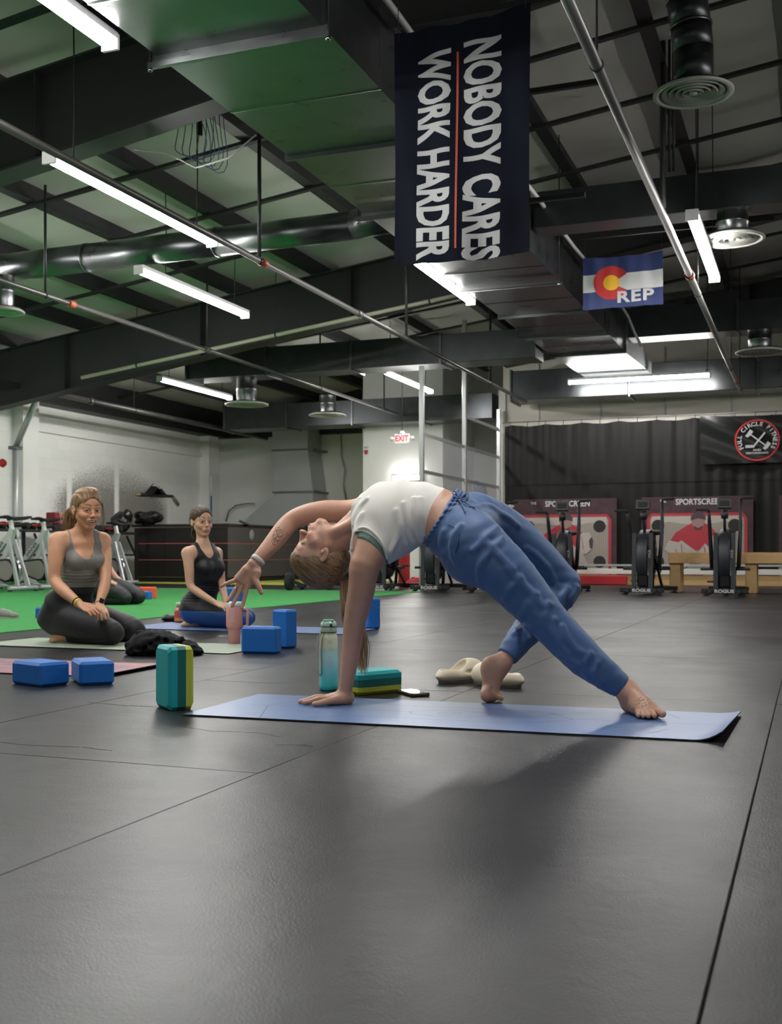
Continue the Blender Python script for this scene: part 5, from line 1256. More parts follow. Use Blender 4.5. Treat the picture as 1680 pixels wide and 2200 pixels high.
# legs
nl = [q_(1018,1172,4.08), q_(1052,1205,4.05), q_(1088,1236,4.03), q_(1125,1277,4.02), q_(1162,1317,4.00), q_(1190,1350,3.99), q_(1220,1381,3.98), q_(1256,1417,3.97), q_(1294,1447,3.97), q_(1333,1476,3.97), q_(1350,1494,3.97)]
nr = [.105,.098,.088,.078,.066,.062,.060,.056,.046,.034,.034]
fl = [q_(1020,1120,4.32), q_(1060,1135,4.37), q_(1105,1163,4.41), q_(1150,1202,4.44), q_(1195,1246,4.46), q_(1208,1264,4.46), q_(1180,1300,4.42), q_(1145,1342,4.38), q_(1112,1382,4.34), q_(1088,1415,4.31), q_(1072,1434,4.30)]
frr = [.100,.092,.085,.076,.066,.064,.060,.054,.042,.033,.030]
legN, legF = chain(nl, nr, .03), chain(fl, frr, .03)
# near foot flat on the mat, toes to the camera and right
def gz(px, Z, z): return A3((px-840)/FPX*Z, Z, z)
nfoot = [cone(q_(1345,1484,3.97), gz(1353,3.98,.035), .036, .030, .02), cone(gz(1352,3.985,.032), gz(1372,3.90,.026), .028, .022, .02), cone(q_(1350,1487,3.96), gz(1392,3.87,.038), .034, .022, .025),
         eseg(gz(1372,3.91,.040), gz(1396,3.845,.022), A3(0,0,1), .030, .036, .017, .042, .02), cone(gz(1396,3.90,.024), gz(1408,3.85,.020), .022, .019, .015)]
for (px, Z, px2, Z2, r_) in ((1408,3.850,1423,3.808,.0145),(1396,3.838,1406,3.796,.0100),(1386,3.836,1393,3.797,.0092),(1377,3.840,1382,3.804,.0086),(1369,3.850,1371,3.818,.0082)):
    nfoot += chain([gz(px,Z,.022), gz((px+px2)/2,(Z+Z2)/2,.024), gz(px2,Z2,.006+r_)], [r_*1.1, r_, r_*.9], .004)
# far foot up on its ball, toes bent forward to the right
ff = lambda px, py, d=0: V(px, py, 4.30+d)
ffoot = [cone(ff(1076,1428), ff(1056,1432), .034, .028, .02), cone(ff(1052,1430), ff(1048,1440), .029, .025, .02), cone(ff(1072,1432,-.005), ff(1056,1490,-.01), .033, .024, .03), cone(ff(1052,1440), ff(1048,1494,.0), .024, .022, .03),
         cone(gz(1049,4.27,.030), gz(1053,4.33,.027), .024, .022, .02), cone(gz(1048,4.27,.027), gz(1060,4.28,.022), .023, .017, .02)]
for (Z, L, r_) in ((4.345,.027,.013),(4.325,.029,.0100),(4.305,.027,.0092),(4.287,.024,.0086),(4.268,.030,.0105)):
    x0 = (1058-840)/FPX*4.3; ffoot += chain([A3(x0,Z,.022), A3(x0+L*.5,Z,.020), A3(x0+L,Z,.004+r_)], [r_*1.1, r_, r_*.95], .004)
body = torso(0, 6)+sh+armsP+armsR+neck+legN+legF+nfoot+ffoot+phand+rhand+hops
# collar bone, ribs, belly button
def bx(pts, m): pts = np.array(pts); return (pts.min(0)-m, pts.max(0)+m)
hbox = bx([HM[:3,3]], .155); rb = bx([a[-1] for a, b in fh]+[hp(547,1216)], .03); pb_ = bx([a[-1] for a, b in fg]+[gp(742,Zp,.03)], .03); pb_[0][2] = -.01
nb = bx([gz(1352,3.98,.03), gz(1423,3.79,.03), q_(1345,1484,3.97)], .035); fb = bx([ff(1076,1428), ff(1048,1494), gz(1085,4.34,.02), gz(1050,4.27,.02)], .045)
fine = [hbox, rb, pb_, nb, fb]
parts = [cut_box(nets(body, .0055), fine, False)]
for b_, h in zip(fine, (.0021, .0024, .0024, .0026, .0028)):
    parts.append(nets(body, h, box=(b_[0]-.0042, b_[1]+.0042)))
hc = head_col(HM, 1.02, SK, lip=(.42,.15,.13), brow=(.20,.11,.06), cheek=.35, smile=.3)
def colf(P):
    c = hc(P)
    for ps in [a[-1] for a, b in fh]+[a[-1] for a, b in fg]:      # pinker finger tips
        m = np.exp(-((P-ps)**2).sum(1)/.0002)*.35; c[:] = c*(1-m[:, None])+np.array([.52,.22,.17])*m[:, None]
    return c
mesh_np('body', parts, M['skin'], root, org, colf)
# nails
for ps in [a for a, b in fh[1:4]]: pass
# hair: slick cap then ponytail
Rm = HM[:3,:3]; HP = lambda x, y, z: HM[:3,3]+Rm @ A3(x, y, z)*1.02
hair = [ell(HP(0,-.018,.040), (.080,.098,.089), Rm.T, .01), ell(HP(0,.040,.052), (.064,.056,.056), Rm.T, .02), ell(HP(0,-.06,-.01), (.060,.050,.065), Rm.T, .03)]
hair += [ell(HP(0,.120,-.045), (.080,.078,.108), Rm.T, .006, 's'), ell(HP(.075,.012,-.045), (.03,.042,.050), Rm.T, .01, 's'), ell(HP(-.075,.012,-.045), (.03,.042,.050), Rm.T, .01, 's'), ell(HP(0,0,-.11), (.07,.085,.055), Rm.T, .02, 's')]
hair += [cone(HP(0,-.10,.01), q_(744,1236,4.29), .030, .017, .02)]
P, F = nets(hair, .003)
hp_ = (P-HM[:3,3]) @ Rm      # comb grooves running front to back
ang = np.arctan2(hp_[:,0], hp_[:,2]-.02); P = P+((P-HM[:3,3])/np.linalg.norm(P-HM[:3,3],axis=1)[:,None])*(.0007*np.sin(ang*60+.8*np.sin(ang*5))+.0004*np.sin(ang*131))[:,None]
ho = mesh_np('hair', [(P, F)], M['root_hair'], root, org)
MB().lathe([(.012,-.008),(.019,-.008),(.021,0),(.019,.008),(.012,.008)], tuple(q_(744,1237,4.29)-org), 16).build('hair_tie', M['black'], ho, world=False)
rg = random.Random(3); tail = MB()
for i in range(150):
    a = rg.uniform(0, 6.283); r_ = rg.random()**.6; dx, dy = math.cos(a)*r_, math.sin(a)*r_*.8; L = rg.uniform(.80, 1.0)
    pts = []
    for (t, px, py, w_) in ((0,744,1238,7),(.12,745,1262,14),(.3,749,1300,18),(.5,757,1345,22),(.75,771,1395,22),(1,779,1455,13)):
        t2 = t*L; py_ = 1238+(py-1238)*L
        pts.append(tuple(V(px+dx*w_+2.5*math.sin(t*9+i), py_, 4.31+dy*w_*.0016+.004*math.sin(t*7+i*2))-org))
    rad = rg.uniform(.0012,.0022); pts = [tuple(p) for p in crom(pts, 4)]; nn = len(pts); tail.tube(pts, [rad*(1.05-.85*(j/(nn-1))**2) for j in range(nn)], 4, False)
for (ps) in (((781,1300),(800,1302),(818,1312),(822,1330)),((778,1310),(790,1330),(800,1350),(807,1362)),((776,1395),(796,1380),(797,1410))):
    tail.tube([tuple(p) for p in crom([V(a, b, 4.31)-org for a, b in ps], 5)], .0005, 4, False)
tail.build('ponytail', M['blonde'], ho, world=False)['kind'] = 'stuff'
# ---- white ribbed crop top
N0 = st[1][1]
def rib_disp(x, y, z): return .0012*np.sin((x*.9+z*.35)*300)*np.exp(-((z-1)**2)*0)+0*y
topb = torso(0, 4, .0, .035)+sh[:1]+sh[1:]
wr = [cone(q_(878,1048,4.06), q_(888,1160,4.09), .006, .008, .012)]
def on(ops, px, py, Z0=3.85, Z1=4.6, inf=0.0, off=0.0):
    # point of the surface seen at this pixel: march along the camera ray
    for Z in np.arange(Z0, Z1, .012):
        pass
    lo, hi = Z0, Z1; n = 160; Zs = np.linspace(lo, hi, n); P = np.stack([(px-840)/FPX*Zs, Zs, HC+(HOR-py)/FPX*Zs], 1)
    D = np.full(n, 1.0)
    for o in ops:
        d = o.f(P[:,0], P[:,1], P[:,2])
        if o.mode == 'u': d = d-inf; k = max(o.k, 1e-5); t = np.clip(.5+.5*(D-d)/k, 0, 1); D = D+(d-D)*t-k*t*(1-t)
        elif o.mode == 's': D = np.maximum(D, -d)
        else: D = np.maximum(D, d)
    w_ = np.argwhere(D < 0)
    if not len(w_): return None
    i = w_[0,0]; Z = Zs[i]
    if i > 0: t = D[i-1]/(D[i-1]-D[i]); Z = Zs[i-1]+(Zs[i]-Zs[i-1])*t
    return V(px, py, Z-off)
def ridges(ops, lines, r=.006, sink=.004, k=.012, inf=0.0):
    out = []
    for ln in lines:
        ps = [on(ops, a, b, inf=inf, off=-sink) for a, b in ln]; ps = [p for p in ps if p is not None]
        if len(ps) > 1: n = len(ps); out += chain(ps, [r*(.35+.65*math.sin(math.pi*(i+.5)/n)) for i in range(n)], k, m=4)
    return out
topw = ridges(topb, [[(868,1085),(874,1115),(880,1140),(890,1165)],[(890,1075),(892,1105),(896,1135),(905,1163)],[(852,1100),(857,1125),(864,1150),(874,1168)],[(760,1130),(764,1110),(775,1090),(790,1075)],[(765,1150),(768,1128),(778,1108)],[(756,1100),(762,1088),(772,1075)],[(840,1185),(852,1160),(858,1130)],[(903,1075),(905,1110),(910,1150)]], .0034, .0022, .010, .008)
neckN = unit(A3(.93,0,-.05))
cutN = plane(q_(750,1140,4.25), A3(-1,.05,.13)); cutH = plane(q_(932,1110,4.23), unit(q_(955,1122,4.23)-q_(915,1106,4.23)))
armhole = cone(q_(800,1198,3.85), q_(800,1198,4.24), .074, .074, .006, 's')
ah = Op((lambda c: (lambda x, y, z: (np.sqrt(((x-c[0])*.80+(z-c[2])*.60)**2/(.052**2)+((z-c[2])*.80-(x-c[0])*.60)**2/(.094**2))-1)*.052))(q_(793,1192,4.1)), q_(793,1192,4.1)-.16, A3(q_(793,1192,4.1)[0]+.16, 4.27, q_(793,1192,4.1)[2]+.16), .004, 's')
ah_keep = ah.f
def ahf(x, y, z): d = ah_keep(x, y, z); return np.maximum(d, (y-4.27)+0*d)
ah.f = ahf
farhole = cone(q_(735,1098,4.46), q_(770,1096,4.46), .062, .060, .006, 's')
top = topb+topw+[cutN, cutH, ah, farhole]
ribm = mat('ribbed_cotton', (.82,.80,.76), .8, sheen=.2); nt = ribm.node_tree; tc = nt.nodes.new('ShaderNodeTexCoord'); mp = nt.nodes.new('ShaderNodeMapping'); mp.inputs['Rotation'].default_value = (0,R(-28),0)
wv = nt.nodes.new('ShaderNodeTexWave'); wv.inputs['Scale'].default_value = 120; wv.inputs['Distortion'].default_value = .4; wv.bands_direction = 'Z'; nt.links.new(tc.outputs['Object'], mp.inputs[0]); nt.links.new(mp.outputs[0], wv.inputs['Vector'])
bp = nt.nodes.new('ShaderNodeBump'); bp.inputs['Strength'].default_value = .4; bp.inputs['Distance'].default_value = .003; nt.links.new(wv.outputs['Fac'], bp.inputs['Height']); nt.links.new(bp.outputs[0], nt.nodes['Principled BSDF'].inputs['Normal'])
tp = mesh_np('crop_top', [nets(top, .0035, inf=.008)], ribm, root, org)
M['cotton'] = mat('cotton_binding', (.74,.72,.68), .8, bump=.2, bs=300)
# bindings round the armhole and the hem
def loop_on(ops, pts, inf, r, name, m, parent, off=.001, closed=False, flat=False):
    ps = [on(ops, a, b, inf=inf, off=off) for a, b in pts]; ps = [p-org for p in ps if p is not None]
    if len(ps) > 2:
        out = []
        for i in range(len(ps)-1):          # Catmull-Rom
            p0, p1, p2, p3 = ps[max(i-1,0)], ps[i], ps[i+1], ps[min(i+2,len(ps)-1)]
            for t in (0,.25,.5,.75): out.append(tuple(.5*((2*p1)+(-p0+p2)*t+(2*p0-5*p1+4*p2-p3)*t*t+(-p0+3*p1-3*p2+p3)*t**3)))
        out.append(tuple(ps[-1])); return MB().tube(out, r, 6).build(name, m, parent, world=False)
loop_on(topb, [(755,1185),(756,1165),(762,1147),(775,1137),(790,1138),(806,1150),(819,1167),(828,1186),(832,1203)], .009, .0058, 'armhole_binding', M['cotton'], tp, .0)
# green sports bra
bra = torso(0, 2)+sh[:1]+sh[1:2]
brc = [plane(q_(770,1140,4.2), A3(-1,0,.1)), plane(q_(862,1120,4.2), A3(1,0,0)), Op((lambda c: (lambda x, y, z: (np.sqrt(((x-c[0])*.80+(z-c[2])*.60)**2/(.052**2)+((z-c[2])*.80-(x-c[0])*.60)**2/(.094**2))-1)*.052))(q_(790,1206,4.1)), q_(793,1192,4.1)-.2, q_(793,1192,4.1)+.2, .004, 's')]
bf = brc[2].f; brc[2].f = lambda x, y, z: np.maximum(bf(x, y, z), (y-4.28)+0*x)
mesh_np('sports_bra', [nets(bra+brc, .004, inf=.0045)], mat('sage_fabric', (.12,.20,.16), .6, bump=.3, bs=80), root, org)['label'] = 'sage green bra edge in the armhole'
# ---- joggers
M['jog'] = mat('blue_joggers', (.055,.12,.28), .58, bump=.18, bs=6, sheen=.15, var=.06, vs=6)
hipo = torso(4, 6, 0, .03)
pant = hipo+chain(nl[:-1], [r_+.004 for r_ in nr[:-1]], .035)+chain(fl[:-1], [r_+.004 for r_ in frr[:-1]], .035)+[ell(q_(985,1150,4.20), (.09,.16,.10), None, .05), ell(q_(1010,1205,4.12), (.085,.09,.085), None, .05)]
jw = [[(1293,1466),(1282,1456),(1277,1443),(1283,1428)],[(1266,1458),(1256,1440),(1258,1420),(1268,1408)],[(1250,1405),(1232,1392),(1215,1370),(1207,1350)],[(1222,1408),(1205,1390),(1192,1362),(1190,1335)],
      [(1196,1375),(1180,1352),(1172,1325),(1178,1300)],[(1165,1345),(1152,1325),(1146,1300),(1152,1280)],[(1240,1430),(1225,1420),(1205,1412)],[(982,1215),(972,1185),(976,1155),(990,1132)],      [(1030,1250),(1032,1220),(1050,1190),(1080,1160)],[(1018,1185),(1042,1160),(1068,1138)],[(955,1195),(948,1170),(955,1145)],[(1085,1290),(1098,1268),(1118,1245)],
      [(1120,1325),(1132,1308),(1140,1290)],[(1015,1095),(1045,1090),(1080,1108),(1110,1130)],[(1225,1302),(1226,1285),(1238,1265)],[(1208,1300),(1208,1284),(1220,1268)],[(1132,1372),(1120,1360),(1106,1364)],[(1142,1358),(1128,1346),(1114,1350)],
      [(1195,1262),(1182,1232),(1155,1200),(1130,1180)],[(1090,1225),(1130,1265),(1165,1305)],[(1040,1165),(1070,1195),(1100,1225)]]
jr = ridges(pant, jw, .0062, .0032, .014, .006)
def jdisp(x, y, z):
    return .0011*np.sin(22*x+9*np.sin(14*z+5*y)+6*y)*np.sin(31*z-12*x+4*np.sin(17*y))
wN = unit(A3(.62,-.06,-.78))                # down the trunk at the waist
wp0 = q_(945,1107,4.22); wpl = plane(wp0, -unit(A3(.84,0,-.54)))
cuts = [wpl, Op((lambda c, n: (lambda x, y, z: np.where((x > c[0]-.12), (x-c[0])*n[0]+(z-c[2])*n[2]+0*y, -1.0+0*x+0*y+0*z)))(q_(1332,1478,3.97), unit(A3(.76,0,-.65))), [-9]*3, [9]*3, 0, 'i')]
# cut the far leg's ankle with a local ball of removed space below the cuff
fc = q_(1091,1413,4.31); fn = unit(fl[-1]-fl[-3])
cuts.append(Op(lambda x, y, z: np.maximum(-((x-fc[0])*fn[0]+(y-fc[1])*fn[1]+(z-fc[2])*fn[2]), np.sqrt((x-fc[0])**2+(y-fc[1])**2+(z-fc[2])**2)-.10), fc-.12, fc+.12, 0, 's'))
cuffN = chain([q_(1299,1453,3.97), q_(1331,1477,3.97)], [.050,.036], .004)
cuffF = chain([q_(1115,1380,4.34), q_(1093,1411,4.31)], [.042,.035], .004)
jg = mesh_np('joggers', [nets(pant+jr+cuts, .004, inf=.006, disp=jdisp)], M['jog'], root, org)
for nm, cf, c2 in (('cuff', cuffN, q_(1333,1480,3.97)), ('cuff', cuffF, fc)):
    n_ = fn if nm == 'cuff' and cf is cuffF else unit(A3(.76,0,-.65))
    e0 = unit(cf[0].hi-cf[0].lo) if False else None
    a = (q_(1300,1454,3.97), q_(1332,1478,3.97)) if cf is cuffN else (q_(1113,1383,4.34), q_(1091,1413,4.31))
    d = unit(a[1]-a[0]); ops = cf+[plane(a[1]+d*.004, d), plane(a[0], -d)]
    mesh_np(nm, [nets(ops, .003, inf=.004)], M['jog'], jg, org)
# elastic waistband with gathers
band = [eseg(q_(945,1107,4.22), q_(964,1121,4.21), st[4][1], .104, .140, .112, .152, .01)]
d = unit(A3(.84,0,-.54)); wb_ = band+[plane(q_(946,1107,4.22), -d), plane(q_(946,1107,4.22)+d*.043, d)]
P, F = nets(wb_, .003, inf=.008)
ctr = q_(955,1114,4.215); r_ = P-ctr; th = np.arctan2(r_[:,1], r_[:,2]); s_ = r_ @ d
P = P+unit(d)*0+(r_-np.outer(s_, d))/np.maximum(np.linalg.norm(r_-np.outer(s_, d),axis=1),1e-3)[:,None]*(.0028*np.sin(th*44+2*np.sin(th*7))*np.cos(np.clip(s_/.022,-1,1)*0)+.0022*np.cos(s_*2*math.pi/.0145))[:,None]
wbo = mesh_np('waistband', [(P, F)], M['jog'], jg, org)
# drawstring bow, pocket seam, side seams
wops = band
for ln in ([(985,1074),(975,1066),(972,1058),(981,1060),(987,1072)],[(987,1074),(998,1064),(1006,1062),(1003,1071),(990,1076)],[(986,1075),(993,1086),(998,1096),(1001,1103)],[(987,1075),(1000,1082),(1012,1090),(1020,1093)]):
    loop_on(pant+wb_[:1], ln, .012, .0026, 'drawstring', M['jog'], wbo, .004)
loop_on(pant, [(962,1128),(975,1135),(985,1150),(984,1170),(978,1190)], .007, .0018, 'pocket_seam', mat('seam_blue', (.03,.07,.18), .5), jg, .0035)
# watch on the raised wrist, ring, tattoos, necklace-free
M['watch_band'] = mat('pale_band', (.52,.48,.45), .5)
wa, wbb = q_(556,1203,4.415), q_(549,1212,4.41); d = wa-wbb
P0 = (q_(553,1207,4.412)-org); dd = unit(ra[-1]-ra[-3])
wt = MB().tube([tuple(P0-dd*.010), tuple(P0-dd*.009), tuple(P0+dd*.009), tuple(P0+dd*.010)], [.0285,.0305,.0295,.0275], 28, False).build('wrist_band', M['watch_band'], root, world=False)
c = on(body, 557, 1214, 4.2, 4.6, 0, .005)
rp = np.array(fh[1][0][0])*.35+np.array(fh[1][0][1])*.65; rd = unit(np.array(fh[1][0][1])-np.array(fh[1][0][0]))
MB().tube([tuple(rp-rd*.0018-org), tuple(rp+rd*.0018-org)], .0106, 16, False).build('ring', M['chrome'], root, world=False)
M['ink'] = mat('tattoo_ink', (.06,.04,.035), .6)
tat = MB(); aops = armsR
def ink(mb, ops, pts, r=.0007, Z0=4.2, Z1=4.7):
    ps = [on(ops, a, b, Z0, Z1, 0, .0001) for a, b in pts]; ps = [tuple(p-org) for p in ps if p is not None]
    if len(ps) > 1: mb.tube(ps, r, 4, False)
rt = random.Random(5)
for (cx_, cy_, rx, ry) in ((596,1152,9,12),(592,1158,6,8),(601,1148,6,9),(590,1166,6,7),(600,1160,7,6),(597,1140,5,5)):
    ink(tat, aops, [(cx_+rx*math.cos(a)+1.0*math.sin(3*a), cy_+ry*math.sin(a)) for a in np.linspace(0, 5.4, 14)])
ink(tat, aops, [(600,1136),(608,1143),(616,1148),(622,1152)], .0009); ink(tat, aops, [(588,1172),(590,1160),(598,1150),(606,1144)])
tat.build('forearm_tattoo', M['ink'], root, world=False)['label'] = 'fine line flower tattoo'
ft2 = MB()
for k in range(14):
    a, b_ = 1366+rt.random()*20, 1503+rt.random()*22; ink(ft2, nfoot, [(a, b_), (a+5+rt.random()*6, b_-5+rt.random()*5), (a+9, b_-7)], .0007, 3.6, 4.1)
ft2.build('foot_tattoo', mat('faded_ink', (.26,.16,.12), .6), root, world=False)['label'] = 'faded tattoo on the instep'
# ear ring stud
MB().lathe([(.0001,-.002),(.002,0),(.0001,.002)], tuple(HP(.0,0,0)*0+HP(.078,.004,-.038)-org), 8).build('earring', M['chrome'], root, world=False)
# ------------------------------------------------------------------ kneeling women
def zz(px, Z, z): return A3((px-840)/FPX*Z, Z, z)
def rest_hand(w_, t, n, side, s=1.0, curl=.012):
    # hand from wrist w_ to fingertip t, back of the hand along n, thumb towards side
    w_, t = np.array(w_), np.array(t); d = unit(t-w_); n = unit(np.array(n)-d*np.dot(n, d)); e = np.cross(d, n); e = e*np.sign(e.dot(side)); L = np.linalg.norm(t-w_)
    kn = w_+d*L*.50; ops = [eseg(w_+d*.01, kn, n, .017*s, .026*s, .013*s, .038*s, .012)]; tips = []
    for k, (o, l, r_) in enumerate(((.028,.90,.0088),(.009,1.0,.0092),(-.010,.95,.0088),(-.027,.78,.0078))):
        a = kn+e*o*s-d*.004; m_ = a+(d*(L*.26*l)+e*o*.12*s)+n*.004; b_ = a+(d*(L*.48*l)+e*o*.2*s)-n*curl
        ops += chain([a, m_, b_], [r_*1.15*s, r_*s, r_*.85*s], .004); tips.append(b_)
    a = w_+d*.02+e*.020*s; m_ = a+d*L*.24+e*.026*s-n*.004; b_ = m_+d*L*.2+e*.004*s-n*.010
    return ops+chain([a, m_, b_], [.015*s,.0115*s,.0095*s], .006), tips
def kneeler(S):
    rt, org = body_root('person', *S['root'], S['label']); st = S['torso']; e_ = S.get('fat', 0)
    tor = [eseg(st[i][0], st[i+1][0], st[i][1]+st[i+1][1], st[i][2], st[i][3], st[i+1][2], st[i+1][3], .03) for i in range(len(st)-1)]
    bust = [ell(c, r_, None, .03) for c, r_ in S['bust']]; arms = []; hands = []; tipl = []; hb = []
    for a in S['arms']:
        arms += chain([p for p, r_ in a['c']], [r_ for p, r_ in a['c']], .02); h_, tp = rest_hand(a['c'][-1][0], a['tip'], a['n'], a['side'], a.get('s', 1)); hands += h_; tipl += tp; hb.append(bx(tp+[a['c'][-1][0]], .03))
    shl = [cone(st[-2][0]+(a['c'][0][0]-st[-2][0])*.35, a['c'][0][0], .05, a['c'][0][1], .035) for a in S['arms']]
    trap = [cone(S['neck'][0]+(S['neck'][1]-S['neck'][0])*.6, a['c'][0][0], .030, a['c'][0][1]*.8, .03) for a in S['arms']]
    neck = [cone(S['neck'][0], S['neck'][1], S['neckr'], S['neckr']*1.12, .03)]
    legs = []
    for l in S['legs']: legs += chain([p for p, r_ in l], [r_ for p, r_ in l], .035)
    feet = []
    for f in S['feet']: feet += chain([p for p, r_ in f], [r_ for p, r_ in f], .015)
    HMk, hs = S['HM'], S['hs']; ho = head_ops(HMk, hs, S['smile'], S['open']) if S.get('face', True) else [ell(HMk[:3,3]+A3(0,0,.01), (.07,.085,.11))]
    allb = tor+bust+arms+shl+trap+neck+legs+feet+hands+ho
    hbx = bx([HMk[:3,3]], .155*hs); fine = [hbx]+hb if S.get('face', True) else []
    parts = [cut_box(nets(allb, .0065), fine, False)]
    for b_, h in zip(fine, (.0022, .0030, .0030)): parts.append(nets(allb, h, box=(b_[0]-.0048, b_[1]+.0048)))
    mesh_np('body', parts, M['skin'], rt, org, head_col(HMk, hs, S['skin'], S['lip'], S['brow'], .25, S['smile']))
    if S.get('face', True): eyes(HMk, hs, rt, org, S.get('look', (0,0)))
    # top: inflated trunk minus neck scoop and arm openings
    Lt, U = S['lat'], S['up']; Fw = np.cross(Lt, U); Fw = Fw*np.sign(Fw.dot(S['fwd']))
    t = tor+bust+shl+trap; cut = [plane(S['hem'], A3(0,0,-1)), ecyl(S['scoop'][0], Lt, S['scoop'][1], U, S['scoop'][2])]
    for sgn, a in zip((-1, 1), S['arms']):
        cut.append(ecyl(S['holes'][0]+Lt*sgn*S['holes'][1], Lt, S['holes'][2], U, S['holes'][3]))
        c = S['holes'][0]+Lt*sgn*(S['holes'][1]+.02); cut.append(Op((lambda c, s_: (lambda x, y, z: np.minimum(-(((x-c[0])*Lt[0]+(y-c[1])*Lt[1])*s_)+.0+0*z, 9)*-1 if False else -(((x-c[0])*Lt[0]+(y-c[1])*Lt[1]+(z-c[2])*Lt[2])*s_)))(c, sgn), [-9]*3, [9]*3, 0, 's'))
    if S.get('rid'): cut = cut
    if S.get('long'): t = t+legs
    P, F = nets(t+cut, .0042, inf=.0095 if S.get('long') else .0055)
    if S.get('folds'):
        z0, z1, am = S['folds']; m_ = np.clip((P[:,2]-z0)/.02, 0, 1)*np.clip((z1-P[:,2])/.02, 0, 1); dd = (P-S['hem'])[:, :2]; dd = dd/np.maximum(np.linalg.norm(dd, axis=1), .02)[:,None]
        P[:, :2] += dd*(am*m_*np.sin(P[:,2]*2*math.pi/.021+3*np.sin(P[:,0]*9)+2*np.sin(P[:,1]*13)))[:,None]
    tk = mesh_np('tank_top', [(P, F)], S['top_mat'], rt, org)
    lg = tor[:S['npel']]+legs; cu = [plane(S['waist'], A3(0,0,1))]
    for c, d in S['anklecut']: d = unit(d); cu.append(Op((lambda c, d: (lambda x, y, z: np.maximum(-((x-c[0])*d[0]+(y-c[1])*d[1]+(z-c[2])*d[2]), np.sqrt((x-c[0])**2+(y-c[1])**2+(z-c[2])**2)-.062)))(c, d), c-.08, c+.08, 0, 's'))
    wr_ = []
    for a, b_ in S.get('creases', ()): pass
    mesh_np('leggings', [nets(lg+cu, .0045, inf=.0045, disp=lambda x, y, z: .0008*np.sin(60*z+20*x)*np.sin(25*y+30*x))], S['leg_mat'], rt, org)
    # hair cap
    if S.get('face', True):
        Rm = HMk[:3,:3]; H = lambda x, y, z: HMk[:3,3]+Rm @ A3(x, y, z)*hs; ax = Rm.T
        hr = [ell(H(0,-.020,.042), A3(.082,.098,.088)*hs, ax, .01), ell(H(0,.038,.052), A3(.066,.058,.058)*hs, ax, .02), ell(H(0,-.05,.0), A3(.072,.062,.075)*hs, ax, .03), ell(H(0,.128,-.030), A3(.076,.088,.117)*hs, ax, .006, 's'), ell(H(.082,.022,-.045), A3(.03,.036,.055)*hs, ax, .01, 's'), ell(H(-.082,.022,-.045), A3(.03,.036,.055)*hs, ax, .01, 's')]
        hr += S['hair_extra'](H)
        P, F = nets(hr, .003); q = (P-HMk[:3,3]) @ Rm; ang = np.arctan2(q[:,0], q[:,2]+.02*0-.0); n_ = (P-HMk[:3,3])/np.linalg.norm(P-HMk[:3,3],axis=1)[:,None]
        P = P+n_*(.0011*np.sin(q[:,0]*330+2.5*np.sin(q[:,1]*22)+1.5*np.sin(q[:,2]*30))+.0006*np.sin(q[:,0]*700+3*np.sin(q[:,1]*31)))[:,None]
        hair_o = mesh_np('hair', [(P, F)], S['hair_mat'], rt, org)
        b = MB(); S['strands'](b, H, org); 
        if b.v: b.build('loose_hair', S['strand_mat'], hair_o, world=False)['kind'] = 'stuff'
    return rt, org, allb, tor
def strand_fan(b, pts, n, spread, rad, org, seed, taper=True):
    rg = random.Random(seed)
    for i in range(n):
        ox, oy, oz = rg.gauss(0, 1), rg.gauss(0, 1), rg.gauss(0, 1); L = rg.uniform(.8, 1.0); k = len(pts); out = []
        for j in range(k):
            t = j/(k-1); w_ = spread*(.45+.55*math.sin(math.pi*min(1, t*.7+.1))); p = pts[0]+(pts[j]-pts[0])*(1 if j < k-1 else L); out.append(tuple(p+A3(ox, oy, oz*.3)*w_*.5+A3(math.sin(t*7+i)*.002, 0, 0)-org))
        out = [tuple(p) for p in crom(out, 5)]; k = len(out); b.tube(out, [rad*(1-.8*j/(k-1)) for j in range(k)], 4, False)
def fab(name, col, r=.6, sheen=.02): return mat(name, col, r, bump=.12, bs=260, sheen=sheen, var=.06, vs=9)
Lt1, F1, U1 = unit(A3(.82,.57,0)), unit(A3(.57,-.82,0)), A3(0,0,1)
HM1 = head_frame(V(186,1096,7.0), A3(.60,-.78,-.10), A3(.10,-.10,1))
c1 = V(178,1200,7.04)
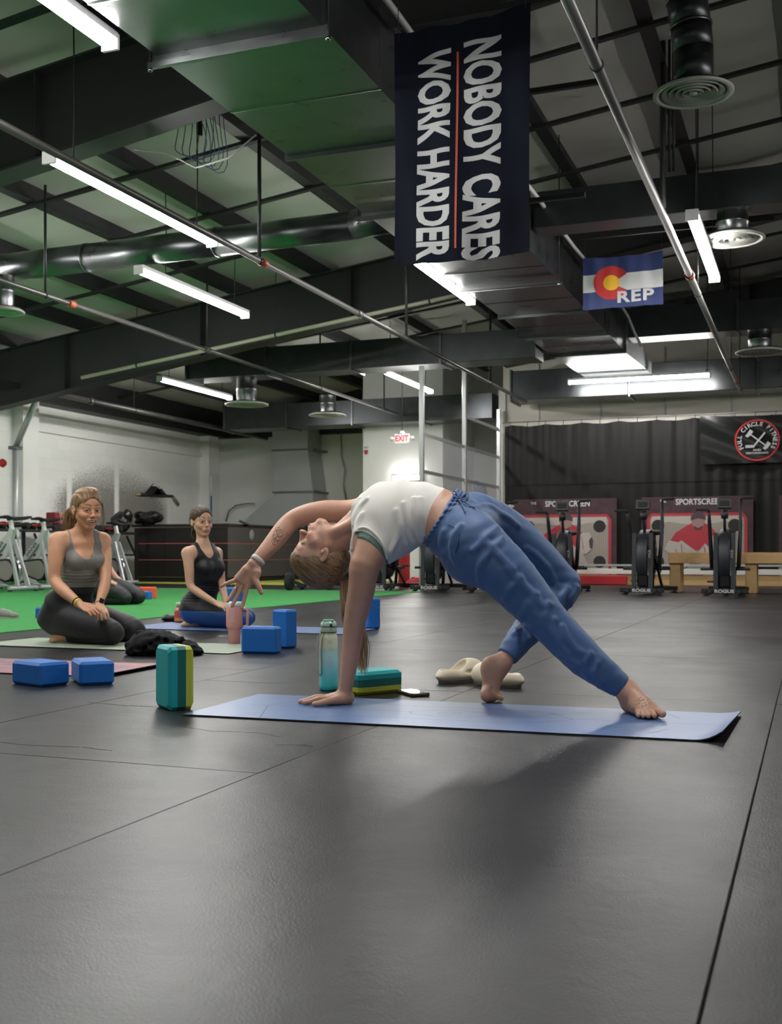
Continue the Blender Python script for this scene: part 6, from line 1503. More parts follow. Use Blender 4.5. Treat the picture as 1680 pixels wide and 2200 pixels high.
W1 = dict(root=((165-840)/FPX*7.05, 7.05), label='person with blonde ponytail in grey tank top kneeling and smiling on the sage mat', skin=(.64,.34,.205), lip=(.42,.15,.13), brow=(.05,.03,.02), smile=1.15, open=1.35, look=(.1,-.05),
  torso=[(V(133,1332,7.20), unit(A3(.8,-.6,0)), .115, .165), (V(148,1295,7.14), unit(A3(.75,-.66,.1)), .105, .152), (V(167,1260,7.08), unit(A3(.65,-.76,0)), .078, .104), (V(175,1228,7.05), F1, .088, .112), (V(178,1198,7.04), F1, .090, .122), (V(176,1172,7.04), F1, .075, .130), (V(174,1154,7.05), F1, .050, .115)],
  bust=[(c1+F1*.066-Lt1*.055-U1*.018, (.056,.056,.055)), (c1+F1*.066+Lt1*.055-U1*.018, (.056,.056,.055))],
  arms=[dict(c=[(V(125,1164,6.95),.050),(V(121,1185,6.92),.050),(V(119,1215,6.90),.045),(V(118,1248,6.88),.037),(V(136,1270,6.82),.038),(V(155,1286,6.78),.031),(V(173,1301,6.74),.023)], tip=V(210,1318,6.66), n=(0,-.4,.9), side=A3(0,1,0), s=1.0),
        dict(c=[(V(220,1164,7.13),.047),(V(224,1186,7.10),.046),(V(226,1215,7.05),.041),(V(227,1246,6.99),.034),(V(222,1270,6.93),.034),(V(217,1285,6.88),.028),(V(213,1299,6.84),.022)], tip=V(223,1330,6.72), n=(.3,-.85,.4), side=A3(-1,0,0), s=1.0)],
  neck=(V(183,1118,7.02), V(176,1154,7.05)), neckr=.046,
  legs=[[(V(128,1328,7.14),.112),(V(160,1336,7.06),.108),(V(195,1346,6.99),.092),(zz(240,6.93,.085),.066),(zz(238,6.93,.062),.056),(zz(190,7.02,.062),.058),(zz(152,7.08,.052),.042),(zz(140,7.10,.045),.034)],
        [(V(158,1328,7.34),.110),(V(200,1332,7.29),.105),(V(245,1342,7.22),.088),(zz(286,7.16,.085),.066),(zz(284,7.16,.062),.056),(zz(230,7.26,.062),.056),(zz(180,7.32,.05),.04)]],
  feet=[[(zz(146,7.09,.045),.034),(zz(132,7.10,.040),.032),(zz(120,7.09,.028),.026),(zz(110,7.08,.018),.016)], [(zz(180,7.32,.045),.034),(zz(160,7.33,.035),.03),(zz(145,7.33,.02),.02)]],
  HM=HM1, hs=1.06, lat=Lt1, up=U1, fwd=F1, hem=V(174,1264,7.0), scoop=(A3(V(176,1144,7.0)[0], 7.0, .705), .076, .172), holes=(V(176,1150,7.04), .165, .067, .125),
  top_mat=fab('grey_jersey', (.22,.215,.20)), leg_mat=fab('dark_leggings', (.014,.0125,.017), .6), hair_mat=M['honey'], strand_mat=M['honey'], npel=3, waist=V(150,1249,7.1), anklecut=[(zz(147,7.09,.045), A3(-1,.1,0)), (zz(178,7.33,.045), A3(-1,.1,0))], folds=(.365,.47,.0022),
  hair_extra=lambda H: [cone(H(.02,-.085,.015), H(.04,-.11,-.03), .045, .030, .03), cone(H(.04,-.11,-.03), H(.05,-.11,-.11), .028, .022, .02), ell(H(0,.03,.105), (.055,.05,.03), None, .03)], strands=None)
def s1(b, H, org):
    strand_fan(b, [H(.035,-.105,.0), H(.055,-.115,-.05), H(.062,-.105,-.11), H(.060,-.10,-.165)], 260, .036, .0019, org, 1)
    strand_fan(b, [H(-.070,.055,.045), H(-.082,.060,-.03), H(-.080,.055,-.09), H(-.066,.04,-.15)], 12, .006, .0015, org, 2)
    strand_fan(b, [H(.070,.045,.045), H(.081,.030,-.02), H(.080,.015,-.06)], 8, .005, .0013, org, 3)
W1['strands'] = s1
rt1, org1, all1, tor1 = kneeler(W1)
H1 = lambda x, y, z: HM1[:3,3]+HM1[:3,:3] @ A3(x, y, z)*1.06-org1
MB().tube([tuple(H1(x, .0920-16*x*x, -.0640+x*x*9)) for x in np.linspace(-.022,.022,9)], [(.0035,.0052)]*9, 6).build('teeth', M['tooth'], rt1, world=False)
b = MB(); b.tube([tuple(H1(.083,.004+.009*math.cos(a), -.045+.010*math.sin(a))) for a in np.linspace(0,6.28,13)], .0015, 5, False); b.build('hoop_earring', mat('gold', (.7,.45,.12), .25, 1), rt1, world=False)
def on_k(ops, px, py, Z0, Z1, off=.001, inf=0):
    p = on(ops, px, py, Z0, Z1, inf, off); return None if p is None else tuple(p-org1)
ps = [on_k(all1, a, b_, 6.6, 7.3, .002) for a, b_ in ((178,1140),(183,1152),(190,1166),(195,1180),(196.5,1192),(197,1198))]; ps = [p for p in ps if p]
if len(ps) > 2: MB().tube(ps, .0012, 4).build('necklace', bpy.data.materials['gold'], rt1, world=False)
if len(ps) > 2: MB().lathe([(.0001,0),(.006,.003),(.0001,.012)], ps[-1], 8).build('pendant', bpy.data.materials['gold'], rt1, world=False)
def band(name, a, b_, r0, w_, m, rt, org, th=.004):
    a, b_ = np.array(a), np.array(b_); d = unit(b_-a); c = (a+b_)/2-org
    return MB().tube([tuple(c-d*w_), tuple(c-d*w_*.9), tuple(c+d*w_*.9), tuple(c+d*w_)], [r0, r0+th, r0+th, r0], 22, False).build(name, m, rt, world=False)
a1 = W1['arms'][0]['c']; band('yellow_bracelet', a1[-1][0]*.75+a1[-2][0]*.25, a1[-1][0]*.65+a1[-2][0]*.35, .0245, .005, mat('yellow_cord', (.75,.62,.03), .5), rt1, org1)
band('dark_bracelet', a1[-1][0]*.55+a1[-2][0]*.45, a1[-1][0]*.5+a1[-2][0]*.5, .026, .003, M['black'], rt1, org1)
a2 = W1['arms'][1]['c']; wb2 = band('watch_band', a2[-1][0]*.9+a2[-2][0]*.1, a2[-1][0]*.8+a2[-2][0]*.2, .0235, .009, mat('pink_band', (.6,.38,.34), .5), rt1, org1)
cw = a2[-1][0]*.85+a2[-2][0]*.15-org1; dw = unit(a2[-1][0]-a2[-2][0]); sw = unit(A3(.55,-.83,.1)); sw = unit(sw-dw*sw.dot(dw)); tw = np.cross(dw, sw)
m3 = Matrix(((tw[0],dw[0],sw[0]),(tw[1],dw[1],sw[1]),(tw[2],dw[2],sw[2])))
MB().box(tuple(cw+sw*.027), (.030,.034,.010), m3, bev=.003).build('watch_case', M['gloss_black'], wb2, world=False)
# --- second woman
Lt2, F2 = unit(A3(.72,.69,0)), unit(A3(.69,-.72,0)); c2 = V(446,1217,8.6)
HM2 = head_frame(V(433,1122,8.62), A3(.56,-.82,-.02), A3(-.02,0,1))
W2 = dict(root=((440-840)/FPX*8.65, 8.65), label='person with dark tied-back hair in black tank top and blue leggings, kneeling', skin=(.62,.37,.25), lip=(.40,.17,.15), brow=(.05,.035,.025), smile=.25, open=0, look=(.05,0),
  torso=[(V(421,1314,8.72), unit(A3(.9,-.4,0)), .098, .140), (V(427,1297,8.69), unit(A3(.85,-.5,.05)), .098, .142), (V(443,1262,8.65), F2, .074, .100), (V(448,1236,8.62), F2, .082, .110), (V(446,1216,8.60), F2, .080, .118), (V(440,1197,8.60), F2, .066, .120), (V(436,1182,8.61), F2, .044, .105)],
  bust=[(c2+F2*.060-Lt2*.05-U1*.015, (.047,.047,.048)), (c2+F2*.060+Lt2*.05-U1*.015, (.047,.047,.048))],
  arms=[dict(c=[(V(404,1190,8.50),.042),(V(405,1205,8.48),.041),(V(407,1230,8.46),.037),(V(409,1259,8.44),.030),(V(425,1273,8.40),.031),(V(445,1286,8.36),.026),(V(462,1296,8.33),.020)], tip=V(494,1309,8.27), n=(0,-.4,.9), side=A3(0,1,0), s=.92),
        dict(c=[(V(465,1190,8.73),.040),(V(468,1206,8.71),.038),(V(473,1228,8.66),.034),(V(477,1254,8.60),.028),(V(480,1272,8.54),.028),(V(484,1287,8.48),.023),(V(487,1297,8.44),.019)], tip=V(500,1312,8.34), n=(.2,-.5,.8), side=A3(-1,0,0), s=.92)],
  neck=(V(434,1146,8.62), V(437,1182,8.62)), neckr=.044,
  legs=[[(V(414,1315,8.64),.092),(V(440,1319,8.60),.090),(V(480,1326,8.53),.080),(zz(522,8.47,.085),.061),(zz(521,8.47,.060),.053),(zz(470,8.55,.058),.055),(zz(435,8.62,.048),.038),(zz(424,8.64,.042),.031)],
        [(V(432,1316,8.82),.092),(V(470,1321,8.79),.088),(V(500,1327,8.74),.076),(zz(528,8.70,.085),.060),(zz(528,8.70,.060),.052),(zz(480,8.78,.058),.053),(zz(440,8.82,.045),.035)]],
  feet=[[(zz(428,8.64,.042),.031),(zz(415,8.64,.036),.030),(zz(402,8.62,.026),.024),(zz(391,8.60,.016),.014)], [(zz(440,8.82,.042),.032),(zz(425,8.83,.032),.026),(zz(412,8.83,.02),.018)]],
  HM=HM2, hs=.99, lat=Lt2, up=U1, fwd=F2, hem=V(425,1312,8.6), scoop=(A3(V(437,1168,8.6)[0], 8.6, .655), .060, .120), holes=(V(437,1180,8.61), .155, .060, .105),
  top_mat=fab('black_jersey', (.008,.010,.012), .55), leg_mat=fab('blue_leggings', (.012,.075,.25), .45), hair_mat=M['brown'], strand_mat=M['brown'], npel=2, long=True, waist=V(420,1296,8.6), anklecut=[(zz(430,8.63,.042), A3(-1,.1,0)), (zz(442,8.82,.042), A3(-1,.1,0))], folds=(.18,.35,.0012),
  hair_extra=lambda H: [cone(H(0,-.095,-.01), H(0,-.115,-.06), .035, .03, .02)], strands=None)
def s2(b, H, org): strand_fan(b, [H(.01,-.10,-.04), H(.02,-.10,-.10), H(.01,-.09,-.15)], 50, .018, .002, org, 7)
W2['strands'] = s2
rt2, org2, all2, tor2 = kneeler(W2)
b = MB()
ps = [on(all2, a, b_, 8.2, 9.0, 0, .003) for a, b_ in ((412,1165),(417,1168),(422,1173),(426,1179),(431,1188))]; ps = [tuple(p-org2) for p in ps if p is not None]
if len(ps) > 2: MB().tube(ps, .0035, 5).build('thin_strap', M['black'], rt2, world=False)
# --- third, mostly hidden behind the first
o3 = (-3.27, 12.5)
def T3(dx, dy, z): return A3(o3[0]+dx-max(0, z-.34)*.42, o3[1]+dy, z-max(0, z-.34)*.12)
F3 = unit(A3(.9,-.4,0)); L3 = unit(A3(.4,.9,0))
W3 = dict(root=o3, label='person in pink top and black leggings kneeling behind the woman in grey', skin=(.5,.28,.19), lip=(.4,.15,.13), brow=(.05,.03,.02), smile=0, open=0, face=False,
  torso=[(T3(-.02,0,.20),F3,.11,.16),(T3(0,0,.28),F3,.10,.15),(T3(.03,0,.38),F3,.08,.11),(T3(.05,0,.48),F3,.09,.115),(T3(.07,0,.56),F3,.08,.12),(T3(.07,0,.62),F3,.05,.10)],
  bust=[(T3(.12,-.05,.50),(.05,.05,.05))],
  arms=[dict(c=[(T3(.02,-.17,.58),.045),(T3(.02,-.2,.42),.038),(T3(.05,-.2,.33),.032),(T3(.15,-.18,.27),.022)], tip=T3(.26,-.16,.22), n=(0,-.3,.9), side=A3(0,1,0)), dict(c=[(T3(.10,.17,.58),.045),(T3(.10,.19,.42),.038),(T3(.12,.19,.33),.032),(T3(.2,.15,.27),.022)], tip=T3(.3,.1,.22), n=(0,-.3,.9), side=A3(0,-1,0))],
  neck=(T3(.09,0,.70), T3(.07,0,.60)), neckr=.045,
  legs=[[(T3(0,-.10,.19),.11),(T3(.15,-.12,.17),.10),(T3(.32,-.16,.10),.072),(T3(.31,-.16,.065),.058),(T3(.05,-.10,.06),.05),(T3(-.10,-.08,.045),.036)],[(T3(0,.10,.19),.11),(T3(.2,.06,.18),.105),(T3(.43,.0,.11),.075),(T3(.42,.0,.065),.058),(T3(.1,.08,.06),.05),(T3(-.08,.10,.045),.036)]],
  feet=[[(T3(-.10,-.08,.045),.034),(T3(-.2,-.07,.02),.018)],[(T3(-.08,.10,.045),.034),(T3(-.2,.10,.02),.018)]],
  HM=head_frame(T3(.10,0,.76), A3(.8,-.6,-.3), A3(0,0,1)), hs=1, lat=L3, up=U1, fwd=F3, hem=T3(0,0,.30), scoop=(T3(.07,0,.66),.06,.10), holes=(T3(.07,0,.60),.17,.05,.06),
  top_mat=fab('pink_jersey', (.55,.25,.5)), leg_mat=fab('black_leggings', (.012,.012,.015), .5), npel=1, waist=T3(0,0,.31), anklecut=[(T3(-.10,-.08,.045), A3(-1,0,0)),(T3(-.08,.10,.045), A3(-1,0,0))])
rt3, org3, all3, tor3 = kneeler(W3)
H3 = W3['HM'][:3,3]; P, F = nets([ell(H3+A3(-.015,.01,.03), (.085,.095,.105)), ell(H3+A3(.09,-.07,-.03), (.07,.07,.10), None, .01, 's')], .008); mesh_np('hair', [(P, F)], M['brown'], rt3, org3)
# ------------------------------------------------------------------ floor props
def GV(px, py): Z = HC*FPX/(py-HOR); return A3((px-840)/FPX*Z, Z, 0)
def toW(p, z=None): return Vector((p[0]*CY-p[1]*SY, p[0]*SY+p[1]*CY, p[2] if z is None else z))
M['foam_blue'] = mat('blue_foam', (.0,.12,.46), .55, bump=.12, bs=180); M['foam_teal'] = mat('teal_foam', (.0,.33,.36), .55, bump=.12, bs=180); M['foam_green'] = mat('green_foam', (.0,.115,.095), .55, bump=.12, bs=180)
M['foam_lime'] = mat('lime_foam', (.42,.46,.04), .55, bump=.12, bs=180); M['foam_orange'] = mat('orange_foam', (.75,.10,.03), .55, bump=.12, bs=180)
def oct_box(w_, d, h, c): pass
def block(pl, pr, w_, d, h, label, m='foam_blue', stripes=None, bev=.012, group='blue foam yoga blocks'):
    a, b_ = GV(*pl), GV(*pr); e = unit(b_-a); n = A3(-e[1], e[0], 0); c = a+e*w_/2+n*d/2; p = toW(c); yaw = math.atan2(e[1], e[0])+YAW
    if stripes is None:
        o = MB().box((0,0,h/2), (w_,d,h), bev=bev).build('yoga_block', M[m]); o.location = p; o.rotation_euler = (0,0,yaw); return tag(o, label, 'yoga block', group)
    t = thing('yoga_block', p, label, 'yoga block', 'striped foam yoga blocks', yaw); ax, ms = stripes; B_ = bev
    for i, mm in enumerate(ms):             # layered foam: slices of one chamfered block
        L = (w_, d, h)[ax]; s0, s1 = L*i/3, L*(i+1)/3; o_ = [k for k in range(3) if k != ax]; dims = (w_, d, h)
        A, Bq = dims[o_[0]]/2, dims[o_[1]]/2
        def ringp(off, ins):
            out = []
            for (sx, sy) in ((1,1),(-1,1),(-1,-1),(1,-1)):
                pts2 = [(sx*(A-ins), sy*(Bq-B_-ins)), (sx*(A-B_-ins), sy*(Bq-ins))]
                if sx*sy < 0: pts2.reverse()
                for (u, v_) in pts2:
                    q = [0,0,0]; q[ax] = off; q[o_[0]] = u; q[o_[1]] = v_; out.append(q)
            return out
        rings = []
        if i == 0: rings.append(ringp(s0, B_))
        rings.append(ringp(s0+(B_ if i == 0 else 0), 0)); rings.append(ringp(s1-(B_ if i == 2 else 0), 0))
        if i == 2: rings.append(ringp(s1, B_))
        vs = [tuple((q[0]-(w_/2 if ax == 0 else 0), q[1]-(d/2 if ax == 1 else 0), q[2]+(h/2 if ax != 2 else 0))) for r_ in rings for q in r_]; k = 8; fs = []
        for r_ in range(len(rings)-1):
            for j in range(k): fs.append((r_*k+j, r_*k+(j+1)%k, (r_+1)*k+(j+1)%k, (r_+1)*k+j))
        fs += [tuple(range(k)), tuple(range((len(rings)-1)*k, len(rings)*k))]
        ob = MB().add(vs, fs).build('foam_layer', M[mm], t, world=False)
        import bmesh
        bm = bmesh.new(); bm.from_mesh(ob.data); bmesh.ops.recalc_face_normals(bm, faces=bm.faces); bm.to_mesh(ob.data); bm.free(); ob['label'] = mm.split('_')[1]+' foam layer'
    return t
block((363,1528), (415,1524), .098, .15, .232, 'upright teal, dark green and lime striped foam block nearest the camera', stripes=(0, ['foam_teal','foam_green','foam_lime']))
block((773,1495), (864,1486), .225, .15, .092, 'striped teal, green and lime foam block lying beside the planted arm', stripes=(2, ['foam_lime','foam_green','foam_teal']))
block((86.5,1477), (153,1470), .15, .225, .102, 'left one of the two blue foam blocks lying on the pink mat edge')
block((171,1473.5), (242.5,1470), .15, .225, .102, 'right one of the two blue foam blocks lying on the pink mat edge')
block((517,1403.5), (593,1405), .215, .10, .152, 'blue foam block on its side beside the pink tumbler')
block((583,1391.5), (625,1394), .125, .10, .232, 'upright blue foam block behind the one beside the tumbler')
block((779,1349), (805,1355.5), .15, .10, .232, 'upright blue foam block behind the hanging ponytail')
block((482,1309), (519,1309.5), .17, .10, .225, 'blue foam block on the green turf behind the spread fingers')
block((74,1330), (110,1331), .15, .225, .102, 'blue foam block on the turf left of the kneeling smiling woman')
block((283,1288.5), (328,1288.5), .225, .15, .102, 'blue foam block lying in front of the orange one')
block((294,1286.5), (334,1286.5), .235, .10, .150, 'orange foam block behind a blue one on the turf', 'foam_orange', group='orange foam yoga blocks')
# mats
def mat_pts(name, cs, m, label, th=.0045, curl=None, nu=60, nv=14, extra=None, under=None):
    # cs: near-left, near-right, far-right, far-left in figure space
    nl_, nr_, fr_, fl_ = [np.array(c) for c in cs]; ctr = toW((nl_+nr_+fr_+fl_)/4)
    def pos(s, t, top):
        p = (nl_*(1-s)+nr_*s)*(1-t)+(fl_*(1-s)+fr_*s)*t; z = .0008+(curl(s, t) if curl else 0)+(th if top else 0); q = toW(p, z); return q
    b = MB(); b.grid(lambda s, t: pos(s, t, True), nu, nv); b.m = 1; b.grid(lambda s, t: pos(1-s, t, False), nu, nv)
    for (f) in (lambda u, k: pos(u, 0, k), lambda u, k: pos(1-u, 1, k), lambda u, k: pos(1, u, k), lambda u, k: pos(0, 1-u, k)): b.grid(lambda u, k, f=f: f(u, k > .5), nu, 2, False)
    o = b.build(name, [m, under or M['rubber']], base=True); tag(o, label, 'yoga mat'); return o, pos
M['mat_blue'] = mat('yoga_mat_blue', (.085,.165,.36), .33, bump=.08, bs=400, var=.1, vs=3, spec=.6); M['mat_sage'] = mat('yoga_mat_sage', (.30,.36,.27), .6, bump=.1, bs=200); M['mat_steel'] = mat('yoga_mat_steel', (.09,.15,.33), .5, bump=.1, bs=200)
NLm, NRm = GV(393,1537.5), GV(1552,1596); NRm = NLm+(NRm-NLm); FRm, FLm = GV(1592,1537), GV(556,1493.5)
def main_curl(s, t): return .030*max(0, (s-.955)/.045)**2*(.35+.65*(1-t)) + .004*math.exp(-((s-0)/.01)**2)*0
t0, pos0 = mat_pts('yoga_mat', (NLm, NRm, FRm, FLm), M['mat_blue'], 'blue yoga mat with engraved alignment lines under the backbending woman', curl=main_curl, nu=90)
lt_ = mat('engraved_line', (.035,.06,.14), .6); b = MB()
def mline(b, pts, w_=.0022):
    for i in range(len(pts)-1):
        (s0, t0_), (s1, t1_) = pts[i], pts[i+1]; p, q = pos0(s0, t0_, True), pos0(s1, t1_, True); d = (q-p)
        if d.length < 1e-5: continue
        n = Vector((-d.y, d.x, 0)).normalized()*w_/2; z = Vector((0,0,.0004)); b.add([p-n+z, q-n+z, q+n+z, p+n+z], [(0,1,2,3)])
lines = [[(.06,.5),(.40,.5)],[(.56,.5),(.97,.5)],[(.40,.5),(.41,.44),(.44,.40),(.48,.36),(.52,.40),(.55,.44),(.56,.5),(.55,.56),(.52,.60),(.48,.64),(.44,.60),(.41,.56),(.40,.5)],
  [(.22,.02),(.30,.22),(.34,.25),(.62,.25),(.66,.3),(.72,.48)],[(.22,.98),(.30,.78),(.34,.75),(.62,.75),(.66,.7),(.72,.48)],[(.10,.5),(.16,.98)],[(.10,.5),(.16,.02)],[(.78,.2),(.82,.3)],[(.78,.8),(.82,.7)],[(.87,.12),(.90,.3)],[(.87,.88),(.90,.7)]]
for l in lines: mline(b, l)
mline(b, [(.48+.022*math.cos(a), .5+.07*math.sin(a)) for a in np.linspace(0, 6.283, 20)], .0015); mline(b, [(.48+.012*math.cos(a), .5+.035*math.sin(a)) for a in np.linspace(0, 6.283, 16)], .0015)
ln = b.build('engraved_lines', lt_, t0); ln['kind'] = 'stuff'
def axis_mat(nr_, L, w_, m, label, yaw=-math.atan(906/2400), **k):
    e = A3(math.cos(yaw), math.sin(yaw), 0); n = A3(-e[1], e[0], 0); return mat_pts('yoga_mat', (nr_-e*L, nr_, nr_+n*w_, nr_-e*L+n*w_), m, label, nu=24, nv=6, **k)
axis_mat(GV(491,1406), 1.80, .61, M['mat_sage'], 'sage green yoga mat under the smiling kneeling woman')
axis_mat(GV(740,1364), 1.78, .61, M['mat_steel'], 'blue yoga mat under the kneeling woman in the black top', curl=lambda s, t: .012*max(0, (.06-s)/.06))
axis_mat(GV(410,1303.5)+A3(0,0,.006), 1.75, .55, M['mat_blue'], 'blue yoga mat far back on the turf below the orange block')
axis_mat(GV(9,1339)+A3(0,0,.0), 1.6, .55, M['mat_blue'], 'blue yoga mat on the turf cut off by the left edge')
pk = mat('yoga_mat_sunset', (.36,.16,.17), .55); nt = pk.node_tree; tc = nt.nodes.new('ShaderNodeTexCoord'); wv = nt.nodes.new('ShaderNodeTexNoise'); wv.inputs['Scale'].default_value = 3.2; wv.inputs['Detail'].default_value = 5; mp = nt.nodes.new('ShaderNodeMapping'); mp.inputs['Rotation'].default_value = (0,0,-.3); mp.inputs['Scale'].default_value = (1,6,1)
cr = nt.nodes.new('ShaderNodeValToRGB'); nt.links.new(tc.outputs['Object'], mp.inputs[0]); nt.links.new(mp.outputs[0], wv.inputs['Vector']); nt.links.new(wv.outputs['Fac'], cr.inputs[0]); nt.links.new(cr.outputs[0], nt.nodes['Principled BSDF'].inputs['Base Color'])
cr.color_ramp.elements[0].position = .38; cr.color_ramp.elements[0].color = (.12,.14,.22,1); cr.color_ramp.elements[1].position = .66; cr.color_ramp.elements[1].color = (.55,.20,.10,1); e_ = cr.color_ramp.elements.new(.52); e_.color = (.33,.15,.20,1)
axis_mat(GV(228,1456), 1.75, .61, pk, 'pink and purple patterned yoga mat at the lower left', yaw=-.31, curl=lambda s, t: .012*max(0, (s-.93)/.07)**1.5)
# pink tumbler
g0 = GV(505,1384); g0 = A3((503.5-840)/FPX*7.05, 7.05, 0); p = toW(g0)
M['pink'] = mat('pink_tumbler', (.60,.27,.26), .4, bump=.05, bs=300); t = thing('tumbler', p, 'pink insulated tumbler with handle and white lid beside a blue block', 'tumbler', None, YAW)
MB().lathe([(.0001,0),(.033,0),(.036,.003),(.0375,.085),(.0395,.095),(.050,.108),(.0515,.115),(.0515,.235),(.049,.24),(.0001,.24)], (0,0,0), 36).build('cup', M['pink'], t, world=False)
MB().lathe([(.0001,.235),(.050,.235),(.050,.241),(.047,.243)], (0,0,0), 32).build('steel_rim', M['chrome'], t, world=False); MB().lathe([(.047,.241),(.051,.246),(.051,.262),(.046,.268),(.0001,.268)], (0,0,0), 32).build('lid', M['lamp_body'], t, world=False)
MB().tube([(.048,0,.222),(.075,-.005,.222),(.084,-.006,.21),(.084,-.006,.125),(.076,-.005,.112),(.050,0,.112)], [(.010,.009)]*6, 10).build('handle', M['pink'], t, world=False)
b = MB()
for i, s_ in enumerate(('HEALED', 'LOVED', 'SAVED', 'forgiven', 'REDEEMED', 'worthy')):
    tb = MB(); text_into(tb, s_ if False else ('ooooo', 'oooo', 'ooooo', 'oooooo', 'ooooo', 'oooo')[i], Matrix.Identity(4), .016, bold=.0002, ext=0)
    for v_ in tb.v: pass
b2 = MB()
for i in range(6):                     # six short printed lines, too small to read
    for j in range(5):
        a0 = -1.95+.11*j+(.04 if i % 2 else 0); b2.add([(.0519*math.cos(a), .0519*math.sin(a), z) for a, z in ((a0,.215-i*.014),(a0+.075,.215-i*.014),(a0+.075,.2215-i*.014),(a0,.2215-i*.014))], [(0,1,2,3)])
b2.build('printed_lines', M['b_white'], t, world=False)['kind'] = 'stuff'
# water bottle
Zb = HC*FPX/(1484.5-HOR)+.035; p = toW(A3((706-840)/FPX*Zb, Zb, 0)); t = thing('water_bottle', p, 'frosted cream to turquoise water bottle with wrist strap behind the planted hand', 'bottle', None, YAW)
bm_ = mat('ombre_bottle', (.3,.6,.6), .35); nt = bm_.node_tree; tc = nt.nodes.new('ShaderNodeTexCoord'); sp = nt.nodes.new('ShaderNodeSeparateXYZ'); cr = nt.nodes.new('ShaderNodeValToRGB'); mr = nt.nodes.new('ShaderNodeMapRange'); mr.inputs['From Max'].default_value = .235
nt.links.new(tc.outputs['Object'], sp.inputs[0]); nt.links.new(sp.outputs[2], mr.inputs['Value']); nt.links.new(mr.outputs[0], cr.inputs[0]); nt.links.new(cr.outputs[0], nt.nodes['Principled BSDF'].inputs['Base Color'])
el = cr.color_ramp.elements; el[0].position = 0; el[0].color = (.02,.58,.68,1); el[1].position = 1; el[1].color = (.66,.68,.50,1)
for ps_, c_ in ((.25,(.16,.66,.78,1)),(.55,(.42,.68,.76,1)),(.745,(.46,.66,.64,1)),(.755,(.64,.68,.52,1))): q = el.new(ps_); q.color = c_
nt.nodes['Principled BSDF'].inputs['Coat Weight'].default_value = .15; nt.nodes['Principled BSDF'].inputs['Subsurface Weight'].default_value = .3; nt.nodes['Principled BSDF'].inputs['Subsurface Scale'].default_value = .02
MB().lathe([(.0001,.002),(.032,0),(.038,.006),(.0385,.02),(.0385,.218),(.036,.230),(.031,.238),(.031,.245),(.0001,.245)], (0,0,0), 40).build('body', bm_, t, world=False)
M['mint'] = mat('mint_plastic', (.42,.52,.42), .35); M['mint_clear'] = mat('clear_mint', (.35,.55,.45), .12, coat=.5)
MB().lathe([(.0001,.242),(.034,.242),(.035,.246),(.035,.262),(.034,.266),(.0001,.266)], (0,0,0), 36).build('collar', M['mint'], t, world=False)
for z in (.243,.266): MB().lathe([(.033,-.0015),(.0362,-.001),(.0362,.001),(.033,.0015)], (0,0,z), 36).build('seal', M['black'], t, world=False)
MB().lathe([(.034,.267),(.035,.272),(.033,.282),(.025,.290),(.0001,.292)], (0,0,0), 30).build('lid', M['mint_clear'], t, world=False); MB().box((0,-.010,.293), (.045,.03,.008), bev=.003).build('flip_cap', M['mint_clear'], t, world=False); MB().box((.012,-.035,.272), (.010,.006,.012)).build('latch', M['black'], t, world=False)
b = MB(); sp_ = [(-.030,-.012,.240),(-.044,-.016,.225),(-.048,-.02,.17),(-.047,-.02,.10),(-.044,-.022,.075),(-.036,-.024,.066),(-.026,-.026,.072),(-.027,-.034,.10),(-.030,-.036,.16),(-.026,-.033,.21),(-.020,-.030,.238)]
b.tube(sp_, [(.0015,.007)]*len(sp_), 8, True, flat=(0,1,0)); b.build('wrist_strap', mat('strap_grey', (.30,.33,.27), .7), t, world=False)
for i, ch in enumerate('AIBU'):
    a = R(-78); r_ = .0388; tb = MB(); m_ = Matrix.Translation((r_*math.cos(a), r_*math.sin(a), .122+.027*i)) @ Matrix.Rotation(a+math.pi/2, 4, 'Z') @ XZ @ Matrix.Rotation(R(90), 4, 'Z'); text_into(tb, ch, m_, .022, bold=.0006, ext=.0004); tb.build('letter', mat('frost_letter', (.60,.66,.62), .5) if i == 0 else bpy.data.materials['frost_letter'], t, world=False)
# phone
a, b_ = GV(883,1497), GV(924,1496); e = unit(b_-a); n = A3(-e[1], e[0], 0); ang = math.atan2(e[1], e[0])+YAW; c = a+e*.036+n*.075-e*.012; t = thing('phone', toW(c), 'smartphone in a clear glittery case lying face up beside the striped block', 'phone', None, ang+.18)
MB().box((0,0,.006), (.076,.152,.011), bev=.003).build('case', mat('amber_case', (.10,.07,.035), .25, coat=.4), t, world=False); MB().box((0,0,.0121), (.070,.145,.0012)).build('screen', mat('phone_glass', (.02,.02,.022), .05, spec=.8), t, world=False)
for sx in (-1,1):
    for sy in (-1,1): MB().box((sx*.035,sy*.073,.007), (.012,.012,.015), bev=.003).build('corner_bumper', bpy.data.materials['amber_case'], t, world=False)
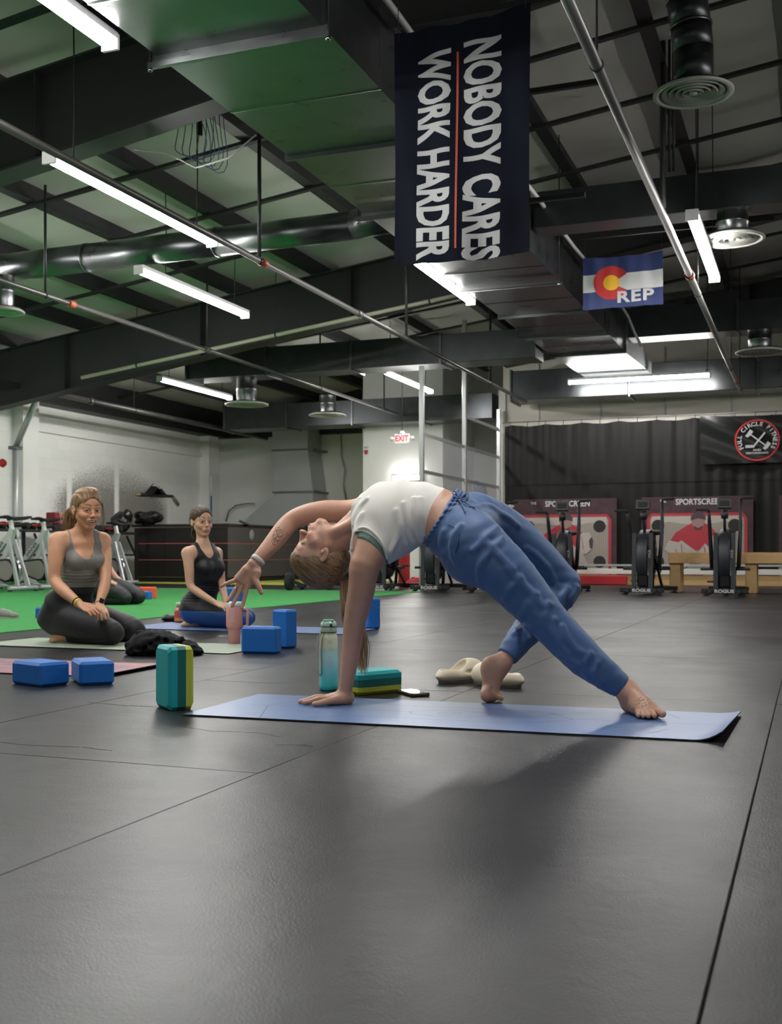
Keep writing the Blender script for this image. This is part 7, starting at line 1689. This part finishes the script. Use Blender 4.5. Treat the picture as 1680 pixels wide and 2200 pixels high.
# foam clogs
M['foam_cream'] = mat('cream_foam', (.62,.55,.42), .6, bump=.05, bs=60); M['sole_grey'] = mat('grey_sole', (.10,.10,.09), .7)
def clog(x, Z, yaw, label):
    t = thing('foam_clog', toW(A3(x, Z, 0)), label, 'shoe', 'pair of cream foam clogs', YAW+yaw)
    foot = [(-.125,.032),(-.10,.040),(-.04,.040),(.03,.044),(.08,.050),(.115,.040),(.135,.018)]
    ops = [ell(A3(-.01,0,.030),(.142,.053,.034),None,.02), ell(A3(.050,0,.050),(.082,.053,.052),None,.03), ell(A3(-.085,0,.040),(.048,.042,.030),None,.02), ell(A3(-.055,0,.085),(.080,.037,.056),None,.008,'s'), ell(A3(.0,.055,.048),(.035,.012,.012),None,.004,'s'), ell(A3(.0,-.055,.048),(.035,.012,.012),None,.004,'s'), plane(A3(0,0,.006),A3(0,0,-1))]
    mesh_np('upper', [nets(ops, .0028)], M['foam_cream'], t, A3(0,0,0))
    b = MB(); n = 40; o = []
    for i in range(n):
        a = 2*math.pi*i/n; o.append((-.004+.134*math.cos(a), (.047+.006*math.cos(a))*math.sin(a)))
    b.prism(o, (0,0,0), (1,0,0), (0,1,0), .012); b.build('sole', M['sole_grey'], t, world=False); return t
clog((992-840)/FPX*4.96, 5.00, R(42), 'left cream foam clog lying on the floor behind the raised heel'); clog((1066-840)/FPX*4.86, 4.84, R(132), 'cream foam clog partly hidden by the raised heel')
# sneakers at far left
M['shoe_grey'] = mat('shoe_grey', (.22,.21,.20), .8, bump=.4, bs=90)
for k, (px, py, yw) in enumerate(((-16,1329,4),(7,1331.5,-4))):
    g0 = GV(px, py-1.5); t = thing('sneaker', toW(g0), ('grey knit sneaker touching the left edge', 'grey knit sneaker just right of its twin at the left edge')[k], 'shoe', 'pair of grey sneakers', YAW+R(yw))
    ops = [eseg(A3(-.10,0,.045),A3(.08,0,.035),A3(0,0,1),.04,.038,.026,.044,.02), ell(A3(.09,0,.03),(.05,.043,.03),None,.02), ell(A3(-.09,0,.07),(.045,.036,.035),None,.02), cone(A3(-.03,0,.06),A3(.04,0,.05),.034,.028,.02), ell(A3(-.07,0,.10),(.035,.024,.03),None,.006,'s'), plane(A3(0,0,.018),A3(0,0,-1))]
    mesh_np('upper', [nets(ops, .004)], M['shoe_grey'], t, A3(0,0,0)); b = MB(); b.prism([((-.0)+.145*math.cos(a), (.045+.004*math.cos(a))*math.sin(a)) for a in np.linspace(0, 6.283, 33)[:-1]], (0,0,0), (1,0,0), (0,1,0), .022); b.build('sole', mat('shoe_sole', (.35,.33,.30), .7) if k == 0 else bpy.data.materials['shoe_sole'], t, world=False)
    for j in range(4): MB().tube([(-.01+.022*j,-.03,.068-.004*j),(0+.022*j,0,.092-.006*j),(-.01+.022*j,.03,.068-.004*j)], .003, 5).build('lace', M['b_white'], t, world=False)
# crumpled black hoodie
g0 = GV(342,1410); oo = g0+A3(.0,.12,0); t = thing('hoodie', toW(oo), 'crumpled black hoodie lying at the corner of the sage mat', 'hoodie', None, YAW)
s_ = 6.1/FPX
def hx(px, dz, z): return A3((px-342)*s_, dz, z)
hops_ = [ell(hx(300,0,.055),(.085,.13,.075),None,.05), ell(hx(335,.02,.06),(.10,.14,.075),None,.05), ell(hx(375,.0,.04),(.10,.12,.05),None,.05), ell(hx(405,-.02,.02),(.07,.08,.03),None,.04), ell(hx(285,-.04,.03),(.06,.08,.045),None,.04)]
hl = [(hx(275,-.10,.03),hx(330,-.11,.10)),(hx(290,-.02,.12),hx(360,-.06,.10)),(hx(320,-.12,.03),hx(400,-.10,.035)),(hx(340,-.09,.10),hx(420,-.05,.03)),(hx(300,-.12,.06),hx(310,.0,.13)),(hx(355,-.12,.05),hx(385,-.02,.09)),(hx(270,-.08,.06),hx(300,-.12,.02))]
hops_ += [cone(a, b_, .014, .010, .018) for a, b_ in hl]+[cone(a+A3(.03,0,-.012), b_+A3(.02,0,-.012), .010, .006, .016, 's') for a, b_ in hl]+[plane(A3(0,0,.001), A3(0,0,-1))]
mesh_np('crumpled_cloth', [nets(hops_, .0045, disp=lambda x, y, z: .004*np.sin(40*x+30*y+9*np.sin(22*z))*np.sin(33*y+25*z+6*np.sin(18*x)))], mat('black_fleece', (.006,.0065,.009), .8, bump=.3, bs=40, spec=.2), t, A3(0,0,0))
p = toW(GV(423,1408)); tag(MB().box((p.x,p.y,.004), (.03,.012,.005)).build('cloth_label', M['b_white'], t), None)
# pink drink bottle and little black bag
g0 = GV(383,1336); p = toW(g0); t = thing('drink_bottle', p, 'small clear bottle of pink drink with white cap on the turf edge', 'bottle', None, YAW)
MB().lathe([(.0001,0),(.029,0),(.032,.006),(.032,.095),(.028,.108),(.016,.125),(.015,.132),(.0001,.132)], (0,0,0), 24).build('body', mat('pink_drink', (.65,.20,.17), .2, coat=.5), t, world=False); MB().lathe([(.0001,.130),(.019,.130),(.019,.160),(.017,.163),(.0001,.163)], (0,0,0), 20).build('cap', M['lamp_body'], t, world=False)
MB().lathe([(.0323,.03),(.0326,.035),(.0326,.085),(.0323,.09)], (0,0,0), 24).build('wrapper', mat('wrapper', (.60,.10,.10), .5), t, world=False); MB().lathe([(.0323,.010),(.0327,.012),(.0327,.03),(.0323,.032)], (0,0,0), 24).build('wrapper_band', mat('wrapper_gold', (.7,.35,.10), .5), t, world=False)
g0 = GV(364,1335); t = thing('pouch', toW(g0+A3(0,.05,0)), 'small crumpled black pouch left of the pink drink bottle', 'bag', None, YAW)
mesh_np('pouch_cloth', [nets([ell(A3(0,0,.025),(.075,.06,.035),None,.02), ell(A3(.06,.0,.03),(.05,.05,.03),None,.02), cone(A3(-.06,-.04,.02),A3(.06,-.03,.05),.012,.012,.01), plane(A3(0,0,.001),A3(0,0,-1))], .006, disp=lambda x, y, z: .004*np.sin(50*x+40*z)*np.sin(60*y))], M['black'], t, A3(0,0,0))
# black bags on the rack
def sack(name, px, py, hx_, hz, label, seed, z=1.0, m=None, x=-12.85):
    p = Wv(px, py, x); rg = random.Random(seed); ops = [ell(A3(0,0,hz*.5), (hx_*.8,hx_*.8,hz*.5), None, .05)]
    for k in range(7): a = rg.uniform(0,6.28); ops.append(ell(A3(.6*hx_*math.cos(a), .6*hx_*math.sin(a), hz*rg.uniform(.2,.85)), (hx_*.4,hx_*.35,hz*rg.uniform(.18,.35)), None, .03))
    ops.append(plane(A3(0,0,.002), A3(0,0,-1))); t = thing(name, (p.x,p.y,z), label, 'bag'); mesh_np('bag_body', [nets(ops, .012, disp=lambda x_, y, z_: .010*np.sin(30*x_+20*z_+3*np.sin(17*y))*np.sin(26*y+19*z_))], m or M['gloss_black'], t, A3(0,0,0)); return t
sack('black_bag', 262, 1110, .22, .42, 'bulky black bag with straps standing on the rack', 2)
sack('bin_bag', 320, 1118, .30, .26, 'shiny black bin bag slumped at the end of the rack', 5, 1.165, x=-12.55)
# lit strip added for the glow above the white top; brightens the bay wall
pa_ = Wu(842,1027,21.9); pb_ = Wu(908,1030,21.9)
t = thing('glow_strip', ((pa_.x+pb_.x)/2, 21.9, pa_.z), 'short lit strip added as a glow low on the bright white bay wall', 'strip light')
MB().box(((pa_.x+pb_.x)/2, 21.97, pa_.z), (pb_.x-pa_.x, .05, .10)).build('housing', M['lamp_body'], t); MB().box(((pa_.x+pb_.x)/2, 21.93, pa_.z), (pb_.x-pa_.x-.04, .05, .07), bev=.01).build('diffuser', M['lamp'], t)
